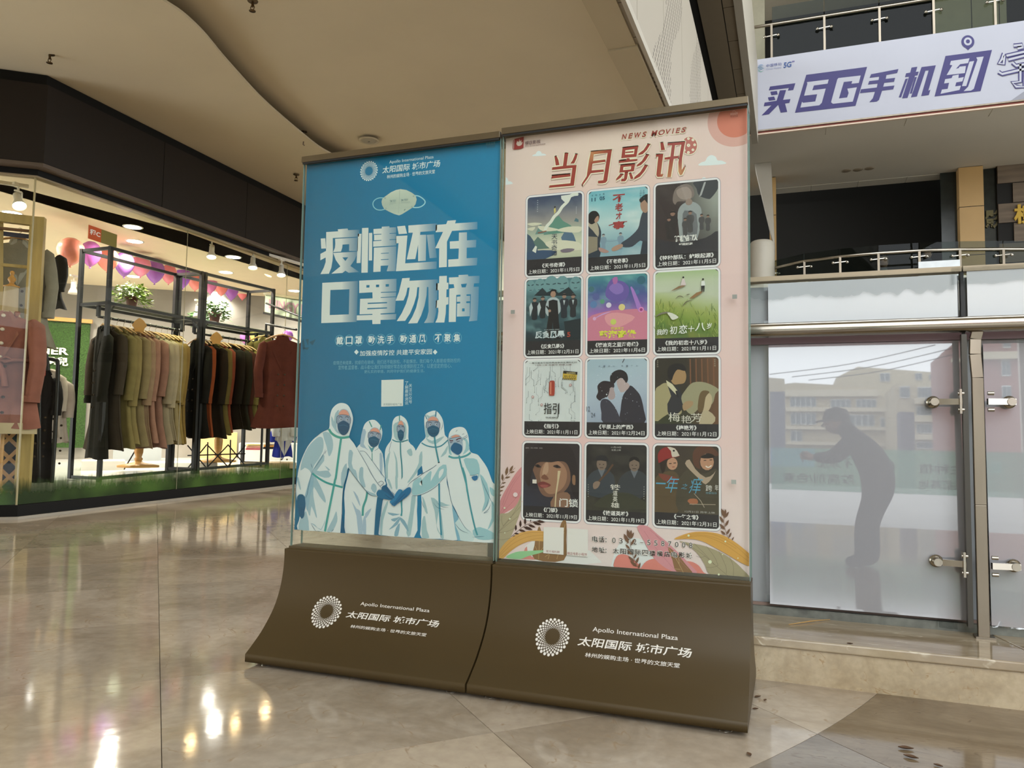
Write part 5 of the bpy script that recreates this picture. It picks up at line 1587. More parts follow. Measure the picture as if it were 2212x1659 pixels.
F.l([(.35, .54), (.5, .51), (.66, .5)], .012, 'a23b3c')
F.tx('11', (.05, .1), (.12, .155), '17506a', off=.02); F.tx('05', (.19, .09), (.28, .145), '17506a', off=.02)
for i, ch in enumerate('不同分离'): F.tx(ch, (.05 + i * .065, .055 - i * .004), (.08 + i * .065, .08 - i * .004), '2c5a70')
for j in range(2):
    for i in range(4): F.tx('王阳影书'[i], (.87 + j * .05, .05 + i * .035), (.9 + j * .05, .075 + i * .035), '3f7386')
F.done(posterR, 'printed film picture of two people reaching out hands, top middle')

# 3 dark montage
F = Pic(2, 0, .155, '特种部队：蛇眼起源', '2021年11月5日', .86)
F.bg(lambda u, v: mixc(mixc(lin('352a2c'), lin('9b9f97'), max(0, min(1, (u - .45) * 2.0)) * max(0, min(1, 1.35 - v * 1.25))), lin('6f6863'), max(0, fbm(u * 4, v * 6, 9) - .5) * .8))
F.p([(.62, .0), (.98, 0), (1, .12), (.9, .24), (.84, .26), (.7, .2), (.66, .1)], '3b3e44', 3); F.p([(.78, .02), (.81, .02), (.74, .2), (.7, .22)], 'a9abac', 1)
F.p([(.3, .12), (.36, .05), (.5, .02), (.6, .08), (.62, .2), (.5, .26), (.36, .26), (.32, .3), (.28, .24)], '7d706a', 3); F.p([(.34, .1), (.5, .06), (.58, .14), (.56, .24), (.4, .22)], '9c8c84', 3)
F.p([(.36, .42), (.44, .3), (.6, .28), (.72, .36), (.74, .5), (.7, .72), (.62, .86), (.42, .86), (.38, .66)], '9aa0a1', 3)
F.p([(.44, .44), (.52, .4), (.66, .46), (.66, .8), (.46, .82)], '6c6e72', 2); F.d((.54, .28), .055, '8f7b70')
for cx, hy, s_ in [(.28, .42, .04), (.56, .43, .03), (.22, .5, .03), (.74, .48, .022), (.84, .5, .022), (.48, .52, .024)]: person(F, cx, hy, s_, '2b2629' if cx < .4 else '4c4a4c', '1c181b', '8f6f60')
F.p([(0, .78), (.4, .84), (.8, .8), (1, .72), (1, 1), (0, 1)], '2e2c33', 3)
F.tx('特种部队', (.30, .74), (.68, .83), 'e6e4e0', off=.05, shear=.1); F.tx('蛇眼起源', (.38, .85), (.6, .885), 'dcdad6', off=.03)
F.done(posterR, 'printed dark film picture of a helmeted crowd, top right')

# 4 five men in vests
F = Pic(0, 1, .195, '反贪风暴5', '2021年12月31日', .42)
F.bg(lambda u, v: mixc(ramp(L3('4f7880', '5f8a90', '3c5a62', '2c464e', '35535c', '27404a', '1b2a31'), v), lin('7fa6aa'), max(0, fbm(u * 7, v * 14, 2) - .52) * 1.5))
for cx, w_ in [(.08, .08), (.25, .1), (.46, .13), (.66, .12), (.9, .1)]:
    F.d((cx, .10), w_, '6f979c', ry=w_ * 1.25); F.p([(cx - w_ * .7, .07), (cx - w_ * .2, .085), (cx - w_ * .2, .1), (cx - w_ * .7, .09)], '2c4a52'); F.p([(cx + w_ * .7, .07), (cx + w_ * .2, .085), (cx + w_ * .2, .1), (cx + w_ * .7, .09)], '2c4a52'); F.l([(cx - w_ * .3, .17), (cx + w_ * .3, .17)], .012, '33525a', 0)
F.p([(.15, .26), (.3, .14), (.38, .22), (.5, .18), (.6, .24), (.78, .15), (.92, .3)], '1a2b33')
for cx, hy, s_, c in [(.16, .33, .035, '20262e'), (.31, .31, .035, '20262c'), (.70, .29, .038, '232b36'), (.86, .30, .036, '20262e')]:
    person(F, cx, hy, s_, c, '15171b', '9c7f70')
    F.p([(cx - .1, .44), (cx - .06, .37), (cx - .03, .46), (cx - .08, .6)] if cx < .5 else [(cx - .02, .36), (cx + .02, .36), (cx, .44)], 'b9c4c8', 1)
F.p([(.36, .48), (.40, .34), (.5, .30), (.6, .34), (.64, .48), (.6, .58), (.4, .6)], 'aeb9be', 2); F.p([(.42, .36), (.5, .34), (.58, .36), (.6, .6), (.64, .98), (.52, .98), (.5, .7), (.47, .98), (.36, .98), (.42, .6)], '15171d', 1)
F.d((.5, .25), .05, 'a5836f', ry=.062); F.p([(.45, .25), (.45, .19), (.5, .175), (.56, .19), (.55, .25), (.53, .21), (.47, .21)], '121316', 2)
F.l([(.38, .44), (.48, .56), (.58, .66)], .03, '14161a', 0); F.d((.44, .52), .025, 'a5836f')
F.p([(.7, .7), (1, .66), (1, .98), (.75, .98)], '16262e')
F.tx('反贪风暴', (.18, .84), (.72, .96), 'cfdbe0', off=.03); F.tx('5', (.76, .87), (.82, .95), 'a5402f', off=.03); F.tx('古天乐 张智霖 郑嘉颖', (.34, .815), (.62, .832), 'b9c6cb')
F.done(posterR, 'printed teal film picture of five standing men')

# 5 colourful cartoon picture, left without its figures
F = Pic(1, 1, .18, '猪迪克之蓝海奇缘', '2021年11月6日', .72)
F.bg(lambda u, v: mixc(ramp(L3('4a8f94', '3c6b8c', '4a5a94', '6a5aa0', '9a6cb4', 'c77fae', 'd48390', 'd0757c'), v), lin('8fd0c8'), max(0, fbm(u * 6, v * 8, 4) - .5) * 1.6 * max(0, 1 - v)), 20, 28)
F.p([(.3, .3), (.34, .14), (.42, .05), (.5, .08), (.62, .12), (.7, .22), (.66, .36), (.52, .42), (.38, .38)], '6a58a4', 3)
F.p([(.36, .2), (.46, .12), (.58, .16), (.6, .26), (.48, .3)], '8a70bc', 3); F.p([(.42, .05), (.5, .03), (.5, .12), (.44, .14)], 'b06aa8', 2)
for x, y, r, c in [(.06, .2, .05, '3f6f78'), (.14, .32, .06, '55609a'), (.9, .1, .07, '2f6478'), (.83, .28, .04, '47719c'), (.1, .44, .06, '5b7fb0'), (.25, .4, .04, '5a9a7c')]: F.d((x, y), r, c)
F.p([(.0, .66), (.3, .56), (.6, .54), (1, .58), (1, 1), (0, 1)], 'cf7f96', 3)
F.p([(.3, .62), (.5, .58), (.8, .66), (.55, .8), (.35, .76)], 'e09aa2', 3)
F.p([(.72, .2), (.78, .24), (.9, .5), (.93, .56), (.86, .58), (.8, .44)], 'a779c8', 2); F.d((.9, .55), .045, 'e08ac0'); F.d((.9, .55), .024, '9a3c7c')
F.d((.12, .66), .03, 'd9a9d0'); F.l([(.12, .66), (.25, .6), (.4, .56)], .02, 'caa0d8', taper=True)
F.d((.36, .46), .045, 'd9d2e4'); F.d((.58, .5), .055, 'e0cf8c'); F.d((.44, .72), .05, 'c9cf6a')
F.tx('猪迪克之', (.4, .80), (.62, .845), 'd9d24a', off=.02); F.tx('蓝海奇缘', (.20, .85), (.82, .975), 'dfe04a', off=.045)
F.done(posterR, 'printed violet and pink film picture with yellow title')

# 6 meadow
F = Pic(2, 1, .185, '我的初恋十八岁', '2021年11月11日', .66)
F.bg(lambda u, v: mixc(ramp(L3('a9bf8c', 'bfc9ac', 'c3cab4', 'b3bf8f', '9ba858', '7f9840', '5f7f38', '4c6a38'), v + (u - .5) * -.22 * (v > .3)), lin('b9a84a'), max(0, fbm(u * 4, v * 5, 6) - .5) * 1.6 * max(0, v - .3)), 20, 28)
for i in range(120):
    x = random.random(); y = .5 + random.random() * .48 + (x - .3) * .08
    F.l([(x, min(1, y)), (x + random.uniform(-.05, .05), max(.3, y - random.uniform(.04, .1)))], .006, random.choice(['9fb055', '5d7a34', 'b3bf6a', '47652c', '7f9a48']), 0)
F.p([(.25, .3), (.38, .23), (.5, .21), (.46, .24)], '8f6f50', 1); F.p([(.55, .42), (.66, .34), (.77, .31), (.74, .35), (.62, .42)], '957049', 1)
F.p([(.41, .22), (.44, .12), (.47, .12), (.5, .22)], 'd9c9c9', 1); F.d((.455, .1), .015, '1f1b1e')
F.p([(.74, .17), (.79, .17), (.8, .24), (.735, .24)], 'e4e6e2'); F.p([(.735, .24), (.79, .24), (.785, .33), (.77, .33), (.765, .26), (.755, .33), (.74, .33)], '1f2226'); F.d((.765, .145), .016, '2a211e')
for q in [[(.33, .42), (.38, .38), (.43, .385), (.46, .41)], [(.5, .365), (.53, .36), (.56, .355)], [(.44, .54), (.5, .47), (.6, .45)]]: F.l(q, .014, '6d6552', taper=True)
F.l([(0, .68), (.1, .63), (.22, .62), (.28, .66)], .03, '7c7766', taper=True); F.p([(.2, .62), (.28, .63), (.38, .69), (.34, .72), (.28, .73), (.24, .68)], 'dcdccf', 2)
for ch, x, w_, h_, y in [('我', .03, .09, .085, .91), ('的', .12, .09, .085, .905), ('初', .24, .12, .12, .885), ('恋', .38, .14, .13, .875), ('十', .53, .1, .09, .875), ('八', .64, .16, .12, .85), ('岁', .82, .08, .09, .84)]:
    F.tx(ch, (x, y - h_ / 2), (x + w_, y + h_ / 2), 'eef0ea', off=.012, shear=.1)
F.done(posterR, 'printed green meadow film picture with tiny couple')

# 7 white circuit board with capsule
F = Pic(0, 2, .19, '指引', '2021年11月11日', .27)
F.bg(lambda u, v: mixc(lin('c9cfd0'), lin('dfe3e3'), fbm(u * 2, v * 2, 7)))
rr = random.Random(4)
for i in range(46):
    x, y = rr.random() * .94 + .03, .06 + rr.random() * .9
    a = rr.choice([-1, 1]); l1, l2 = rr.uniform(.05, .2), rr.uniform(.03, .08)
    if abs(x - .5) < .12 and .3 < y < .95: continue
    q = [(x, y), (x, min(.99, y + l1)), (min(.98, max(.02, x + a * l2)), min(.99, y + l1 + l2 * .7)), (min(.98, max(.02, x + a * l2)), min(.99, y + l1 * 2))]
    F.l(q, .006, rr.choice(['a3a9ac', 'b3b7b8', '8f9599']), 0); F.d(q[-1], .008, '8a9095', n=6)
for x, y in [(.155, .6), (.83, .41), (.32, .73)]: F.d((x, y), .022, 'b46f6c'); F.d((x, y), .013, 'e3dedd')
F.p([(.45, .38), (.47, .34), (.52, .335), (.55, .36), (.55, .55), (.53, .58), (.48, .58), (.45, .56)], ['a83c2c'] * 8 if 0 else 'a64030', 2); F.p([(.47, .36), (.49, .36), (.49, .56), (.47, .56)], 'd98a70')
F.p([(.7, .19), (.95, .21), (.94, .33), (.69, .31)], 'c9a83c'); F.p([(.705, .175), (.955, .2), (.95, .245), (.7, .22)], '2a2722'); F.tx('WARNING', (.76, .2), (.92, .232), 'd9c890'); F.tx('警告 请勿服用', (.72, .25), (.92, .285), '2a2722')
for i in range(7): F.p([(.7 + i * .035, .29), (.715 + i * .035, .292), (.70 + i * .035, .318), (.685 + i * .035, .316)], '2a2722')
F.tx('一部可能会引起恐慌战争的爱情科幻片', (.08, .03), (.95, .055), '2a2a2c', off=.01); F.tx('11月11日 光棍节 特供上映', (.2, .068), (.85, .09), '6c4a4c', off=.01)
F.tx('指引', (.36, .70), (.64, .88), '17181a', off=.004); F.tx('GUIDANCE', (.4, .925), (.62, .95), '17181a', off=.02); F.l([(.62, .72), (.62, .93)], .012, '17181a', 0)
F.done(posterR, 'printed white film picture with a red capsule')

# 8 couple head to head
F = Pic(1, 2, .185, '平原上的摩西', '2021年12月24日', .57)
F.bg(lambda u, v: ramp(L3('a5bac8', 'adbfcd', 'aebccd', 'a5b1c4', '97a3b8'), v + (u - .5) * .3))
F.p([(.58, 1), (.57, .8), (.6, .6), (.66, .5), (.73, .42), (.83, .5), (.9, .6), (.95, .8), (.96, 1)], '2e2c38', 3)
F.p([(.28, 1), (.25, .85), (.23, .72), (.26, .64), (.36, .64), (.46, .74), (.52, .84), (.57, .96), (.58, 1)], '3b3a48', 3)
F.p([(.52, .44), (.5, .36), (.54, .3), (.62, .28), (.66, .36), (.72, .42), (.66, .5), (.58, .53), (.55, .5)], 'b9a5a4', 2); F.p([(.4, .38), (.39, .28), (.45, .2), (.56, .17), (.66, .22), (.69, .32), (.66, .38), (.62, .33), (.57, .3), (.5, .34), (.47, .38), (.43, .4)], '211d24', 3)
F.p([(.38, .42), (.45, .44), (.46, .5), (.48, .57), (.46, .63), (.38, .64), (.35, .55)], 'ad9a9c', 2); F.p([(.16, .6), (.19, .52), (.18, .42), (.26, .35), (.36, .35), (.45, .38), (.46, .45), (.4, .45), (.37, .55), (.34, .6), (.26, .63), (.22, .66)], '2a2129', 3)
F.d((.335, .56), .012, 'd9dde2', n=6)
for i in range(50): F.d((rr.uniform(.1, .95), rr.uniform(.1, .95)), rr.uniform(.002, .006), 'd9e2ea', n=6)
F.tx('12', (.0, .75), (.06, .83), '5b6474'); F.tx('24', (.08, .85), (.15, .92), '5b6474')
for i, ch in enumerate('赴一老火等一个人'): F.tx(ch, (.2 + i * .08 + (.06 if i > 3 else 0), .1), (.23 + i * .08 + (.06 if i > 3 else 0), .125), '6c7a8c')
F.l([(.6, .06), (.63, .0)], .012, '4a4652', 0)
F.done(posterR, 'printed grey blue film picture of couple head to head')

# 9 man in vest with veiled woman
F = Pic(2, 2, .175, '梅艳芳', '2021年11月12日', .32)
F.bg(lambda u, v: mixc(mixc(lin('2f2a22'), lin('6a4a34'), max(0, min(1, (u - .5) * 2.2))), lin('3f4a2c'), max(0, v - .4) * .9 * (1 - u)))
for i in range(5): F.l([(.56 + i * .09, .02), (.57 + i * .09, .5)], .02, '7b5238', 0)
F.p([(0, .52), (.08, .42), (.18, .38), (.3, .46), (.34, .6), (.3, .72), (.42, .78), (.4, .86), (.2, .86), (0, .96)], 'a59a74', 3)
F.p([(.18, .36), (.3, .46), (.36, .44), (.44, .58), (.42, .8), (.24, .9), (.2, .7), (.26, .58)], '2b2c33', 2); F.p([(.18, .34), (.28, .4), (.36, .5), (.34, .56), (.2, .42)], 'cfc7a8', 1); F.l([(.34, .5), (.37, .6)], .03, '1d1d24', 0)
F.p([(.24, .3), (.25, .2), (.34, .15), (.46, .18), (.5, .28), (.47, .38), (.38, .4), (.3, .4)], 'a5835c', 3); F.p([(.2, .24), (.22, .14), (.32, .09), (.44, .1), (.5, .18), (.46, .2), (.36, .18), (.3, .26), (.27, .34), (.22, .32)], '17161a', 3)
F.p([(.42, .62), (.48, .5), (.6, .38), (.8, .38), (1, .48), (.95, .55), (.9, .7), (.75, .72), (.6, .85), (.5, .8)], '9c9678', 3); F.p([(.7, .62), (.78, .52), (.88, .56), (.9, .66), (.86, .78), (.8, .82), (.72, .78)], 'c0ac8c', 3); F.p([(.68, .8), (.7, .58), (.76, .5), (.86, .52), (.8, .6), (.76, .8)], '6a5538', 3)
F.p([(.75, .82), (.84, .8), (.95, .9), (.9, 1), (.7, 1)], 'b9a98c', 2); F.p([(.44, .72), (.5, .66), (.6, .66), (.6, .72), (.52, .78), (.46, .8)], 'a98a68', 2)
F.tx('梅', (.22, .83), (.4, .97), 'e3dfd2', off=.0); F.tx('艳', (.42, .87), (.58, .99), 'd6d2c6', off=.0); F.tx('芳', (.57, .84), (.74, .97), 'd9d5c8', off=.0)
for j in (0, 1):
    for i in range(4): F.tx('古天乐刘'[i], (.03 + j * .9, .03 + i * .03), (.055 + j * .9, .05 + i * .03), 'b9b09a')
F.done(posterR, 'printed brown film picture of man in vest and veiled woman')

# 10 close-up of a face
F = Pic(0, 3, .17, '门锁', '2021年11月19日', .25)
F.bg(lambda u, v: mixc(lin('332c30'), lin('2c3346'), max(0, v - .3) * 1.3 * (1 - u)))
F.p([(.22, .55), (.16, .4), (.2, .3), (.3, .24), (.6, .2), (.8, .28), (.86, .45), (.82, .65), (.7, .78), (.55, .84), (.4, .84), (.3, .76)], '7b5a4a', 4)
F.p([(.3, .55), (.32, .4), (.4, .3), (.55, .26), (.7, .32), (.78, .45), (.76, .62), (.66, .74), (.52, .8), (.4, .76)], ['a37c64', '9c755e', 'a8826a', 'b08c72', 'b28e74', 'a88068', 'a27a62', '9c735c', '956c56', '8f6652', '8c6350'] and 'a07860', 4)
F.p([(.34, .5), (.38, .34), (.44, .3), (.45, .44), (.4, .5)], 'b8947a', 3)
F.p([(.55, .84), (.72, .76), (.84, .8), (.82, 1), (.5, 1)], '8a6753', 2)
F.p([(.0, .5), (.05, .2), (.2, .04), (.5, .0), (.8, .03), (.92, .2), (.98, .5), (1, 0.9), (.86, .72), (.84, .45), (.76, .3), (.62, .28), (.5, .3), (.3, .3), (.2, .36), (.14, .52), (.1, .7)], '2a2327', 3)
for a, b in (((.2, .36), (.32, .38)), ((.53, .36), (.68, .38))):
    F.p([a, ((a[0] + b[0]) / 2, a[1] - .025), b, ((a[0] + b[0]) / 2, a[1] + .03)], '3b2c2c', 2); F.d(((a[0] + b[0]) / 2, a[1] + .003), .022, '141014', n=10)
F.p([(.32, .55), (.38, .49), (.46, .56), (.4, .58)], '7a4f3e', 2)
F.p([(.26, .65), (.33, .61), (.4, .615), (.5, .66), (.42, .70), (.32, .71)], '7a3a38', 3); F.p([(.3, .67), (.38, .655), (.46, .67), (.38, .71)], '9c524e', 2)
F.p([(.62, .43), (.67, .43), (.635, .62), (.6, .82), (.59, 1), (.57, 1), (.58, .8), (.61, .6)], 'cfbc98'); F.p([(.88, .5), (.93, .5), (.93, .64), (.88, .62)], '8f6a50', 2)
F.tx('门锁', (.655, .86), (.985, .99), 'ecebe8', off=.012); F.tx('监制：文力 导演：别克', (.03, .07), (.34, .09), 'b5b0b0')
F.done(posterR, 'printed film picture of a face in close-up')

# 11 two men in dark coats
F = Pic(1, 3, .155, '铁道英雄', '2021年11月19日', .42)
F.bg(lambda u, v: mixc(mixc(lin('211f22'), lin('4a4640'), max(0, fbm(u * 5, v * 8, 11) - .35) * 1.3), lin('4a4a38'), max(0, v - .55) * .8))
for cx, hy, c in ((.26, .3, '3a4048'), (.8, .3, '383c42')):
    F.p([(cx - .28, .62), (cx - .2, .46), (cx - .06, .38), (cx + .07, .38), (cx + .2, .46), (cx + .22, .66), (cx + .1, .8), (cx - .2, .78)], c, 2); F.p([(cx - .06, .38), (cx, .36), (cx + .06, .38), (cx, .5)], '6b7078')
    F.d((cx, hy), .085, '7d6a5e', ry=.105); F.p([(cx - .05, hy + .0), (cx - .015, hy), (cx - .03, hy + .012)], '1d1818'); F.p([(cx + .05, hy), (cx + .015, hy), (cx + .03, hy + .012)], '1d1818'); F.l([(cx - .03, hy + .055), (cx + .03, hy + .055)], .01, '3b2b28', 0)
F.p([(.13, .25), (.17, .2), (.22, .17), (.32, .17), (.36, .21), (.38, .26), (.25, .245)], '23242a', 2); F.p([(.72, .26), (.73, .2), (.8, .175), (.87, .2), (.885, .26), (.8, .22)], '191718', 2)
F.l([(.45, .3), (.36, .42), (.22, .56), (.14, .68)], .03, '5a4030', 0); F.p([(.12, .6), (.18, .56), (.24, .58), (.2, .66), (.13, .68)], '8a7466', 2)
F.p([(.2, .86), (.4, .74), (.7, .72), (.9, .8), (1, .86), (1, .95), (.2, .95)], '3b3c30', 3)
for i, (ch, w_) in enumerate(zip('铁道英雄', (.17, .08, .08, .14))): F.tx(ch, (.49 - w_ / 2, .60 + i * .09), (.49 + w_ / 2, .68 + i * .09), 'd9d5cc', off=.01)
F.tx('11月19日', (.42, .03), (.58, .055), 'c9c5be'); F.tx('全国上映', (.42, .07), (.58, .095), 'c9c5be')
for i in range(6): F.d((.04, .62 + i * .035), .008, 'a9a59c', n=6); F.d((.96, .62 + i * .035), .008, 'a9a59c', n=6)
F.done(posterR, 'printed dark film picture of two men in leather coats')

# 12 two riders with helmets
F = Pic(2, 3, .17, '一年之痒', '2021年12月31日', .38)
F.bg(lambda u, v: mixc(lin('33292a'), lin('4a4132'), fbm(u * 3, v * 4, 13)))
F.p([(0, .55), (.1, .42), (.3, .38), (.4, .5), (.42, .8), (.35, 1), (0, 1)], '5b4a34', 3); F.p([(.36, .58), (.5, .36), (.62, .4), (.8, .4), (1, .36), (1, 1), (.4, 1)], '4a4336', 3)
F.p([(.3, .46), (.38, .5), (.3, .56), (.14, .52), (.06, .42)], '7c4034', 2); F.p([(.56, .36), (.48, .26), (.55, .2), (.64, .34), (.8, .46), (.92, .4), (.96, .34), (.9, .46), (.8, .56), (.72, .5)], 'b09a86', 2)
F.d((.28, .27), .085, 'bd8e74', ry=.1); F.p([(.08, .26), (.14, .16), (.3, .17), (.2, .22), (.17, .36), (.12, .42)], '2a1d1a', 2)
F.p([(.06, .25), (.05, .14), (.1, .06), (.2, .02), (.32, .04), (.38, .12), (.38, .16), (.2, .2), (.08, .26)], '8f2a2a', 3); F.p([(.2, .02), (.32, .04), (.385, .13), (.385, .15), (.28, .17), (.26, .08)], 'cfc3b4', 2); F.d((.305, .075), .018, '2a2426', n=6)
F.d((.82, .23), .105, 'b98a6e', ry=.13); F.p([(.62, .28), (.6, .12), (.66, .02), (.8, -.02), (.94, .04), (1, .12), (.94, .14), (.84, .1), (.74, .14), (.7, .24), (.72, .34)], '5c3a2c', 3); F.p([(.72, .16), (.84, .1), (.94, .14), (.9, .17), (.78, .18)], '231c1c', 2)
for x, y in ((.25, .27), (.32, .26), (.79, .21), (.88, .2)): F.l([(x - .02, y), (x + .02, y - .004)], .012, '1f1718', 0)
F.l([(.8, .29), (.84, .31), (.89, .28)], .016, 'e4dcd2'); F.l([(.28, .32), (.32, .315)], .01, '8c3a34', 0)
F.p([(.52, .82), (.56, .78), (.66, .78), (.68, .84), (.6, .87)], 'a8694a', 2); F.l([(.55, .86), (.95, .85)], .012, '9c8e7c', 0); F.l([(.62, .7), (.72, .8), (.78, .9)], .008, 'b9ab98', 0)
for ch, x, y, w_, h_ in [('一', .02, .56, .16, .02), ('年', .17, .46, .22, .24), ('之', .42, .56, .1, .08), ('痒', .54, .46, .22, .24)]:
    F.tx(ch, (x, y), (x + w_, y + h_), '5aa3c4', off=-.004, shear=.35)
F.tx('跨', (.8, .57), (.9, .66), 'dfdad2'); F.tx('年', (.94, .56), (.995, .65), 'dfdad2'); F.tx('想要陪伴', (.8, .67), (.97, .70), '6f9aa8'); F.tx('12月31日 跨年上映', (.48, .955), (.94, .985), 'b5b1ac')
F.done(posterR, 'printed film picture of two smiling riders in helmets')

# small square bits of tape on the pane
for px, py, c in [(1108, 674, '8c9088'), (1587, 641, '8f938c'), (1155, 1040, 'c9c6b6'), (1585, 1041, '9aa098')]:
    q = aty(px, py, -0.003)
    fixR(MB().cbox((q[0], -0.0036 - .0005, q[2]), (.0115, .001, .0105)).build('tape_square', mat('tape_' + c, c, rough=0.5), tR))

# set both boxes down on the floor: they are a little larger and farther off than drawn above
SG = (0.68 - 0.012) / (0.68 - 0.042)
for key in 'LR':
    o = T[key][0]
    o.scale = (SG, SG, SG)
    o.location = [CAM[i] + (o.location[i] - CAM[i]) * SG for i in range(3)]

# ================================================================ RAILING ON THE CURB
YR = 0.655
m_board = mat('glossy_white_board', '9b9a9e', rough=0.5, var=0.015, scale=2, coat=1.0)
m_board['gloss'] = 1
bn = m_board.node_tree.nodes['Principled BSDF']
bn.inputs['Coat IOR'].default_value = 2.15
bn.inputs['Coat Roughness'].default_value = 0.015
m_boardm = mat('white_foam_board', 'e6e8ea', rough=0.45, var=0.01)
m_greyp = mat('grey_backing', 'c4b9bd', rough=0.35, var=0.04, scale=1.5)
m_mauve = mat('mauve_backing', '7d6468', rough=0.4, var=0.06, scale=3)
m_film = glass('crumpled_film', 'f2f4f4', 1.6, rough=0.12, extra=0.12)
m_railst = mat('polished_steel', 'a89f92', rough=0.14, metal=1.0, var=0.12, scale=14, stretch=(0.06, 1, 1))
m_flat = mat('post_steel', '8a7f70', rough=0.3, metal=0.9, var=0.15, scale=9, stretch=(1, 1, .25))
rail = thing('glass_railing', 'steel and glass railing on the stone curb, covered with white boards', 'railing', None, (1.3, YR, 0.121))
RP = Matrix.Translation((-1.3, -YR, -0.121))


def rf(o):
    o.matrix_parent_inverse = RP
    return o


ZH = (aty(1620, 699, 0.60)[2] + aty(1620, 731, 0.60)[2]) / 2
RH = abs(aty(1620, 699, 0.60)[2] - aty(1620, 731, 0.60)[2]) / 2
h = MB(); h.tube([(-0.30, 0.60, ZH), (2.0, 0.60, ZH), (5.2, 0.60, ZH)], RH, 24); rf(h.build('handrail', m_railst, rail))
xj = 1.255
JO = [-0.30, xj, xj + 1.5, xj + 3.0, 5.2]
ZT = aty(1660, 606, YR + .02)[2]
for i, (a, b) in enumerate(zip(JO, JO[1:])):
    rf(MB().box((a + .006, YR + .022, .145), (b - .006, YR + .030, ZT)).build('glass_panel', glass('railing_glass', 'f6faf9', 1.5, gain=.9), rail))
    rf(MB().box((a + .006, YR + .031, .145), (b - .006, YR + .036, ZT - 0.02)).build('backing_sheet', m_greyp, rail))
    # shoe channel and sealant
    c = MB().box((a, YR - .002, .1215), (b, YR + .055, .147)); rf(c.build('base_channel', mat('weathered_channel', '6f7068', rough=0.5, var=0.3, scale=25), rail))
    rf(MB().box((a + .004, YR + .012, .147), (b - .004, YR + .0205, .156)).build('channel_lip', mat('channel_lip', '8d7468', rough=0.4), rail))
    rf(MB().box((a + .002, YR - .0, ZT - .006), (b - .002, YR + .042, ZT + .010)).build('top_trim', mat('top_trim', 'a8977c', rough=0.35, metal=0.2), rail))
rf(MB().box((xj - .0045, YR + .008, .15), (xj + .0045, YR + .034, ZT)).build('joint_strip', m_blackp, rail))
# boards: upper and lower, on either side of the joint
LEAN = radians(1.3)


def board(x0, x1, z0, z1, name, m, lean=0.0, dy=0.0):
    d = (z1 - z0) * math.tan(lean)
    y0 = YR + 0.004 - d + dy
    b = MB()
    b.add([(x0, y0, z0), (x1, y0, z0), (x1, y0 + d, z1), (x0, y0 + d, z1), (x0, y0 + .003, z0), (x1, y0 + .003, z0), (x1, y0 + d + .003, z1), (x0, y0 + d + .003, z1)],
          [(3, 2, 1, 0), (4, 5, 6, 7), (0, 1, 5, 4), (1, 2, 6, 5), (2, 3, 7, 6), (3, 0, 4, 7)])
    return rf(b.build(name, m, rail))


zu0 = ZH + .012
xl = aty(1660, 760, YR)[0]
xr0 = aty(2120, 1000, YR)[0]
zlo = aty(1660, 745, YR)[2]
board(xl, aty(2066, 740, YR)[0] + .018, .158, zlo, 'lower_board', m_board, LEAN, 0.001)
board(aty(2124, 740, YR)[0], 2.72, .150, aty(2130, 742, YR)[2], 'lower_board', m_board, LEAN, 0.001)
board(xl, xj - .014, zu0, ZT - .014, 'upper_board', m_boardm)
board(xj + .012, 2.72, zu0, ZT - .006, 'upper_board', m_boardm)
board(2.78, 4.2, .15, ZT - .01, 'upper_board', m_boardm)
rf(MB().box((-0.28, YR + .0085, zlo + .002), (2.74, YR + .0105, zlo + .05)).build('backing_sheet', m_mauve, rail))
# posts of flat bar with curved necks, clamps
for i, X in enumerate((xj + .021 + 0.0, xj + 1.52, xj + 3.02)):
    pm = MB()
    px0 = X - .0165
    for s in (0.0,):
        pts = [(X, .600, .122), (X, .600, .5), (X, .600, ZH - .16), (X - .004, .602, ZH - .09), (X - .002, .604, ZH - .045), (X + .004, .602, ZH - .02)]
        for a, b in zip(pts, pts[1:]):
            pm.bar(a, b, .030, .016, up=(0, 1, 0))
    post = rf(pm.build('post', m_flat, rail, bevel=.0015))
    rf(MB().box((X - .040, .590, .15), (X - .026, .612, ZH - .03)).build('post_liner', mat('post_liner', '4a463f', rough=0.4, metal=0.5), rail))
    rf(MB().cbox((X + .002, .60, .1245), (.05, .04, .006)).build('post_foot', m_flat, rail))
    for zc_ in (0.800, 0.327):
        cm = MB()
        cm.box((X - .049, .583, zc_ - .036), (X - .043, .617, zc_ + .036))
        for sx in (-1, 1):
            cm.bar((X + sx * .025, .600, zc_), (X + sx * .098, .612, zc_), .012, .018)
            xx = X - .012 + sx * .099
            cm.tube([(xx, .600, zc_), (xx, .642, zc_)], .0115, 14)
            cm.lathe((xx, .640, zc_), [(0, 0), (.0185, 0), (.0185, .008), (0, .009)], 18, Matrix.Rotation(radians(90), 3, 'X') @ Matrix.Rotation(0, 3, 'X'))
            for dz in (-.024, .024):
                cm.tube([(X + sx * .030 - .006, .594, zc_ + dz), (X + sx * .046 - .006, .594, zc_ + dz)], .006, 8)
        rf(cm.build('clamp', m_steel, rail))
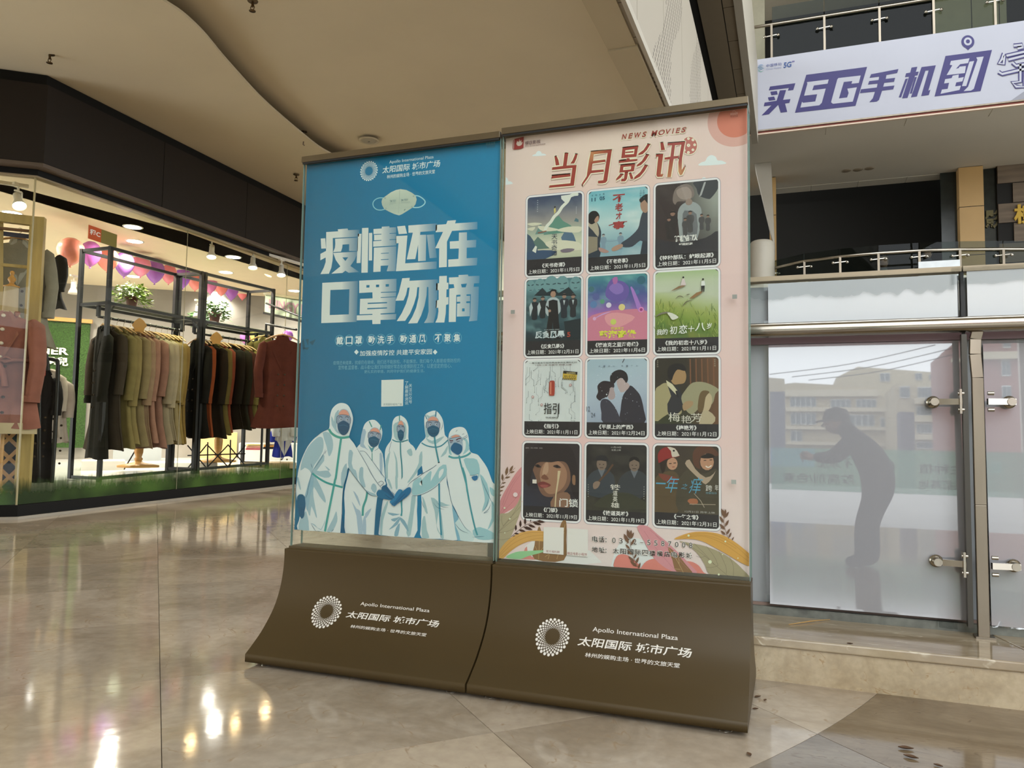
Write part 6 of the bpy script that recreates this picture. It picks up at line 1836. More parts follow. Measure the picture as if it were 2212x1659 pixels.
# crumpled tape and film along the top and the bottom edge
def film(x0, x1, z0, z1, n, name, amp=.010, ragged=.02, seed=1):
    r_ = random.Random(seed)
    P_ = []
    m_ = 7
    for j in range(m_):
        row = []
        for i in range(n):
            u, v = i / (n - 1), j / (m_ - 1)
            x = x0 + (x1 - x0) * u
            z = z0 + (z1 - z0) * v + (ragged * (fbm(u * 22, seed, seed) - .5) * 2 if j == 0 else 0) + .004 * (fbm(u * 40, v * 3, seed) - .5)
            y = YR - .001 - amp * abs(fbm(u * 30 + v * 3.5, v * 5 + u * 9, seed + 3, 4) - .5) * 2.2
            row.append((x, y, z))
        P_.append(row)
    b = MB(); b.grid(P_, True)
    return rf(b.build(name, m_film, rail, label='crumpled clear plastic film'))


film(0.60, xj - .02, ZT - .062, ZT - .004, 130, 'plastic_film', .012, .02, 2)
film(xj - .03, 2.4, ZT - .045, ZT + .006, 120, 'plastic_film', .012, .014, 5)
film(xl - .01, xj - .02, .145, .185, 120, 'plastic_film', .010, .004, 8)
film(xj + .05, 2.3, .145, .195, 100, 'plastic_film', .014, .004, 11)
film(xj - .09, xj - .035, .128, .27, 16, 'plastic_film', .012, .004, 14)
# litter on the curb and floor
q = atz(1755, 1342, .1225)
a_, b_ = atz(1704, 1349, .124), atz(1793, 1338, .124)
st_ = MB(); st_.tube([tuple(a_), tuple((a_ + b_) / 2 + np.array([0, 0, .002])), tuple(b_)], [.0011, .0016, .0008], 6)
tag(st_.build('wooden_stick', mat('stick_wood', 'c79a58', rough=0.6)), 'thin bamboo stick lying on the curb below the boards', 'stick')
m_leafd = mat('dry_leaf', '5f432a', rough=0.8, var=0.3, scale=40)


def dry_leaf(px, py, z, L, ang, label, curl=.3):
    c = atz(px, py, z)
    P_ = []
    for i in range(7):
        t = i / 6
        w = L * .22 * sin(pi * min(1, t * 1.02 + .01)) + .0006
        x = (t - .5) * L
        P_.append([(x, -w, .002 + curl * L * (t - .5) ** 2 + w * .5), (x, 0, .0012 + curl * L * (t - .5) ** 2), (x, w, .002 + curl * L * (t - .5) ** 2 + w * .5)])
    b = MB(); b.grid(P_, True)
    o = b.build('dry_leaf', m_leafd)
    o.location = (c[0], c[1], z); o.rotation_euler = (0, 0, ang)
    return tag(o, label, 'leaf', 'dry leaves and scraps on the floor')


for px, py, z, L, an, lb in [(1637, 1507, 0, .022, .8, 'curled brown leaf beside the right light box foot, at the curb'), (1653, 1514, 0, .014, 1.2, 'small brown scrap just right of the curled leaf by the curb'),
                             (1632, 1533, 0, .016, .5, 'narrow brown leaf on the floor below the curled leaf'), (1618, 1632, 0, .020, 2.0, 'brown leaf on the pale floor under the right light box corner'),
                             (1957, 1619, 0, .032, .1, 'long curled leaf on the dark floor inlay'), (1968, 1638, 0, .030, -.3, 'dark pointed leaf below the long curled leaf on the inlay'),
                             (2027, 1656, 0, .018, -.4, 'leaf scrap at the very bottom edge of the dark inlay'), (1836, 1392, .121, .016, .1, 'tiny brown leaf on the front edge of the curb'),
                             (1676, 1400, .10, .001, 0, '')]:
    if lb: dry_leaf(px, py, z, L, an, lb)

# ================================================================ BANNER ON THE FAR SLAB
ban = thing('banner', 'long white banner with blue lettering on the far gallery edge', 'banner', None, (2.5, YB, zb0))
def bf(o):
    o.matrix_parent_inverse = Matrix.Translation((-2.5, -YB, -zb0)); return o
xb0 = aty(1621, 200, YB)[0]
bf(MB().box((xb0, YB - .04, zb0 + .02), (6.6, YB, zb1)).build('sheet', mat('banner_vinyl', 'b3b4c0', rough=0.55, var=0.02, scale=0.8), ban))
bfr = MB().box((xb0 - .05, YB - .06, zb0 + .0), (6.6, YB - .0, zb0 + .03)).box((xb0 - .06, YB - .06, zb0), (xb0, YB, zb1 + .03)); bf(bfr.build('frame', m_flat, ban))
PU = '2f2768'
P = Print(y=YB - .042); P.DY = .002; P.k = 1
Z7, Z8 = (1630, 120, 260 / 2212), (1870, 70, 342 / 2212)
P.z = Z7
for q in [[(285, 570), (750, 508), (712, 632), (612, 645), (630, 595), (262, 640)], [(290, 665), (410, 650), (425, 715), (310, 730)], [(245, 770), (360, 752), (382, 815), (265, 832)],
          [(465, 640), (580, 632), (525, 815), (660, 800), (640, 870), (560, 882), (600, 1035), (480, 1050), (435, 905), (265, 1080), (130, 1100), (310, 915), (170, 932), (185, 865), (405, 830)],
          [(950, 355), (2068, 208), (1855, 925), (742, 1052)]]: P.poly(q, PU, k=1)
WH = 'b3b4c0'
for q in [[(962, 490), (1362, 440), (1342, 518), (1090, 552), (1060, 640), (1308, 608), (1235, 870), (1190, 915), (842, 958), (872, 850), (890, 870), (1115, 845), (1150, 712), (910, 740), (970, 520)],
          [(1540, 415), (1950, 368), (1915, 505), (1780, 520), (1795, 470), (1640, 488), (1550, 790), (1700, 772), (1728, 690), (1705, 610), (1880, 585), (1805, 848), (1440, 888), (1405, 860), (1520, 440)]]: P.poly(q, WH, k=2)
# small operator emblem and name
c0 = (120, 235)
for i, (dx, dy) in enumerate([(-22, -26), (-4, -6), (14, 14)]):
    P.line([(c0[0] - 50 + dx, c0[1] + 22 + dy), (c0[0] - 20 + dx, c0[1] + 10 + dy), (c0[0] + 10 + dx, c0[1] - 8 + dy), (c0[0] + 42 + dx, c0[1] - 14 + dy)], 11, '3f7a9a', k=2, taper=True)
P.line([(60, 250), (80, 285), (125, 297), (170, 270)], 9, '5fa08c', k=2, taper=True); P.line([(65, 215), (90, 182), (130, 172), (165, 185)], 9, '4a7fb0', k=2, taper=True)
P.text('中国移动', (215, 165), (495, 180), '55609a', k=2) ; P.text('China Mobile', (215, 240), (495, 230), '9aa0c0', k=2)
P.text('5G', (530, 130), (680, 210), '2f4f8c', off=.03, shear=.1, k=2); P.text('++', (685, 95), (735, 125), '4a3f8c', off=.03, k=2)
P.z = Z8
for q in [[(75, 585), (458, 512), (440, 568), (290, 595), (280, 650), (412, 635), (395, 690), (260, 705), (245, 760), (402, 742), (385, 795), (230, 815), (185, 945), (150, 968), (52, 975), (100, 920), (130, 828), (-80, 850), (-65, 795), (155, 770), (168, 715), (32, 730), (50, 680), (180, 665), (190, 618), (55, 635)],
          [(640, 492), (722, 480), (700, 552), (742, 548), (725, 600), (690, 605), (585, 915), (508, 922), (605, 620), (550, 625), (565, 572), (622, 562)], [(555, 650), (590, 645), (495, 908), (462, 908)], [(685, 625), (715, 622), (645, 855), (615, 855)],
          [(780, 485), (980, 460), (875, 815), (905, 800), (882, 875), (775, 890), (880, 530), (835, 535), (715, 895), (632, 908)], [(1115, 330), (1765, 245), (1605, 820), (962, 895)], [(1340, 165), (1515, 160), (1430, 250)]]: P.poly(q, PU, k=1)
for q in [[(1190, 400), (1450, 362), (1430, 430), (1320, 445), (1260, 510), (1300, 500), (1310, 480), (1400, 470), (1385, 570), (1130, 598), (1210, 460), (1175, 455)],
          [(1215, 605), (1300, 590), (1295, 640), (1370, 625), (1350, 685), (1265, 700), (1250, 755), (1330, 745), (1310, 805), (1045, 860), (1065, 800), (1145, 790), (1165, 705), (1095, 715), (1110, 655), (1200, 640)],
          [(1450, 410), (1515, 400), (1405, 750), (1345, 752)], [(1545, 350), (1648, 338), (1510, 790), (1470, 815), (1368, 822), (1430, 760), (1560, 385)]]: P.poly(q, WH, k=2)
P.disc((1427, 132), 91, PU, 30, k=2); P.disc((1427, 128), 56, WH, 24, k=3); P.disc((1427, 128), 28, PU, 20, k=4)
strk = [[(2065, 190), (2180, 175), (2190, 215), (2120, 230)], [(1930, 295), (1900, 380), (1860, 435), (1925, 445), (1935, 330)], [(1965, 330), (2250, 265)], [(1990, 385), (2250, 320)], [(2050, 425), (2100, 470), (2260, 440)], [(1855, 555), (1905, 585), (2140, 530), (2330, 490)], [(2160, 440), (2160, 690), (2045, 705), (2100, 760), (2220, 765), (2225, 440)]]
for q in strk: P.line(q, 62, PU, sm=0, k=5)
for q in strk: P.line(q, 30, WH, sm=0, k=6)
P.poly([(2010, 965), (2250, 800), (2600, 700), (2600, 900), (2250, 940)], '8f8f99', k=1)
bf(P.build('lettering', ban, m_vinyl))

# ================================================================ GALLERY RAILINGS
m_gl2 = glass('gallery_glass', 'ccd4ce', 1.5, gain=.25)


def gallery_rail(name, pts, zs, zr, ztop, label, post_at, clamp=True):
    """pts: ground points of the run; rail at zr, glass up to ztop"""
    t = thing(name, label, 'railing', 'gallery railings', (pts[0][0], pts[0][1], zs))
    inv = Matrix.Translation((-pts[0][0], -pts[0][1], -zs))
    def ad(o): o.matrix_parent_inverse = inv; return o
    hh = MB(); hh.tube([(x, y - .05, zr) for x, y in pts], .034, 12); ad(hh.build('handrail', m_railst, t))
    for a, b in zip(post_at, post_at[1:]):
        g = MB(); g.bar((a[0] * .99 + b[0] * .01, a[1], (zs + .1 + ztop) / 2), (b[0] * .99 + a[0] * .01, b[1], (zs + .1 + ztop) / 2), .02, ztop - zs - .1); ad(g.build('glass_panel', m_gl2, t))
    for x, y in post_at:
        pm = MB().box((x - .022, y - .08, zs), (x + .022, y - .04, zr)); ad(pm.build('post', m_flat, t))
        if clamp:
            for zq in (zs + .28 * (zr - zs), zs + .80 * (zr - zs)):
                cm = MB(); cm.bar((x - .13, y - .06, zq), (x + .13, y - .06, zq + .02), .018, .018)
                for s in (-1, 1): cm.lathe((x + s * .14, y - .07, zq), [(0, -.03), (.03, -.02), (.03, .02), (0, .03)], 10)
                ad(cm.build('clamp', m_steel, t))
    return t


y3 = 15.2
zr3 = (aty(1640, 60, y3)[2] + aty(2010, 1, y3)[2]) / 2
p3 = [aty(px, 100, y3)[0] for px in (1650, 1667, 1781, 1900, 2017, 2150)]
p3 = [aty(1600, 100, y3)[0]] + p3[1:] + [aty(2300, 100, y3)[0]]
gallery_rail('gallery_railing', [(p3[0], y3), (p3[-1], y3)], zb1 - .3, zr3, zr3 + .42, 'glass gallery railing with steel clamps above the white banner', [(x, y3) for x in p3[1:]])
y2 = 15.5
run_ = [(aty(px, 560, y2)[0], y2 + dy) for px, dy in [(1632, 1.6), (1667, .9), (1738, .35), (1815, .1), (1897, 0), (1985, .0), (2075, .1), (2175, .3), (2300, .6)]]
zr2 = 4.60
gallery_rail('gallery_railing', run_, 3.95, zr2, zr2 + .18, 'curved glass railing on the dark lower gallery across the atrium', run_[1:])
wb = MB().box((aty(1984, 570, 15.2)[0], 15.2, 3.9), (aty(2074, 570, 15.2)[0], 15.24, aty(2030, 563, 15.2)[2])).build('white_board', mat('board_white', 'd8dcde', rough=0.6)); tag(wb, 'white board leaning behind the lower gallery railing beside the tan column', 'board')


def bust(name, px, py, y, label, hair, coat, s=1.0):
    c = aty(px, py, y)
    t = thing(name, label, 'person', None, (c[0], y, 3.9))
    inv = Matrix.Translation((-c[0], -y, -3.9))
    z = c[2]
    b = MB(); b.smooth = True
    # one continuous standing body: legs to neck, shoulders shaped by ring radii
    ringz = [(3.9, .16, .12), (4.3, .17, .13), (z - .62, .19, .14), (z - .45, .20, .14), (z - .30, .23, .13), (z - .24, .20, .11), (z - .19, .08, .075), (z - .14, .065, .07)]
    ringz = [r for r in ringz if r[0] >= 3.9]
    ringz.sort()
    P_ = [[(c[0] + rx * s * cos(2 * pi * k / 18), y + ry * s * sin(2 * pi * k / 18), zz_) for k in range(18)] for zz_, rx, ry in ringz]
    b.grid(P_, True, closed=True); bd = b.build('body', mat('coat_' + coat, coat, rough=0.9), t); bd.matrix_parent_inverse = inv
    hd = MB(); hd.lathe((c[0], y, z), [(0.0, -.13), (.06, -.11), (.085, -.04), (.088, .03), (.07, .09), (.0, .12)], 16)
    o = hd.build('head', mat('skin_shade', '8d6b58', rough=0.7), t); o.matrix_parent_inverse = inv
    hr = MB(); hr.lathe((c[0], y + .012, z + .01), [(.092, -.05), (.098, .03), (.08, .10), (.0, .135)], 16)
    o = hr.build('hair', mat('hair_' + hair, hair, rough=0.8), t); o.matrix_parent_inverse = inv
    return t


bust('person', 2003, 546, 16.2, 'person in dark top standing behind the lower gallery railing near the white board', '1c1712', '22232a', 1.15)
bust('person', 1909, 566, 16.4, 'person with fair hair in grey behind the lower gallery railing, left of the white board', '54432c', '4a4f4c')
# yellow letters on the gallery wall and in its dark glass
m_yel = mat('yellow_letters', 'c9a02a', rough=0.5)
for ch, px0, py0, px1, py1, y, lb in [('横', 2190, 442, 2244, 480, 18.3, 'raised yellow character on the stone wall of the lower gallery, at the right edge'), ('影', 2128, 454, 2160, 492, 18.45, 'raised yellow character on the dark glass right of the tan column')]:
    v, f = glyphs(ch, .03)
    a, b = aty(px0, py0, y), aty(px1, py1, y)
    mb = MB(); mb.add([(a[0] + (b[0] - a[0]) * p[0], y, b[2] + (a[2] - b[2]) * p[1]) for p in v], f)
    mb.add([(a[0] + (b[0] - a[0]) * p[0], y + .05, b[2] + (a[2] - b[2]) * p[1]) for p in v], f)
    tag(mb.build('raised_letter', m_yel if px0 > 2180 else mat('dim_letters', '5f5524', rough=0.5)), lb, 'letter')

# ================================================================ ON THE HALL CEILING
def sprinkler(px, py, lb, drop=0.05, raised=False):
    z = zc(3.5)
    q = atz(px, py, z)
    z = zc(q[1]) + (.10 if raised else 0)
    q = atz(px, py, z)
    t = thing('sprinkler', lb, 'sprinkler', 'ceiling sprinklers', (q[0], q[1], z))
    b = MB(); b.lathe((0, 0, 0), [(0, -.006), (.032, -.005), (.034, 0)], 16); b.build('escutcheon', mat('sprinkler_cup', '6b5a42', rough=0.4, metal=0.7), t)
    b = MB(); b.tube([(0, 0, 0), (0, 0, -.025 - drop * .3)], .008, 8)
    for s in (-1, 1): b.tube([(s * .006, 0, -.025), (s * .016, 0, -.045), (s * .005, 0, -.066)], .0028, 6)
    b.build('frame_arms', mat('sprinkler_brass', '5f4c34', rough=0.35, metal=0.9), t)
    b = MB(); b.lathe((0, 0, -.07), [(0, 0), (.021, .001), (.021, .004), (0, .005)], 14); b.build('deflector', mat('sprinkler_brass', '5f4c34'), t)


sprinkler(108, 116, 'sprinkler head on the ceiling above the dark shop fascia corner')
sprinkler(546, 2, 'sprinkler head at the top edge, right of the curved ceiling step', raised=True)
sprinkler(640, 377, 'sprinkler head on the ceiling just left of the blue light box top')
q = atz(657, 282, zc(4.2) + .1)
hk = MB(); hk.tube([(0, 0, 0), (0, 0, -.08), (-.006, 0, -.13), (.004, .01, -.135)], .006, 8); hk.lathe((0, 0, 0), [(.03, -.006), (.03, .0)], 12)
o = hk.build('ceiling_hook', mat('hook_metal', '77685a', rough=0.3, metal=0.8)); o.location = (q[0], q[1], zc(q[1]) + .1); tag(o, 'small metal hook hanging at the curved ceiling step above the blue poster', 'hook')
q = atz(797, 302, zc(4.6) + .1)
t = thing('ceiling_speaker', 'round white ceiling speaker above the blue light box', 'speaker', None, (q[0], q[1], zc(q[1]) + .1))
b = MB(); b.lathe((0, 0, 0), [(.075, -.006), (.088, -.012), (.098, -.008), (.10, 0)], 32); b.build('ring', mat('speaker_white', 'b5a98f', rough=0.5), t)
b = MB(); b.lathe((0, 0, 0), [(0, -.012), (.05, -.011), (.075, -.006)], 32); b.build('grille', mat('speaker_grille', 'a29a88', rough=0.6, bump=.3, bscale=600), t)
b = MB(); b.cbox((0, 0, -.0135), (.02, .008, .002)); b.build('badge', m_blackp, t)

# ================================================================ CLOTHES SHOP ON THE LEFT
CN = Vector((-4.648, 2.15, 0))
DM = Vector((-0.1205, 0.9927, 0))           # along the main glass front
D2 = Vector((-0.74, -0.672, 0))             # along the canted front
NM = Vector((0.9927, 0.1205, 0)); N2 = Vector((0.672, -0.74, 0))
m_fas = mat('fascia_dark', '1e160e', rough=0.55, spec=.25, var=0.08, scale=2)
m_fasb = mat('fascia_black', '0b0906', rough=0.6, spec=.2, var=0.0)
m_shopc = mat('shop_ceiling', 'dccbab', rough=0.85, var=0.02)
m_shopw = mat('shop_wall', '8d8881', rough=0.8, var=0.03)
m_shopf = mat('shop_floor', 'cfd0cb', rough=0.12, var=0.05, scale=3)
m_dframe = mat('rack_iron', '1b1a1a', rough=0.4, metal=0.4, var=0.1)
m_wood = mat('pale_wood', 'b09a62', rough=0.5, var=0.12, scale=5, stretch=(6, 6, .6))
m_wood2 = mat('honey_wood', 'b98a4a', rough=0.4, var=0.15, scale=8, stretch=(1, 1, 4))
W0, W1 = np.array([-9.42, 6.03, 0]), np.array([-8.06, 7.06, 0])
wd = (W1 - W0) / np.linalg.norm(W1 - W0)
nW = np.array([wd[1], -wd[0], 0])
ZS = 2.80
shopw = MB()
a, b = W0 - wd * 6, W0 + wd * 6.5
shopw.prism([(a[0], a[1], 0), (b[0], b[1], 0), (b[0], b[1], ZS), (a[0], a[1], ZS)], tuple(-nW), .1)
shopw.prism([(b[0], b[1], 0), (-5.4, 9.6, 0), (-5.4, 9.6, ZS), (b[0], b[1], ZS)], (-.3, 1, 0), .1)
shopw.build('wall_back', m_shopw, kind='structure')
pc = [(-4.70, 2.10), (-5.50, 9.0), (-5.4, 9.6), (b[0], b[1]), (a[0], a[1]), (-12.5, -3), (-8.9, -3), (-6.05, 0.80)]
MB().prism([(x, y, ZS) for x, y in pc], (0, 0, 1), .05).build('ceiling', m_shopc, kind='structure')
sfl = MB()
pf_ = [(-4.72, 2.16), (-4.93, 3.9), (-5.17, 5.9), (-5.50, 8.6), (-6.5, 9.3), (-9.5, 6.1), (-12.9, 3.2), (-12.5, -2.9), (-8.9, -2.9), (-6.05, .88)]
sfl.add([(x, y, zf(y) - .02) for x, y in pf_] + [(x, y, -.02) for x, y in pf_], [tuple(range(len(pf_)))] + [(i, (i + 1) % len(pf_), (i + 1) % len(pf_) + len(pf_), i + len(pf_)) for i in range(len(pf_))])
sfl.build('floor', m_shopf, kind='structure')
MB().prism([(-5.50, 8.6, 0), (-5.4, 9.6, 0), (-5.4, 9.6, 3.6), (-5.50, 8.6, 3.6)], (-1, 0, 0), .1).build('wall_left', m_fas, kind='structure')
# hall floor strip in front, hidden zone beyond the shop
# --- shop front: kick base, glass, frame, fascia
def wf(s, z, out=0.0, face=0):
    d, n = (DM, NM) if face == 0 else (D2, N2)
    # mitred corner: shift so both faces meet when moved outwards
    p = CN + d * s + n * out
    return Vector((p.x, p.y, z))
def corner(out, z):
    # intersection of both offset lines
    bis = (NM + N2).normalized()
    k = out / bis.dot(NM)
    p = CN + bis * k
    return Vector((p.x, p.y, z))
def strip(o0, o1, z0f, z1f, segs, name, m, parent=None, gap=0.0, faces=(0, 1), **kw):
    """boxes running along both fronts between offsets o0<o1; z given by functions of y"""
    out = []
    for face in faces:
        for (s0, s1) in segs[face]:
            def pt(s, o, zfun):
                p = corner(o, 0) if s == 0 else wf(s, 0, o, face)
                if s == 0 and gap: p = p + (DM if face == 0 else D2) * gap
                return Vector((p.x, p.y, zfun(p.y)))
            vs = [pt(s0, o0, z0f), pt(s1, o0, z0f), pt(s1, o1, z0f), pt(s0, o1, z0f), pt(s0, o0, z1f), pt(s1, o0, z1f), pt(s1, o1, z1f), pt(s0, o1, z1f)]
            mb = MB(); mb.add(vs, [(3, 2, 1, 0), (4, 5, 6, 7), (0, 1, 5, 4), (1, 2, 6, 5), (2, 3, 7, 6), (3, 0, 4, 7)])
            out.append(mb.build(name, m, parent, **kw))
    return out
K = lambda v: (lambda y: v)
full = {0: [(0, 6.9)], 1: [(0, 4.2)]}
jm = [hitn(px, 600, tuple(CN), tuple(NM)) for px in (400, 619)]
sj = [float((Vector(q) - CN).dot(DM)) for q in jm]
glz = {0: [(0, sj[0] - .003), (sj[0] + .003, sj[1] - .003), (sj[1] + .003, 6.9)], 1: [(0, 1.3), (1.31, 2.6), (2.61, 4.2)]}
w1 = tag(bpy.data.objects.new('window_1', None), kind='structure'); COL.objects.link(w1)
strip(-.03, .03, K(.022), K(.105), full, 'kick_base', m_fasb, w1)
strip(.03, .045, K(0), K(.022), full, 'floor_trim', mat('trim_pale', '9d9484', rough=0.3), w1)
strip(-.006, .006, K(.105), lambda y: zt(y), glz, 'pane', glass('shop_glass', 'fbfbf6', 1.5, gain=.4), w1)
strip(-.04, .03, lambda y: zt(y), lambda y: zt(y) + .012, full, 'head_rail', mat('head_rail', 'a08f74', rough=0.3, metal=0.5), w1)
strip(-.05, .04, lambda y: zt(y) + .012, lambda y: zt(y) + .055, full, 'head_frame', m_fasb, w1)
q = corner(0, 0); cb = MB(); cb.bar((q.x, q.y, .105), (q.x, q.y, zt(2.15)), .010); cb.build('corner_seal', mat('corner_seal', 'a3946a', rough=0.3), w1)
for s in sj:
    q = wf(s, 0, .007); cb = MB(); cb.bar((q.x, q.y, .105), (q.x, q.y, zt(q.y)), .004); cb.build('seal', mat('seal', '8d8468', rough=0.3), w1)
strip(-.075, -.045, lambda y: zt(y) + .02, K(ZS), full, 'bulkhead', m_shopc, w1)
fas = tag(bpy.data.objects.new('wall_left', None), kind='structure'); COL.objects.link(fas)
jf = [float((Vector(hitn(px, 400, tuple(CN + NM * .13), tuple(NM))) - CN).dot(DM)) for px in (350, 533)]
strip(-.04, .11, lambda y: zt(y) + .06, lambda y: zc(y) + .02, full, 'fascia_core', m_fasb, fas)
strip(.11, .14, lambda y: zt(y) + .085, lambda y: zc(y) - .085, {0: [(0, jf[0] - .003), (jf[0] + .003, jf[1] - .003), (jf[1] + .003, 6.9)], 1: [(0, 2.0), (2.01, 4.2)]}, 'fascia_panel', m_fas, fas)
strip(-.05, .135, lambda y: zt(y) + .056, lambda y: zt(y) + .084, full, 'soffit_panel', mat('fascia_soffit', '57483a', rough=0.5), fas)


def decal_mat():
    m, nt, b_ = _nodes('grass_decal')
    N, L = nt.nodes, nt.links
    out = nt.nodes['Material Output']
    g = N.new('ShaderNodeNewGeometry'); sp = N.new('ShaderNodeSeparateXYZ'); L.new(g.outputs['Position'], sp.inputs[0])
    mp = N.new('ShaderNodeMapping'); mp.inputs['Scale'].default_value = (40, 40, 5); L.new(g.outputs['Position'], mp.inputs[0])
    n = N.new('ShaderNodeTexNoise'); n.inputs['Scale'].default_value = 1.0; n.inputs['Detail'].default_value = 4; L.new(mp.outputs[0], n.inputs['Vector'])
    n2 = N.new('ShaderNodeTexNoise'); n2.inputs['Scale'].default_value = 1.6; n2.inputs['Detail'].default_value = 3; L.new(g.outputs['Position'], n2.inputs['Vector'])
    mr = N.new('ShaderNodeMapRange'); mr.inputs['From Min'].default_value = .14; mr.inputs['From Max'].default_value = .34; mr.inputs['To Min'].default_value = 1.25; mr.inputs['To Max'].default_value = -.35
    L.new(sp.outputs[2], mr.inputs['Value'])
    ad = N.new('ShaderNodeMath'); ad.operation = 'ADD'; L.new(mr.outputs[0], ad.inputs[0]); L.new(n.outputs[0], ad.inputs[1])
    sb = N.new('ShaderNodeMath'); sb.operation = 'SUBTRACT'; sb.inputs[1].default_value = .5; sb.use_clamp = True; L.new(ad.outputs[0], sb.inputs[0])
    r = N.new('ShaderNodeValToRGB'); r.color_ramp.elements[0].position = .35; r.color_ramp.elements[0].color = lin('243f12') + (1,); r.color_ramp.elements[1].position = .68; r.color_ramp.elements[1].color = lin('6f9a45') + (1,)
    L.new(n2.outputs[0], r.inputs[0]); L.new(r.outputs[0], b_.inputs['Base Color']); L.new(sb.outputs[0], b_.inputs['Alpha'])
    tr = N.new('ShaderNodeBsdfTranslucent'); L.new(r.outputs[0], tr.inputs[0])
    mx = N.new('ShaderNodeMixShader'); mx.inputs[0].default_value = .4
    ms = N.new('ShaderNodeMixShader'); t = N.new('ShaderNodeBsdfTransparent')
    b_.inputs['Alpha'].default_value = 1
    for l in list(nt.links):
        if l.to_socket == b_.inputs['Alpha']: nt.links.remove(l)
    L.new(b_.outputs[0], mx.inputs[1]); L.new(tr.outputs[0], mx.inputs[2])
    L.new(sb.outputs[0], ms.inputs[0]); L.new(t.outputs[0], ms.inputs[1]); L.new(mx.outputs[0], ms.inputs[2]); L.new(ms.outputs[0], out.inputs[0])
    return m


strip(-.009, -.0075, K(.106), K(.36), {0: [(0, 6.5)], 1: [(0, 3)]}, 'grass_decal', decal_mat(), w1)

# --- lights in the shop
def shop_light(px, py, n, warm=False):
    q = atz(px, py, ZS)
    t = thing('downlight', ['bright recessed downlight'][0] + ' in the shop ceiling, ' + n, 'light', 'shop downlights', (q[0], q[1], ZS))
    b = MB(); b.lathe((0, 0, 0), [(.082, -.004), (.094, -.007), (.10, 0)], 24); b.build('ring', mat('ring_white', 'e6e2da', rough=0.4), t)
    b = MB(); b.lathe((0, 0, 0), [(0, -.003), (.082, -.004)], 24); b.build('diffuser', emis('downlight_glow', 'f4f6ff', 22), t)
    l = bpy.data.lights.new('downlight_beam', 'SPOT'); l.energy = 190; l.spot_size = radians(150); l.spot_blend = .7; l.shadow_soft_size = .07; l.color = (1, .95, .88)
    lo = bpy.data.objects.new('downlight_beam', l); lo.location = (0, 0, -.03); link(lo, t)


for px, py, n in [(287, 490, 'first above the coat rack'), (291, 521, 'second above the coat rack'), (289, 597, 'small one left behind the first plant'), (26, 460, 'leftmost one beside the spotlight'), (107, 583, 'low one left of the balloons'),
                  (504, 555, 'between the two middle spotlights'), (488, 588, 'above the purple balloons'), (468, 632, 'small one under the balloons'), (636, 628, 'rightmost one above the lettered sign'), (96, 551, 'small one at the pale wooden post')]:
    shop_light(px, py, n)


def spot(q, n, yaw=0.0, tilt=.5, on=True, size=1.0):
    t = thing('track_spotlight', 'white track spotlight in the shop, ' + n, 'light', 'track spotlights', tuple(q))
    mw = mat('spot_white', 'd9d2c4', rough=0.4)
    b = MB(); b.cbox((0, 0, .005), (.03, .09, .02)); b.tube([(0, 0, 0), (0, 0, -.05)], .009, 8); b.build('adapter', mw, t)
    b = MB(); b.bar((0, -.03, -.05), (0, .03, -.05), .012); b.bar((0, .03, -.05), (0, .03, -.11), .012); b.build('bracket', mw, t)
    R = Matrix.Rotation(yaw, 3, 'Z') @ Matrix.Rotation(tilt, 3, 'X')
    b = MB(); b.lathe((0, 0, -.11), [(.0, .05), (.026, .048), (.028, -.02), (.046, -.06), (.052, -.085), (.049, -.084), (.044, -.068), (0, -.062)], 20, R); b.build('lamp_head', mw, t)
    b = MB(); b.lathe((0, 0, -.11), [(.0, -.068), (.046, -.078)], 20, R); b.build('bulb', emis('warm_bulb', 'ffd9a0', 60) if on else mw, t)
    if on:
        l = bpy.data.lights.new('spot_beam', 'SPOT'); l.energy = 12; l.spot_size = radians(75); l.spot_blend = .5; l.shadow_soft_size = .04; l.color = (1, .8, .55)
        lo = bpy.data.objects.new('spot_beam', l); lo.location = Vector((0, 0, -.11)) + R @ Vector((0, 0, -.1)); lo.rotation_euler = R.to_euler(); link(lo, t)


a_, b_ = atz(421, 505, 2.76), atz(655, 572, 2.76)
tr_ = MB(); tr_.bar(tuple(a_), tuple(a_ + (b_ - a_) * 1.12), .035, .03); tag(tr_.build('light_track', mat('track_white', 'cfc6b4', rough=0.4)), 'long white light track on the shop ceiling behind the glass', 'track')
for t_, n in [(.14, 'nearest on the long track, glowing'), (.50, 'middle one on the long track'), (.775, 'farthest one on the long track, near the lettered sign')]:
    spot(a_ + (b_ - a_) * t_ + np.array([0, 0, -.02]), n, 3.86, .30)
a_, b_ = atd(-60, 385, 7.15), atd(62, 403, 7.15)
tr_ = MB(); tr_.bar(tuple(a_), tuple(b_), .03, .025); tag(tr_.build('light_track', mat('track_white', 'cfc6b4')), 'short light track above the pink coat display', 'track')
spot(atd(40, 400, 7.15), 'leftmost one, tilted above the pink coat', 4.4, .6, True)
spot(atd(160, 597, 9.6), 'unlit one left of the first rack post', 0, 0.0, False)
spot(atd(428, 650, 9.6), 'unlit one behind the rack between both plants', 0, 0.0, False)

# --- clothes racks
RX = {'B': (-5.46, 3.59), 'C': (-5.435, 4.79), 'A': (-5.845, 3.60), 'E': (-5.80, 4.79), 'C2': (-5.43, 4.84), 'D': (-5.31, 5.89), 'E2': (-5.79, 4.84), 'F': (-5.69, 5.90)}
ZTOP, ZSH, ZHR = 2.46, 1.90, 1.785


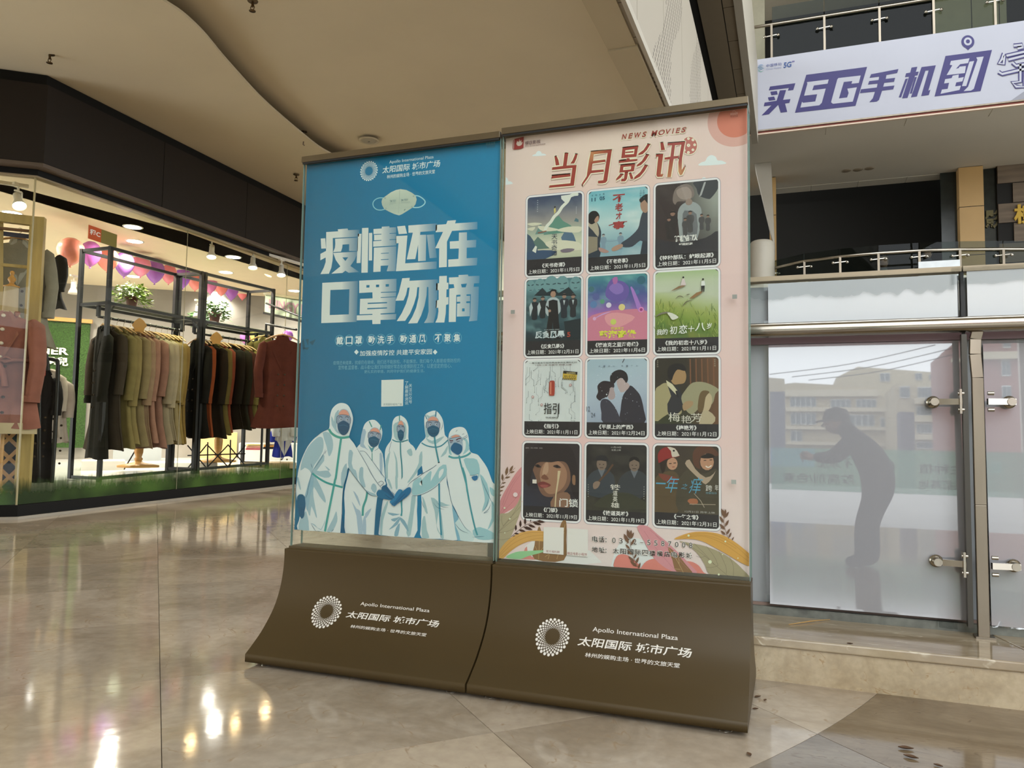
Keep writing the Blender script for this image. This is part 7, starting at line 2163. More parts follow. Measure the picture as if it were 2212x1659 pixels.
def rack(c0, c1, c2, c3, label):
    """c0,c1 front (glass side) near/far; c2,c3 back near/far"""
    P0, P1, P2, P3 = [Vector((*RX[k], 0)) for k in (c0, c1, c2, c3)]
    t = thing('clothes_rack', label, 'rack', 'tall black clothes racks', tuple(P0) + ())
    inv = Matrix.Translation(-P0)
    def ad(mb, n, m=m_dframe, **kw):
        o = mb.build(n, m, t, **kw); o.matrix_parent_inverse = inv; return o
    for p in (P0, P1, P2, P3):
        mb = MB(); mb.bar((p.x, p.y, zf(p.y) - .02), (p.x, p.y, ZTOP), .036); ad(mb, 'post')
    def up(p, z): return (p.x, p.y, z)
    for z in (ZTOP - .018, ZSH):
        for a, b in ((P0, P1), (P2, P3), (P0, P2), (P1, P3)):
            mb = MB(); mb.bar(up(a, z), up(b, z), .028, .03); ad(mb, 'rail')
    for a, b in ((P0, P1), (P0, P2), (P1, P3)):
        mb = MB(); mb.bar(up(a, zf(a.y) + .05), up(b, zf(b.y) + .05), .025, .03); ad(mb, 'rail')
    for a, s in ((P0, -1), (P1, -1)):
        mb = MB(); mb.bar((a.x, a.y, ZSH - .10), (a.x - .03, a.y + (.09 if a is P0 else -.09), ZSH - .01), .02); ad(mb, 'bracket')
    mb = MB(); mb.prism([up(P0, ZSH + .018), up(P1, ZSH + .018), up(P3, ZSH + .018), up(P2, ZSH + .018)], (0, 0, 1), .006); ad(mb, 'glass_shelf', glass('shelf_glass', 'dde3d4', 1.5))
    H0, H1 = (P0 + P2) / 2, (P1 + P3) / 2
    mb = MB(); mb.tube([(H0.x, H0.y + .06, ZHR), (H1.x, H1.y - .06, ZHR)], .014, 10); ad(mb, 'hanging_rail')
    for p, s in ((H0, 1), (H1, -1)):
        mb = MB(); mb.bar((p.x, p.y + s * .06, ZHR), (p.x, p.y + s * .06, ZSH), .03); ad(mb, 'rail_drop')
    return H0, H1


H1a, H1b = rack('B', 'C', 'A', 'E', 'nearer tall black clothes rack holding the black and beige coats')
H2a, H2b = rack('C2', 'D', 'E2', 'F', 'farther tall black clothes rack holding the rust and dark coats')

FAB = {}


def fabric(c):
    if c not in FAB: FAB[c] = mat('cloth_' + c, '%02x%02x%02x' % tuple(int(int(c[i:i + 2], 16) * .86) for i in (0, 2, 4)), rough=0.95, var=0.12, scale=9, bump=.12, bscale=60, spec=.15)
    return FAB[c]


def coat_parts(L=1.25, w=.21, flare=1.35, seed=0, thick=.042, sleeve=.60, lapel=True):
    """meshes of one coat hanging from the origin (hanger top), shoulders along x, front towards -y"""
    r_ = random.Random(seed)
    ph = [r_.uniform(0, 6.28) for _ in range(4)]
    prof = [(0.0, .035, .030), (.03, .065, .034), (.055, w * .62, .038), (.085, w * .93, .040), (.13, w * .98, thick * 1.05), (.25, w * .93, thick * 1.15), (.42, w * .86, thick * 1.1), (.60, w * .92, thick * 1.2), (.80, w * 1.05, thick * 1.3), (1.0, w * (flare), thick * 1.45)]
    P_ = []
    nseg = 36
    for i, (t, a, b) in enumerate(prof):
        z = -.02 - t * L if t > .15 else -.02 - t * L
        row = []
        for k in range(nseg):
            an = 2 * pi * k / nseg
            f = 1 + (.30 * t) * sin(an * 7 + ph[0] + 2 * t) * .5 + .12 * t * sin(an * 13 + ph[1])
            x = a * cos(an)
            y = b * sin(an) * f + .012 * t * sin(an * 6 + ph[2])
            row.append((x, y, z - (.01 * sin(an * 3 + ph[3]) if i == len(prof) - 1 else 0)))
        P_.append(row)
    body = MB(); body.grid(P_, True, closed=True)
    sl = []
    for s in (-1, 1):
        mb = MB()
        sh = Vector((s * w * .9, 0, -.02 - .10 * L)); el = Vector((s * (w * 1.08), -.02, -.02 - .10 * L - sleeve * .5)); wr = Vector((s * (w * 1.0), -.035, -.02 - .10 * L - sleeve))
        pts = [sh + Vector((-s * .03, 0, .03)), sh, sh.lerp(el, .5), el, el.lerp(wr, .5), wr]
        mb.tube(pts, [.03, .05, .055, .05, .048, .042], 12)
        mb.tube([wr + Vector((0, 0, .045)), wr + Vector((0, 0, -.004))], [.049, .047], 12)
        sl.append(mb)
    col = MB()
    for s in (-1, 1):
        if lapel:
            y = -thick * 1.15
            col.add([(0.0, y * .9 - .006, -.42), (s * .105, y * .85 - .004, -.20), (s * .085, y * .8, -.165), (s * .10, y * .7, -.13), (s * .05, -.035, -.035), (s * .02, -.03, -.01)], [(0, 1, 2, 3, 4, 5)])
        col.tube([(s * .005, .02, -.005), (s * .05, .0, -.02), (s * .07, -.03, -.06)], [.014, .018, .008], 8)
    col.tube([(-.05, .012, -.012), (0, .024, .0), (.05, .012, -.012)], .016, 8)
    btn = MB()
    for k in range(4):
        for s in (-1, 1): btn.lathe((s * .035, -thick * 1.25 - .006, -.46 - k * .12), [(0, -.003), (.011, -.003), (.011, .003), (0, .003)], 8, Matrix.Rotation(radians(90), 3, 'X'))
    return body, sl, col, btn


_COATM = {}


def coat(pos, rz, color, label, group, kind=0, L=1.25, w=.21, name='coat', hanger=True, sleeve=.6, hl='', collar=None, flare=1.35):
    key = (kind, L, w, sleeve, flare)
    if key not in _COATM:
        bd, sl, cl, bt = coat_parts(L, w, flare, kind * 7 + 3, sleeve=sleeve)
        def fixm(mb, n):
            me = mb.mesh(n, [fabric(color)])
            bm = bmesh.new(); bm.from_mesh(me); bmesh.ops.recalc_face_normals(bm, faces=bm.faces); bm.to_mesh(me); bm.free()
            return me
        _COATM[key] = (fixm(bd, 'coat_body'), fixm(sl[0], 'coat_sleeve'), fixm(sl[1], 'coat_sleeve'), fixm(cl, 'coat_collar'), fixm(bt, 'coat_buttons'))
    ms = _COATM[key]
    t = thing(name, label, 'coat', group, tuple(pos)); t.rotation_euler = (0, 0, rz)
    for me, n, c in ((ms[0], 'body', color), (ms[1], 'sleeve', color), (ms[2], 'sleeve', color), (ms[3], 'collar', collar or color), (ms[4], 'buttons', '4a3d2e')):
        o = bpy.data.objects.new(n, me); link(o, t)
        o.material_slots[0].link = 'OBJECT'; o.material_slots[0].material = fabric(c)
    if hanger:
        if 'hang' not in _COATM:
            h_ = MB(); h_.tube([(-.19, 0, -.075), (-.10, 0, -.03), (0, 0, -.005), (.10, 0, -.03), (.19, 0, -.075)], [.006, .010, .012, .010, .006], 8)
            k_ = MB(); k_.tube(smooth_pts([(0, 0, 0), (0, 0, .045), (.016, 0, .06), (.014, 0, .085), (-.004, 0, .09), (-.014, 0, .078)], 3, False), .0022, 6)
            _COATM['hang'] = (h_.mesh('hanger_arms', [mat('hanger_wood', 'b98f5c', rough=0.4)]), k_.mesh('hanger_hook', [m_steel]))
        h = thing('coat_hanger', hl or ('wooden hanger holding the ' + label.split(',')[0]), 'hanger', 'wooden hangers on the racks', tuple(pos)); h.rotation_euler = (0, 0, rz)
        inst(_COATM['hang'][0], 'arms', h, (0, 0, .012)); inst(_COATM['hang'][1], 'hook', h)
    return t


HT = ZHR - .075
C1 = ['24221d', '4a4136', '8f8254', '97885a', '9a8a66', 'a58a70', 'a87f6e', '9b7464', 'a89a80', 'b2a48a', '9f8f68', '96804a', '8c733e']
N1 = ['long black coat', 'grey brown coat', 'olive beige coat', 'sand coloured coat', 'beige coat', 'pinkish beige coat', 'dusty pink coat', 'brown pink coat', 'pale grey beige coat', 'cream coat', 'khaki coat', 'wide khaki coat', 'tan lapel coat']
ordn = ['first', 'second', 'third', 'fourth', 'fifth', 'sixth', 'seventh', 'eighth', 'ninth', 'tenth', 'eleventh', 'twelfth', 'thirteenth']
for i, (c, n) in enumerate(zip(C1, N1)):
    t_ = (i + .4) / len(C1)
    p = H1a.lerp(H1b, .07 + .88 * t_)
    rz = radians([-28, -6, 4, -3, 6, 0, -5, 3, 5, -2, -8, -16, -24][i])
    L = [1.30, 1.22, 1.20, 1.16, 1.18, 1.2, 1.14, 1.2, 1.16, 1.12, 1.15, 1.16, 1.16][i]
    coat((p.x, p.y, HT), rz, c, n + ', ' + ordn[i] + ' from the left on the nearer rack', 'coats on the nearer rack', i % 4, L, .215 if i else .235, hl='wooden hanger, ' + ordn[i] + ' from the left on the nearer rack', sleeve=[.62, .55, .60, .66, .58, .64, .6, .54, .62, .66, .58, .6, .62][i])
C2 = ['1c1a16', '8f4826', '2a231a', '75683a', '8f4a34', '23221a', '2c2a1c', '4f2c20', '857842', '7c6c3c']
N2_ = ['black coat', 'rust orange coat', 'dark brown coat', 'olive coat', 'brick red coat', 'dark green coat', 'blackish olive coat', 'dark maroon coat', 'moss green coat', 'light olive coat']
for i, (c, n) in enumerate(zip(C2, N2_)):
    p = H2a.lerp(H2b, .06 + .88 * (i + .4) / len(C2))
    coat((p.x, p.y, HT + .005), radians([-10, -20, 2, -6, -18, -4, 3, -5, -8, -12][i]), c, n + ', ' + ordn[i] + ' from the left on the farther rack', 'coats on the farther rack', i % 4, [1.1, 1.08, 1.1, 1.06, 1.04, .98, 1.0, .98, .96, .96][i], .21, hl='wooden hanger, ' + ordn[i] + ' from the left on the farther rack')
# single rust coat facing the glass, right end
q = atd(611, 722, 9.15)
coat((q[0], q[1], q[2] - .01), radians(38), '5c3022', 'brick brown belted coat facing out at the right end, beside the blue poster', None, 2, 1.05, .235, hl='black hanger under the brick brown coat at the right end')
q2 = atd(575, 722, 9.9)
coat((q2[0], q2[1], q2[2] - .02), radians(30), '7d7040', 'olive coat just left of the brick brown coat at the right end', None, 1, 1.0, .2, hl='hanger of the olive coat left of the brick brown coat')
a_, b_ = atd(575, 700, 9.9), atd(640, 712, 9.0)
rr_ = MB(); rr_.tube([tuple(a_), tuple(b_)], .014, 8); rr_.tube([tuple(atd(575, 655, 10)), tuple(atd(660, 688, 9.2))], .012, 8); rr_.tube([tuple(a_), (a_[0], a_[1], .25)], .014, 8)
tag(rr_.build('garment_rail', m_dframe), 'black garment rail carrying the brick brown coat', 'rail')

# --- balloons
BC = [('f0907c', 'coral'), ('c06cc0', 'violet'), ('f0907a', 'coral'), ('a468c4', 'purple'), ('e884a0', 'pink'), ('a062c0', 'purple'), ('ec8494', 'pink'), ('9c5cc0', 'purple'), ('f08c84', 'coral'), ('d67ab4', 'pink violet'), ('f08880', 'coral'), ('a464c0', 'purple'), ('ec8088', 'pink')]
BP = [(153, 541, 24, 26), (196, 546, 19, 24), (233, 559, 20, 22), (269, 568, 18, 24), (304, 573, 19, 20), (335, 584, 18, 23), (365, 590, 15, 19), (396, 596, 14, 22), (422, 606, 14, 18), (455, 611, 13, 20), (478, 619, 13, 17), (500, 625, 14, 20), (524, 629, 11, 16)]
bmesh_ = MB()
bmesh_.lathe((0, 0, 0), [(0.0, 1.0), (.35, .94), (.68, .74), (.92, .40), (1.0, .05), (.95, -.28), (.78, -.62), (.50, -.93), (.22, -1.14), (.07, -1.22), (.05, -1.25), (.12, -1.34), (0, -1.33)], 24)
bme = bmesh_.mesh('balloon', [mat('balloon_skin', 'f0907c')])
for i, ((c, nme), (px, py, rx, ry)) in enumerate(zip(BC, BP)):
    d = 8.9 + i * .3
    q = atd(px, py, d)
    r_ = rx * d / FPX
    o = inst(bme, 'balloon', None, tuple(q), label='%s balloon, %s from the left in the balloon row' % (nme, ordn[i]), cat='balloon', group='row of balloons in the shop')
    o.scale = (r_, r_, ry * d / FPX * .93)
    mm = mat('balloon_' + c, c, rough=0.22, var=0.02)
    mm.node_tree.nodes['Principled BSDF'].inputs['Transmission Weight'].default_value = 0.0
    mm.node_tree.nodes['Principled BSDF'].inputs['Subsurface Weight'].default_value = 0.0
    o.material_slots[0].link = 'OBJECT'; o.material_slots[0].material = mm
for px, py, c, n in [(530, 728, 'c26cc0', 'violet balloon low behind the farther rack'), (550, 725, 'd9cf6a', 'yellow balloon low behind the farther rack'), (622, 725, 'b06cc8', 'violet balloon behind the brick brown coat')]:
    q = atd(px, py, 11.5); o = inst(bme, 'balloon', None, tuple(q), label=n, cat='balloon'); o.scale = (.075, .075, .08)
    o.material_slots[0].link = 'OBJECT'; o.material_slots[0].material = mat('balloon_' + c, c, rough=0.22, var=.02)

# --- potted plants
def plant(q, label, r=.2, pot=.07, seed=1, col='5f8a3a'):
    t = thing('potted_plant', label, 'plant', 'trailing plants on the rack shelves', tuple(q))
    b = MB(); b.lathe((0, 0, 0), [(pot * .7, 0), (pot * .95, pot * 1.6), (pot * 1.1, pot * 1.6), (pot * 1.1, pot * 1.95), (pot * .95, pot * 1.95), (pot * .9, pot * 1.7), (0, pot * 1.65)], 18); b.build('pot', mat('plant_pot', '6b4030', rough=0.6), t)
    r_ = random.Random(seed)
    lf = MB(); st = MB()
    for k in range(320):
        a = r_.uniform(0, 2 * pi); e = r_.uniform(-.55, 1.35); R = r * r_.uniform(.35, 1.0)
        c = Vector((R * cos(a) * cos(e), R * sin(a) * cos(e), pot * 1.9 + R * sin(e) * .85))
        if e < -.1 and R < pot * 1.4: continue
        s_ = r_.uniform(.026, .05); ax = Vector((cos(a + r_.uniform(-1, 1)), sin(a + r_.uniform(-1, 1)), r_.uniform(-.9, .3))).normalized(); sd = ax.cross(Vector((r_.uniform(-.5, .5), r_.uniform(-.5, .5), 1))).normalized()
        n = ax.cross(sd)
        lf.add([c, c + ax * s_ * .5 + sd * s_ * .42 + n * s_ * .1, c + ax * s_ * 1.3, c + ax * s_ * .5 - sd * s_ * .42 + n * s_ * .1], [(0, 1, 2), (0, 2, 3)])
        if k % 6 == 0: st.tube([(0, 0, pot * 1.7), (c.x * .6, c.y * .6, c.z + .03), tuple(c)], .002, 5)
    lf.build('foliage', mat('leaf_' + col, col, rough=0.45, var=.35, scale=25), t, recalc=False, kind='stuff')
    st.build('stems', mat('stem_green', '4c6a2a', rough=0.6), t)


plant((-5.62, 4.02, ZSH + .026), 'leafy trailing plant in brown pot on the nearer rack shelf', .19, .06, 3, '7d9638')
plant((-5.55, 5.15, ZSH + .026), 'leafy plant in brown pot on the farther rack shelf', .19, .065, 5, '55803c')
q = atd(430, 690, 10.2)
plant((q[0], q[1], q[2] - .1), 'small hanging plant behind the gap between both racks', .14, .045, 9, '5a8a4a')
hw = MB()
for s in (-1, 0, 1): hw.tube([(q[0] + s * .05, q[1], q[2] - .02), (q[0], q[1], q[2] + .45)], .002, 4)
tag(hw.build('plant_cord', m_dframe), 'thin cords holding the small hanging plant', 'cord')
for (x, y, z), n in [((-5.46, 3.98, 1.735), 'cloud shaped orange price card hanging under the nearer rack shelf'), ((-5.40, 5.02, 1.73), 'cloud shaped orange card hanging under the farther rack shelf')]:
    c_ = [(.062 * (1 + .12 * cos(6 * a)) * cos(a), 0, .068 * (1 + .12 * sin(5 * a)) * sin(a)) for a in [2 * pi * k / 40 for k in range(40)]]
    b = MB(); b.prism([(p[0] * sin(.9), p[0] * cos(.9) * 1.0, p[2]) for p in c_], (1, -.8, 0), .004)
    o = b.build('price_card', mat('card_orange', 'd0a05a', rough=0.6)); o.location = (x, y, z); tag(o, n, 'card', 'cloud shaped cards')

# --- the corner display: wooden frame with lattice, mannequin in pink coat, coats behind
def dpt(px, py, d=7.45): return tuple(atd(px, py, d))
fr = thing('display_stand', 'pale wooden display frame with lattice behind the shop corner', 'display frame', None, dpt(80, 1085))
inv = Matrix.Translation(-Vector(dpt(80, 1085)))
def fad(mb, n, m=m_wood): o = mb.build(n, m, fr); o.matrix_parent_inverse = inv; return o
mb = MB(); mb.bar((*dpt(83, 470)[:2], .13), dpt(83, 470), .105, .07, up=(.6, -.8, 0)); fad(mb, 'post')
mb = MB(); mb.bar(dpt(-60, 462), dpt(95, 481), .06, .075); fad(mb, 'top_beam')
mb = MB(); mb.bar(dpt(-60, 487), dpt(70, 500), .03, .02); fad(mb, 'beam_groove', mat('dark_wood_line', '6b4a2c', rough=.6))
mb = MB(); mb.bar(dpt(-60, 566, 7.5), dpt(68, 578, 7.5), .025, .025); fad(mb, 'cross_bar')
mb = MB(); mb.bar(dpt(1, 480, 7.5), dpt(-1, 900, 7.5), .03); fad(mb, 'post')
mb = MB(); mb.bar(dpt(-60, 497, 7.52), dpt(70, 512, 7.52), .02, .035); fad(mb, 'hanging_bar', mat('navy_bar', '2b2c48', rough=.4))
mb = MB(); mb.prism([dpt(-40, 897, 7.56), dpt(64, 902, 7.56), (*dpt(62, 1075, 7.56)[:2], dpt(62, 1075, 7.56)[2]), dpt(-40, 1078, 7.56)], (-.6, .8, 0), .01); fad(mb, 'dark_backing', fabric('14120f'))  # dark sheet added to darken what shows through the lattice
for k in range(-4, 6):
    y0_ = 905 + k * 42
    for s in (-1, 1):
        pa, pb = (-25, y0_), (62, y0_ + s * 82)
        # keep each slat inside the panel
        pts = []
        for tt in np.linspace(0, 1, 24):
            x, y = pa[0] + (pb[0] - pa[0]) * tt, pa[1] + (pb[1] - pa[1]) * tt
            if 900 <= y <= 1078 and x < 62: pts.append((x, y))
        if len(pts) > 2:
            mb = MB(); mb.bar(dpt(*pts[0], 7.5 + .012 * s), dpt(*pts[-1], 7.5 + .012 * s), .01, .028, up=(0, 0, 1)); fad(mb, 'lattice_slat', m_wood2)
mn = thing('mannequin', 'tailor mannequin with wooden neck cap standing at the shop corner', 'mannequin', None, dpt(20, 900, 7.3)[:2] + (.15,))
mx_, my_ = dpt(20, 700, 7.3)[:2]
minv = Matrix.Translation((-mx_, -my_, -.15))
ZNK = dpt(20, 620, 7.3)[2]
mn.location = (mx_, my_, .15)
b = MB(); b.smooth = True
b.lathe((0, 0, 0), [(.08, .60), (.10, .7), (.11, .85), (.09, 1.02), (.10, 1.2), (.10, 1.32), (.075, 1.42), (.055, 1.46), (.05, ZNK - .15)], 24); b.build('torso', mat('mannequin_linen', 'b9a98f', rough=.9), mn)
b = MB(); b.lathe((0, 0, ZNK - .15), [(.056, 0), (.058, .008), (.03, .018), (.016, .03), (.020, .045), (.030, .06), (.026, .075), (.012, .09), (.014, .105), (.018, .115), (.012, .13), (0, .135)], 20); b.build('neck_cap', m_wood2, mn)
b = MB(); b.tube([(0, 0, .02), (0, 0, .62)], .016, 12); b.build('pole', m_wood2, mn)
b = MB(); b.lathe((0, 0, 0), [(.16, 0), (.16, .012), (.03, .03), (.02, .05)], 24); b.build('stand', m_wood2, mn)
b = MB(); b.smooth = True
b.tube([(.10, -.10, .95), (.06, -.18, 1.0), (-.01, -.20, 1.01)], [.024, .022, .02], 10); b.tube([(-.01, -.20, 1.01), (-.05, -.205, 1.015)], [.018, .012], 8); b.build('hand', mat('hand_wood', 'b5a84c', rough=.5), mn)
pk = coat((mx_, my_, ZNK - .19), radians(38), 'a86f62', 'dusty pink belted coat worn by the mannequin at the shop corner', None, 0, .92, .215, hanger=False, sleeve=.62, flare=1.2, collar='b07a6c', name='pink_coat')
pk.scale = (1, 2.9, 1)
b = MB(); b.tube(smooth_pts([(-.19, -.015, -.40), (-.1, -.05, -.41), (0, -.056, -.42), (.1, -.05, -.41), (.19, -.015, -.40)], 3, False), .016, 8)
for s in (-1, 1): b.tube([(0, -.058, -.41), (s * .05, -.066, -.39), (s * .09, -.06, -.41), (s * .04, -.062, -.43), (0, -.058, -.41)], .012, 8); b.tube([(0, -.058, -.42), (s * .03, -.062, -.52), (s * .05, -.062, -.62)], [.014, .018, .02], 8)
b.build('belt', fabric('a86f62'), pk)
b = MB()
for k in range(4): b.lathe((.0, -.052 - .002 * k, -.06 - k * .11), [(0, -.004), (.014, -.003), (.014, .003), (0, .003)], 12, Matrix.Rotation(radians(90), 3, 'X'))
b.build('pearl_buttons', mat('pearl', 'd9cfc0', rough=.2), pk)
b = MB(); b.grid([[(.235 * cos(2 * pi * k / 30), .06 * sin(2 * pi * k / 30), z) for k in range(30)] for z in (-.9, -.985)], True, closed=True); b.build('lining', mat('lining_cream', 'b8a98c', rough=.9), pk)
q = dpt(42, 515, 7.7); coat(q, radians(60), 'a5a092', 'light grey coat hanging on the navy bar behind the mannequin', None, 1, .9, .24, collar='c9c8c2', hl='grey hanger above the mannequin', sleeve=.55)
q = dpt(98, 545, 8.4); coat((q[0], q[1], q[2]), radians(20), '26231f', 'short black garment hanging behind the pale wooden post', None, 2, .52, .17, hanger=False, sleeve=.3)

# --- garments and umbrellas on the low rail behind the post
lr = thing('garment_rail', 'low black garment rail with rounded corners behind the wooden post', 'rail', None, dpt(100, 1060, 8.3))
linv = Matrix.Translation(-Vector(dpt(100, 1060, 8.3)))
for n_, pts in (('frame', [(84, 1070), (86, 770), (92, 764), (100, 768), (104, 800)]), ('frame', [(105, 775), (118, 778), (125, 790), (121, 900), (112, 1045)])):
    b = MB(); b.tube(smooth_pts([dpt(x, y, 8.3) for x, y in pts], 4, False), .018, 8); o = b.build(n_, m_dframe, lr); o.matrix_parent_inverse = linv
b = MB(); b.bar(dpt(84, 1062, 8.25), dpt(135, 1050, 8.6), .03, .03); o = b.build('foot_bar', m_dframe, lr); o.matrix_parent_inverse = linv
for px, py, d, c, n, L, w in [(92, 795, 8.35, '201c1c', 'black long dress on the low rail behind the wooden post', 1.15, .12), (111, 800, 8.45, 'd9c9bc', 'white blouse on the low rail, left of two', .62, .09), (127, 815, 8.5, 'd2c2b8', 'white blouse on the low rail, right of two', .60, .09)]:
    q = dpt(px, py, d); coat(q, radians(60), c, n, None, 3, L, w, hanger=False, sleeve=.3, name='garment', flare=1.3)
b = MB(); b.prism([dpt(88, 794, 8.2), dpt(99, 797, 8.2), dpt(98, 812, 8.2), dpt(92, 806, 8.2)], (.6, -.8, 0), .01); tag(b.build('scarf', mat('red_cloth', 'a8281e', rough=.8)), 'small red scarf tucked on the black dress on the low rail', 'scarf')

# --- grass wall with pale lettering at the back
def wpt(px, py, off=0.0): return tuple(hitn(px, py, tuple(W0 + nW * off), tuple(nW)))
gw = thing('grass_sign', 'artificial grass panel with pale lettering on the back wall of the shop', 'sign', None, wpt(95, 850, .05))
ginv = Matrix.Translation(-Vector(wpt(95, 850, .05)))
p1, p2, p3_, p4 = wpt(80, 692, .05), wpt(196, 699, .05), wpt(196, 955, .05), wpt(80, 975, .05)
p3_ = (p2[0], p2[1], .4); p4 = (p1[0], p1[1], .4)
b = MB(); b.prism([p1, p2, p3_, p4], tuple(nW), .03); o = b.build('panel', mat('turf_green', '2f4a1c', rough=.95, var=.5, scale=60, bump=.8, bscale=90), gw); o.matrix_parent_inverse = ginv
b = MB(); b.bar(wpt(76, 686, .09), wpt(200, 695, .09), .05, .055); o = b.build('frame', m_wood2, gw); o.matrix_parent_inverse = ginv
for body, (a, bb) in (('NER', ((84, 749), (148, 767))), ('昆兒', ((96, 770), (147, 791)))):
    v, f = glyphs(body, .03)
    A_, B_ = Vector(wpt(a[0], a[1], .10)), Vector(wpt(bb[0], bb[1], .10))
    U_ = Vector((B_.x - A_.x, B_.y - A_.y, 0)); hgt = A_.z - B_.z
    b = MB(); b.add([(A_.x + U_.x * p[0], A_.y + U_.y * p[0], B_.z + hgt * p[1]) for p in v], f); b.add([(A_.x + U_.x * p[0] - nW[0] * .03, A_.y + U_.y * p[0] - nW[1] * .03, B_.z + hgt * p[1]) for p in v], f)
    o = b.build('lettering', mat('letter_cream', 'd5d2bc', rough=.5), gw, recalc=False); o.matrix_parent_inverse = ginv
# --- lettered sign at the far right
sg = thing('hanging_sign', 'pale green sign with tall mauve letters at the right end of the shop', 'sign', None, dpt(575, 680, 10.2))
sinv = Matrix.Translation(-Vector(dpt(575, 680, 10.2)))
A_, B_ = np.array(atd(573, 634, 10.6)), np.array(atd(668, 648, 9.6))
C_, D_ = np.array(atd(573, 676, 10.6)), np.array(atd(668, 697, 9.6))
nS = np.cross(B_ - A_, np.array([0, 0, -1.0])); nS /= np.linalg.norm(nS)
if nS @ (CAM - A_) < 0: nS = -nS
b = MB(); b.prism([tuple(A_), tuple(B_), (B_[0], B_[1], D_[2]), (A_[0], A_[1], C_[2])], tuple(-nS), .03); o = b.build('board', mat('sign_green', '9aa78a', rough=.6, var=.2, scale=6), sg); o.matrix_parent_inverse = sinv
b = MB(); b.bar(tuple(A_), tuple(B_), .05, .03); o = b.build('frame', mat('sign_frame', '8a7f5c', rough=.6), sg); o.matrix_parent_inverse = sinv
b = MB(); b.bar((A_[0], A_[1], C_[2]), (B_[0], B_[1], D_[2]), .04, .03); o = b.build('frame', m_dframe, sg); o.matrix_parent_inverse = sinv
v, f = glyphs('MINGYIH', .03)
def sp_(u, w_):
    p = A_ + (B_ - A_) * u; zt_ = p[2]; zb_ = C_[2] + (D_[2] - C_[2]) * u
    return tuple(np.array([p[0], p[1], zb_ + (zt_ - zb_) * w_]) + nS * .004)
b = MB(); b.add([sp_(.10 + .88 * p[0], .28 + .48 * p[1]) for p in v], f); o = b.build('lettering', mat('letter_mauve', '9a6f7c', rough=.5), sg, recalc=False); o.matrix_parent_inverse = sinv
# --- shop number plate hung on the glass
pl = thing('shop_number_plate', 'orange and olive plate on the shop glass above the coat rack', 'sign', None, tuple(hitn(191, 520, tuple(CN + NM * .012), tuple(NM))))
pinv = Matrix.Translation(-pl.location)
def gp(px, py, o_=.012): return Vector(hitn(px, py, tuple(CN + NM * o_), tuple(NM)))
a1, a2, a3 = gp(191, 488), gp(218, 496), gp(252, 504)
zb_ = [gp(191, 519).z, gp(218, 524).z, gp(252, 533).z]
zbm = sum(zb_) / 3
for p, q_, c, n_ in ((a1, a2, 'c2501c', 'orange_half'), (a2, a3, '7c7030', 'olive_half')):
    b = MB(); zt_ = (a1.z + a2.z + a3.z) / 3; b.prism([(p.x, p.y, zt_), (q_.x, q_.y, zt_), (q_.x, q_.y, zbm), (p.x, p.y, zbm)], tuple(NM), .006); o = b.build(n_, mat(n_, c, rough=.3), pl); o.matrix_parent_inverse = pinv
v, f = glyphs('租C', .03)
b = MB(); b.add([tuple(a1.lerp(a2, .08 + .84 * p[0]) + NM * .0075 + Vector((0, 0, -(a1.z + (a2.z - a1.z) * (.08 + .84 * p[0])) + zbm + .33 * (zt_ - zbm) + .42 * (zt_ - zbm) * p[1]))) for p in v], f); o = b.build('lettering', mat('plate_white', 'e8ddd0', rough=.4), pl, recalc=False); o.matrix_parent_inverse = pinv

# --- things standing low in the shop
m_plinth = mat('plinth_white', 'd6d6d0', rough=.35, var=.02)
def plinth(px0, px1, py, d, h, label, m=m_plinth, dep=.5, name='display_plinth'):
    a, b_ = Vector(atd(px0, py, d)), Vector(atd(px1, py, d))
    u = (b_ - a); u.z = 0; n = Vector((-u.y, u.x, 0)).normalized()
    z0 = zf((a.y + b_.y) / 2) - .02
    mb = MB(); mb.prism([(a.x, a.y, z0), (b_.x, b_.y, z0), (b_.x + n.x * dep, b_.y + n.y * dep, z0), (a.x + n.x * dep, a.y + n.y * dep, z0)], (0, 0, 1), h)
    return tag(mb.build(name, m, bevel=.006), label, 'plinth')
plinth(175, 270, 1010, 9.6, .16, 'low white display plinth left behind the nearer rack legs')
plinth(300, 470, 1000, 9.9, .10, 'low white plinth in the middle under the wooden stand')
plinth(245, 350, 960, 11.2, .34, 'grey white cabinet behind the coats', mat('cabinet_grey', 'a9adb0', rough=.5))
plinth(425, 512, 960, 12.0, .40, 'pale wooden counter behind the black wire stand', mat('counter_wood', 'd6b67c', rough=.5, var=.1), name='counter')
plinth(520, 640, 1000, 10.0, .07, 'pale brown bench at the right end under the clothes', mat('bench_brown', 'a08a64', rough=.5), name='bench')
plinth(515, 650, 985, 11.2, .26, 'white display table at the right end', name='display_table')
def pedestal(px, py, d, h, label):
    q = atd(px, py, d); z = zf(q[1]) + .08
    t = thing('wooden_pedestal', label, 'stand', 'turned wooden stands', (q[0], q[1], z))
    b = MB(); b.lathe((0, 0, 0), [(.21, 0), (.21, .02), (.10, .04), (.05, .055), (.035, .07)], 24); b.build('base', m_wood2, t)
    b = MB(); b.lathe((0, 0, 0), [(.035, .07), (.045, .09), (.03, .11), (.045, .16), (.05, .26), (.035, .32), (.03, h)], 18); b.build('shaft', m_wood2, t)
pedestal(298, 1016, 9.3, .55, 'honey coloured turned wooden stand under the beige coats')
pedestal(470, 1004, 9.9, .5, 'turned wooden stand behind the black wire stand')
ws = thing('wire_stand', 'black crossed wire display stand behind the farther rack', 'stand', None, tuple(atd(430, 1010, 9.5)))
winv = Matrix.Translation(-ws.location)
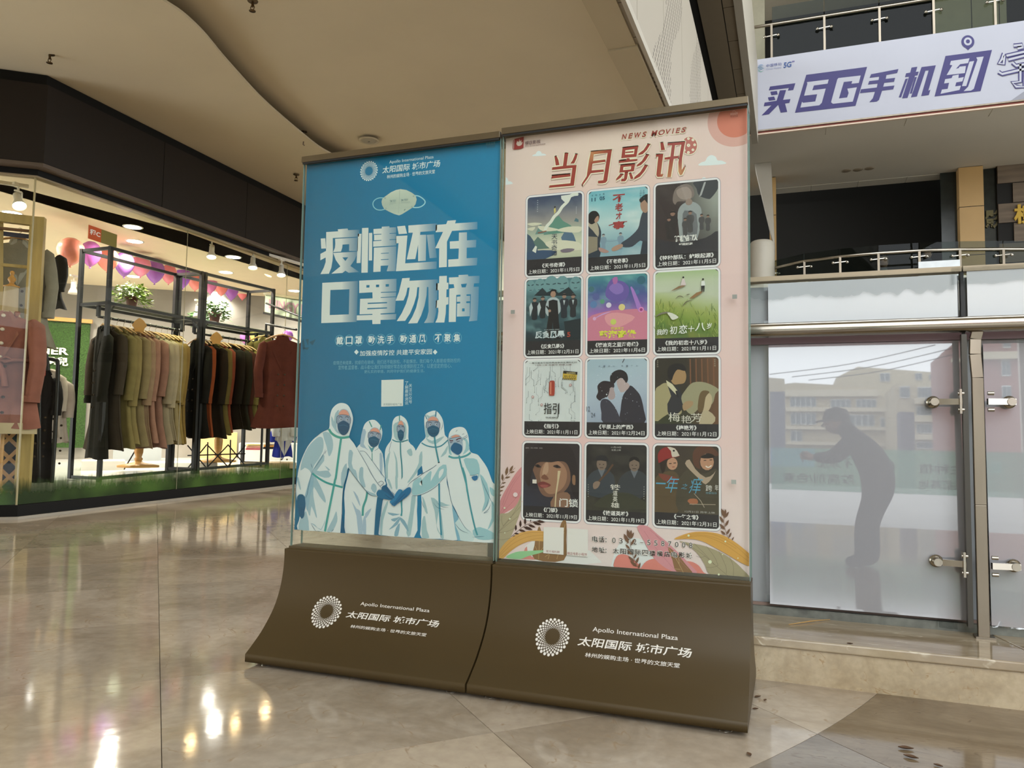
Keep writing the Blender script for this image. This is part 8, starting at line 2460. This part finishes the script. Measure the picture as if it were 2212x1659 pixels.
for k, (x0_, y0_, x1_, y1_) in enumerate([(405, 1012, 447, 960), (447, 1012, 405, 962), (447, 1010, 492, 962), (492, 1008, 447, 960), (492, 1008, 530, 962), (530, 1006, 492, 960), (405, 984, 530, 980), (448, 1012, 449, 955), (497, 1008, 498, 950), (268, 1014, 300, 960)]):
    b = MB(); b.tube([tuple(atd(x0_, y0_, 9.4)), tuple(atd(x1_, y1_, 9.4))], .008, 6); o = b.build('rod', m_dframe, ws); o.matrix_parent_inverse = winv
# folded and hanging clothes at the right end
for px, py, d, c, n, L, w in [(612, 925, 10.6, '23308a', 'blue trousers hanging at the right end under the brick brown coat', .36, .12), (616, 915, 10.3, 'd9d9dc', 'white top hanging over the blue trousers at the right end', .2, .11)]:
    q = atd(px, py, d); coat(q, radians(40), c, n, None, 1, L, w, hanger=False, sleeve=.12, name='garment', flare=1.1)
def folded(px, py, d, cols, label):
    q = atd(px, py, d)
    for k, c in enumerate(cols):
        b = MB(); b.cbox((0, 0, .013 + k * .027), (.20 - .01 * k, .15, .025)); o = b.build('folded_garment', fabric(c), bevel=.008); o.location = (q[0], q[1], q[2]); o.rotation_euler = (0, 0, .6 + .1 * k)
        tag(o, label + ', ' + ['bottom', 'middle', 'top'][k] + ' one of its pile', 'clothes', 'folded clothes on the display table')
folded(548, 972, 10.9, ['c9707a', 'd9a090', 'd6c48a'], 'folded pastel garment left on the display table')
folded(585, 970, 10.9, ['2a2628', 'd49a50', 'd9c9b0'], 'folded garment right on the display table')
for px, py, n in [(156, 1041, 'small white box on the shop floor at the nearer rack foot')]:
    q = atd(px + 8, py + 4, 8.2); b = MB(); b.cbox((0, 0, .03), (.12, .10, .06)); o = b.build('small_box', m_plinth, bevel=.006); o.location = (q[0], q[1], zf(q[1]) - .02); o.rotation_euler = (0, 0, .5); tag(o, n, 'box')

# ================================================================ OUTSIDE, SEEN ONLY AS A REFLECTION IN THE WHITE BOARDS
LN_ = np.array([0, -cos(LEAN), sin(LEAN)])
LP_ = np.array([0, YR + .005 - (zlo - .158) * math.tan(LEAN), .158])


def refl(px, py, Y):
    """where the mirror image at this pixel really stands, on the plane y=Y"""
    d = ray(px, py)
    p = hitn(px, py, LP_, LN_)
    r = d - 2 * float(d @ LN_) * LN_
    return p + r * ((Y - p[1]) / r[1])


def reflz(px, py, z):
    d = ray(px, py); p = hitn(px, py, LP_, LN_); r = d - 2 * float(d @ LN_) * LN_
    return p + r * ((z - p[2]) / r[2])


m_plaza = mat('plaza_paving', 'a5a49f', rough=0.5, var=.12, scale=.8)
MB().box((-60, -60, -.3), (80, -7.0, -.01)).build('pavement', m_plaza, kind='structure')
MB().box((-300, -400, -5.5), (300, -60, -5)).build('street', mat('asphalt', '6f6e6c', rough=.8, var=.1), kind='structure')
Z4f = (1600, 680, 612 / 2212)
def zp(x, y): return (Z4f[0] + x * Z4f[2], Z4f[1] + y * Z4f[2])
def house(name, outline, Y, depth, m, label, wins, mw, base=True, bands=()):
    pts = [refl(*zp(*p), Y) for p in outline]
    t = thing(name, label, 'building', None, (pts[0][0], Y, -5))
    inv = Matrix.Translation((-pts[0][0], -Y, 5))
    poly = [(p[0], Y, p[2]) for p in pts]
    if base: poly = poly + [(poly[-1][0], Y, -5), (poly[0][0], Y, -5)]
    b = MB(); b.prism(poly, (0, -1, 0), depth); o = b.build('wall', m, t); o.matrix_parent_inverse = inv
    for (x0, y0, x1, y1, nc) in wins:
        p, q = refl(*zp(x0, y0), Y), refl(*zp(x1, y1), Y)
        x_, X_, z_, Z_ = min(p[0], q[0]), max(p[0], q[0]), min(p[2], q[2]), max(p[2], q[2])
        b = MB(); b.box((x_, Y, z_), (X_, Y + .25, Z_)); w = b.build('window', mat('window_frame_white', 'd5dad8', rough=.5), t); w.matrix_parent_inverse = inv
        for k in range(nc):
            xa_, xb_ = x_ + (X_ - x_) * (k + .08) / nc, x_ + (X_ - x_) * (k + .92) / nc
            b = MB(); b.box((xa_, Y + .2, z_ + .1), (xb_, Y + .3, Z_ - .1)); o = b.build('pane', mw, w); o.matrix_parent_inverse = Matrix.Identity(4)
    for (x0, y0, x1, y1) in bands:
        p, q = refl(*zp(x0, y0), Y), refl(*zp(x1, y1), Y)
        b = MB(); b.box((min(p[0], q[0]), Y, min(p[2], q[2])), (max(p[0], q[0]), Y + .8, max(p[2], q[2]))); o = b.build('ledge', mat('ledge_cream', 'c9bfa6', rough=.7), t); o.matrix_parent_inverse = inv


m_wn = mat('far_pane', '56666c', rough=.2, var=.2)
m_cream = mat('facade_cream', 'b0a488', rough=.8, var=.06, scale=.1)
m_cream2 = mat('facade_pale', 'bdb294', rough=.8, var=.06, scale=.1)
m_red = mat('facade_red', '9a6c66', rough=.8, var=.08, scale=.1)
house('apartment_building', [(-400, 480), (220, 490), (340, 500), (345, 540), (420, 530), (700, 545), (1070, 570), (1080, 620), (1245, 740)], -122, 14, m_cream, 'long cream building across the street, mirrored in the board', [(385, 640, 590, 720, 5), (700, 660, 860, 740, 4), (900, 660, 1060, 740, 4), (390, 765, 590, 860, 5), (700, 780, 1045, 870, 7), (1090, 805, 1235, 890, 4), (390, 905, 480, 990, 2), (-300, 640, 150, 720, 8)], m_wn,
      bands=[(345, 590, 1070, 640), (350, 725, 1240, 760), (350, 870, 1245, 905), (350, 990, 1245, 1030)])
house('apartment_building', [(745, 490), (915, 405), (1280, 432), (1520, 450), (1525, 520), (1640, 520)], -150, 12, m_cream2, 'upper cream block with sloping roof line, mirrored in the board', [(1085, 455, 1165, 520, 2), (1360, 455, 1415, 510, 2), (1470, 465, 1505, 510, 1)], m_wn)
house('apartment_building', [(1205, 540), (1350, 545), (1360, 560), (1750, 590)], -106, 12, m_cream, 'residential block with many bay windows, mirrored in the board', [(1240, 560, 1320, 650, 3), (1380, 565, 1600, 650, 8), (1370, 715, 1610, 790, 8), (1370, 850, 1610, 930, 8), (1370, 990, 1610, 1050, 8), (1640, 565, 1710, 640, 3)], m_wn, bands=[(1350, 655, 1620, 700), (1350, 790, 1620, 840), (1350, 935, 1620, 980)])
house('apartment_building', [(1650, 240), (1720, 200), (1740, 160), (2600, 60)], -78, 12, m_red, 'tall dusty red building, mirrored at the right', [(1660, 380, 1705, 500, 1), (2030, 350, 2105, 480, 2), (2035, 555, 2110, 680, 2), (2045, 215, 2105, 260, 2), (1945, 1150, 2030, 1240, 2)], m_wn, bands=[(1860, 300, 2500, 345), (1640, 350, 1720, 375)])
house('shop_row', [(228, 600), (345, 600)], -104, 3, mat('facade_slate', '565868', rough=.7), 'dark blue pillar front at the left of the mirrored street', [], m_wn)
house('shop_row', [(1245, 755), (1355, 760)], -92, 3, mat('facade_slate', '565868'), 'dark blue pillar front in the middle of the mirrored street', [], m_wn)
p, q = refl(*zp(235, 1038), -70), refl(*zp(578, 1190), -70)
b = MB(); b.box((p[0], -70.6, min(p[2], q[2])), (q[0], -70, p[2])); o = b.build('bus_shelter_sign', mat('sign_blue', '4a7fc0', rough=.5, var=.05)); tag(o, 'blue roadside sign board mirrored at the left of the board', 'sign')
# overhead wires
for k, (a0, a1) in enumerate([((225, 465), (1520, 235)), ((400, 485), (1650, 262)), ((530, 510), (1700, 300))]):
    p, q = refl(*zp(*a0), -60), refl(*zp(*a1), -60)
    m_ = (p + q) / 2 - np.array([0, 0, .3])
    b = MB(); b.tube(smooth_pts([tuple(p), tuple(m_), tuple(q)], 6, False), .035, 5); tag(b.build('overhead_wire', m_dframe), 'thin overhead wire across the street, %s of three in the reflection' % ['upper', 'middle', 'lower'][k], 'wire')
# parked cars
def car(px, py, Y, label, c='d8dadb'):
    q = refl(px, py, Y); 
    t = thing('car', label, 'car', 'cars parked across the street', (q[0], Y, -5))
    b = MB(); b.prism([(x * 4.4 - 2.2, -.8, z) for x, z in [(0, .3), (0, .75), (.12, .85), (.25, 1.35), (.38, 1.45), (.62, 1.45), (.78, 1.0), (.97, .85), (1, .6), (1, .3)]], (0, 1, 0), 1.7); b.build('body', mat('car_paint', c, rough=.3), t, bevel=.05)
    b = MB(); b.prism([(x * 4.4 - 2.2, .91, z) for x, z in [(.2, .9), (.29, 1.3), (.4, 1.38), (.6, 1.38), (.73, 1.0), (.73, .9)]], (0, 1, 0), .02); b.build('side_window', m_wn, t)
    for x in (-1.4, 1.4): b = MB(); b.lathe((x, .75, .33), [(.0, 0), (.33, 0), (.33, .2), (0, .2)], 14, Matrix.Rotation(radians(-90), 3, 'X')); b.build('wheel', m_blackp, t)
car(1918, 1068, -90, 'white car across the street, left of two in the reflection'); car(1975, 1078, -86, 'white car across the street, right of two in the reflection')

# entrance glazing behind the camera with stickers; only mirrored in the boards
ent = tag(bpy.data.objects.new('window_3', None), kind='structure'); COL.objects.link(ent)
for x in (0.35, 3.3, 6.2, 9.1):
    MB().box((x - .04, -7.05, 0), (x + .04, -6.97, 12.2)).build('mullion', m_flat, ent)
for z in (2.9, 6.0, 9.0): MB().box((.3, -7.05, z), (9.2, -6.97, z + .08)).build('transom', m_flat, ent)
YS = -6.9
def film_mat(name, col, a):
    m, nt, b_ = _nodes(name)
    out = nt.nodes['Material Output']; t = nt.nodes.new('ShaderNodeBsdfTransparent'); mx = nt.nodes.new('ShaderNodeMixShader')
    tr = nt.nodes.new('ShaderNodeBsdfTranslucent'); tr.inputs[0].default_value = lin(col) + (1,)
    mx.inputs[0].default_value = a
    nt.links.new(t.outputs[0], mx.inputs[1]); nt.links.new(tr.outputs[0], mx.inputs[2]); nt.links.new(mx.outputs[0], out.inputs[0])
    return m
a_, c_ = refl(*zp(240, 1040), YS), refl(*zp(2212, 1420), YS)
zt_, zb_ = refl(*zp(900, 1050), YS)[2], refl(*zp(900, 1385), YS)[2]
stk = thing('window_sticker', 'translucent green sticker band with dark lettering on the entrance glass, seen mirrored', 'sticker', None, (a_[0], YS, zb_))
sinv = Matrix.Translation((-a_[0], -YS, -zb_))
b = MB(); b.box((a_[0], YS - .002, zb_), (c_[0] + 1, YS, zt_)); o = b.build('band', film_mat('sticker_green', '6fa08a', .55), stk); o.matrix_parent_inverse = sinv
P = Print(y=YS, toward=1.0); P.DY = .002; P.k = 1
def stext(body, x0, y0, x1, y1, col, k=2, off=.01):
    p, q = refl(*zp(x0, y0), YS), refl(*zp(x1, y1), YS)
    P.text(body, (p[0], p[2]), (q[0], q[2]), col, off=off, px=False, mirror=True, k=k)
stext('不添加', 600, 1110, 880, 1205, '1f3f3a'); stext('防腐剂/色素', 330, 1230, 880, 1325, '1f3f3a'); stext('主种植', 1390, 1160, 1750, 1250, '1f3f3a'); stext('采摘基地', 1390, 1285, 1750, 1375, '1f3f3a')
def sline(pts, w, col, k=2):
    q = [refl(*zp(*p), YS) for p in pts]; P.line([(p[0], p[2]) for p in q], w, col, px=False, k=k)
sline([(985, 1320), (990, 1220), (1060, 1160), (1185, 1155), (1180, 1230), (1100, 1320), (985, 1320)], .025, '24443c'); sline([(1010, 1310), (1100, 1220), (1150, 1180)], .02, '24443c'); sline([(1050, 1270), (1060, 1220)], .016, '24443c'); sline([(1060, 1265), (1110, 1265)], .016, '24443c')
q_ = [refl(*zp(*p), YS) for p in [(955, 1250), (945, 1190), (980, 1130), (1040, 1105), (1035, 1160), (990, 1200), (975, 1270)]]; P.poly([(p[0], p[2]) for p in q_], '7a2f2c', px=False, k=2)
stext('林州市太阳国际广场二楼', 90, 1620, 1560, 1790, 'd9dfe0', off=0); stext('6686', 620, 1940, 1290, 1985, 'd9dfe0', off=0) if False else stext('2886', 780, 1960, 1200, 2080, 'd9dfe0', off=0)
o = P.build('lettering', stk, m_vinyl); o.matrix_parent_inverse = sinv
# red band with pale rounded letters above
zr0, zr1 = refl(*zp(900, 240), YS)[2], refl(*zp(900, 60), YS)[2]
b = MB(); b.box((a_[0] - .6, YS - .002, zr0), (c_[0] + 1, YS, zr1 + .1)); o = b.build('band', film_mat('sticker_red', '7c3038', .8), stk); o.matrix_parent_inverse = sinv

# the photographer, bending towards the phone (out of the frame, but mirrored in the left board)
ph = thing('person', 'person in dark coat and cap bending forward with a phone, mirrored in the white board', 'person', None, (1.25, -2.2, 0))
me = bpy.data.meshes.new('person_body')
Yp = -2.22
J = {'pel': (1.30, Yp, .52), 'spine': (1.27, Yp, .68), 'chest': (1.17, Yp, .80), 'neck': (1.10, Yp, .87), 'hd0': (1.07, Yp, .91), 'hd1': (1.055, Yp, .955),
     'hL': (1.30, Yp - .06, .50), 'kL': (1.23, Yp - .07, .27), 'aL': (1.26, Yp - .07, .05), 'tL': (1.16, Yp - .07, .025),
     'hR': (1.30, Yp + .06, .50), 'kR': (1.20, Yp + .07, .28), 'aR': (1.18, Yp + .07, .05), 'tR': (1.08, Yp + .07, .025),
     'sL': (1.14, Yp - .11, .81), 'eL': (1.02, Yp - .12, .70), 'wL': (.90, Yp - .04, .70), 'sR': (1.14, Yp + .11, .81), 'eR': (1.03, Yp + .10, .69), 'wR': (.90, Yp + .05, .69)}
R_j = {'pel': .095, 'spine': .10, 'chest': .105, 'neck': .05, 'hd0': .062, 'hd1': .058, 'hL': .075, 'kL': .055, 'aL': .042, 'tL': .026, 'hR': .075, 'kR': .055, 'aR': .042, 'tR': .026, 'sL': .05, 'eL': .038, 'wL': .022, 'sR': .05, 'eR': .038, 'wR': .022}
names = list(J); ix = {n: i for i, n in enumerate(names)}
E_ = [('pel', 'spine'), ('spine', 'chest'), ('chest', 'neck'), ('neck', 'hd0'), ('hd0', 'hd1'), ('pel', 'hL'), ('hL', 'kL'), ('kL', 'aL'), ('aL', 'tL'), ('pel', 'hR'), ('hR', 'kR'), ('kR', 'aR'), ('aR', 'tR'), ('chest', 'sL'), ('sL', 'eL'), ('eL', 'wL'), ('chest', 'sR'), ('sR', 'eR'), ('eR', 'wR')]
me.from_pydata([J[n] for n in names], [(ix[a], ix[b]) for a, b in E_], [])
bo = bpy.data.objects.new('body', me); link(bo, ph); bo.matrix_parent_inverse = Matrix.Translation((-1.25, 2.2, 0))
me.materials.append(mat('dark_clothes', '22222a', rough=.9))
sk = bo.modifiers.new('skin', 'SKIN'); 
for i, n in enumerate(names): me.skin_vertices[0].data[i].radius = (R_j[n] * 1.25, R_j[n] * 1.25)
me.skin_vertices[0].data[0].use_root = True
sb_ = bo.modifiers.new('sub', 'SUBSURF'); sb_.levels = sb_.render_levels = 2
def pad(mb, n, m, **kw): o = mb.build(n, m, ph, **kw); o.matrix_parent_inverse = Matrix.Translation((-1.25, 2.2, 0)); return o
mskin = mat('skin', 'b98b72', rough=.6)
for s, w_ in ((-1, 'wL'), (1, 'wR')):
    w = Vector(J[w_]); b = MB(); b.smooth = True
    b.tube([w, w + Vector((-.03, 0, .005)), w + Vector((-.05, -s * .004, .008))], [.017, .022, .018], 10)
    for k, (dz, ln) in enumerate([(.016, .030), (.006, .034), (-.004, .032), (-.013, .026)]):
        o0 = w + Vector((-.048, -s * .004, .006 + dz)); b.tube([o0, o0 + Vector((-ln * .7, -s * .006, .0)), o0 + Vector((-ln, -s * .018, 0))], [.0062, .0058, .0045], 7)
    b.tube([w + Vector((-.022, 0, .02)), w + Vector((-.04, -s * .012, .032)), w + Vector((-.058, -s * .016, .03))], [.008, .0065, .005], 7)
    pad(b, 'hand', mskin)
b = MB(); b.smooth = True; b.lathe((1.04, Yp, .93), [(0, -.08), (.055, -.06), (.075, -.01), (.078, .03), (.0, .09)], 18); pad(b, 'head', mskin)
b = MB(); b.lathe((1.045, Yp, .935), [(.084, .0), (.086, .03), (.066, .08), (0, .10)], 18); b.prism([(.98, Yp - .06, .94), (.915, Yp - .04, .925), (.915, Yp + .04, .925), (.98, Yp + .06, .94)], (0, 0, 1), .008); pad(b, 'cap', mat('cap_dark', '1b1b20', rough=.8))
b = MB()
for s in (-1, 1): b.lathe((.968, Yp + s * .024, .935), [(0, -.006), (.007, 0), (0, .006)], 8)
b.tube([(.968, Yp, .92), (.952, Yp, .905), (.968, Yp, .90)], .007, 6); pad(b, 'face_features', mat('face_dark', '3a2420', rough=.6))
fo = MB(); fo.cbox((.835, Yp, .70), (.008, .15, .075)); tag(fo.build('phone', m_blackp, bevel=.003), 'dark phone held by the bending person', 'phone')
# small sprinkling of marks: the white fan-shaped scratch stays in the board's film; nothing more here
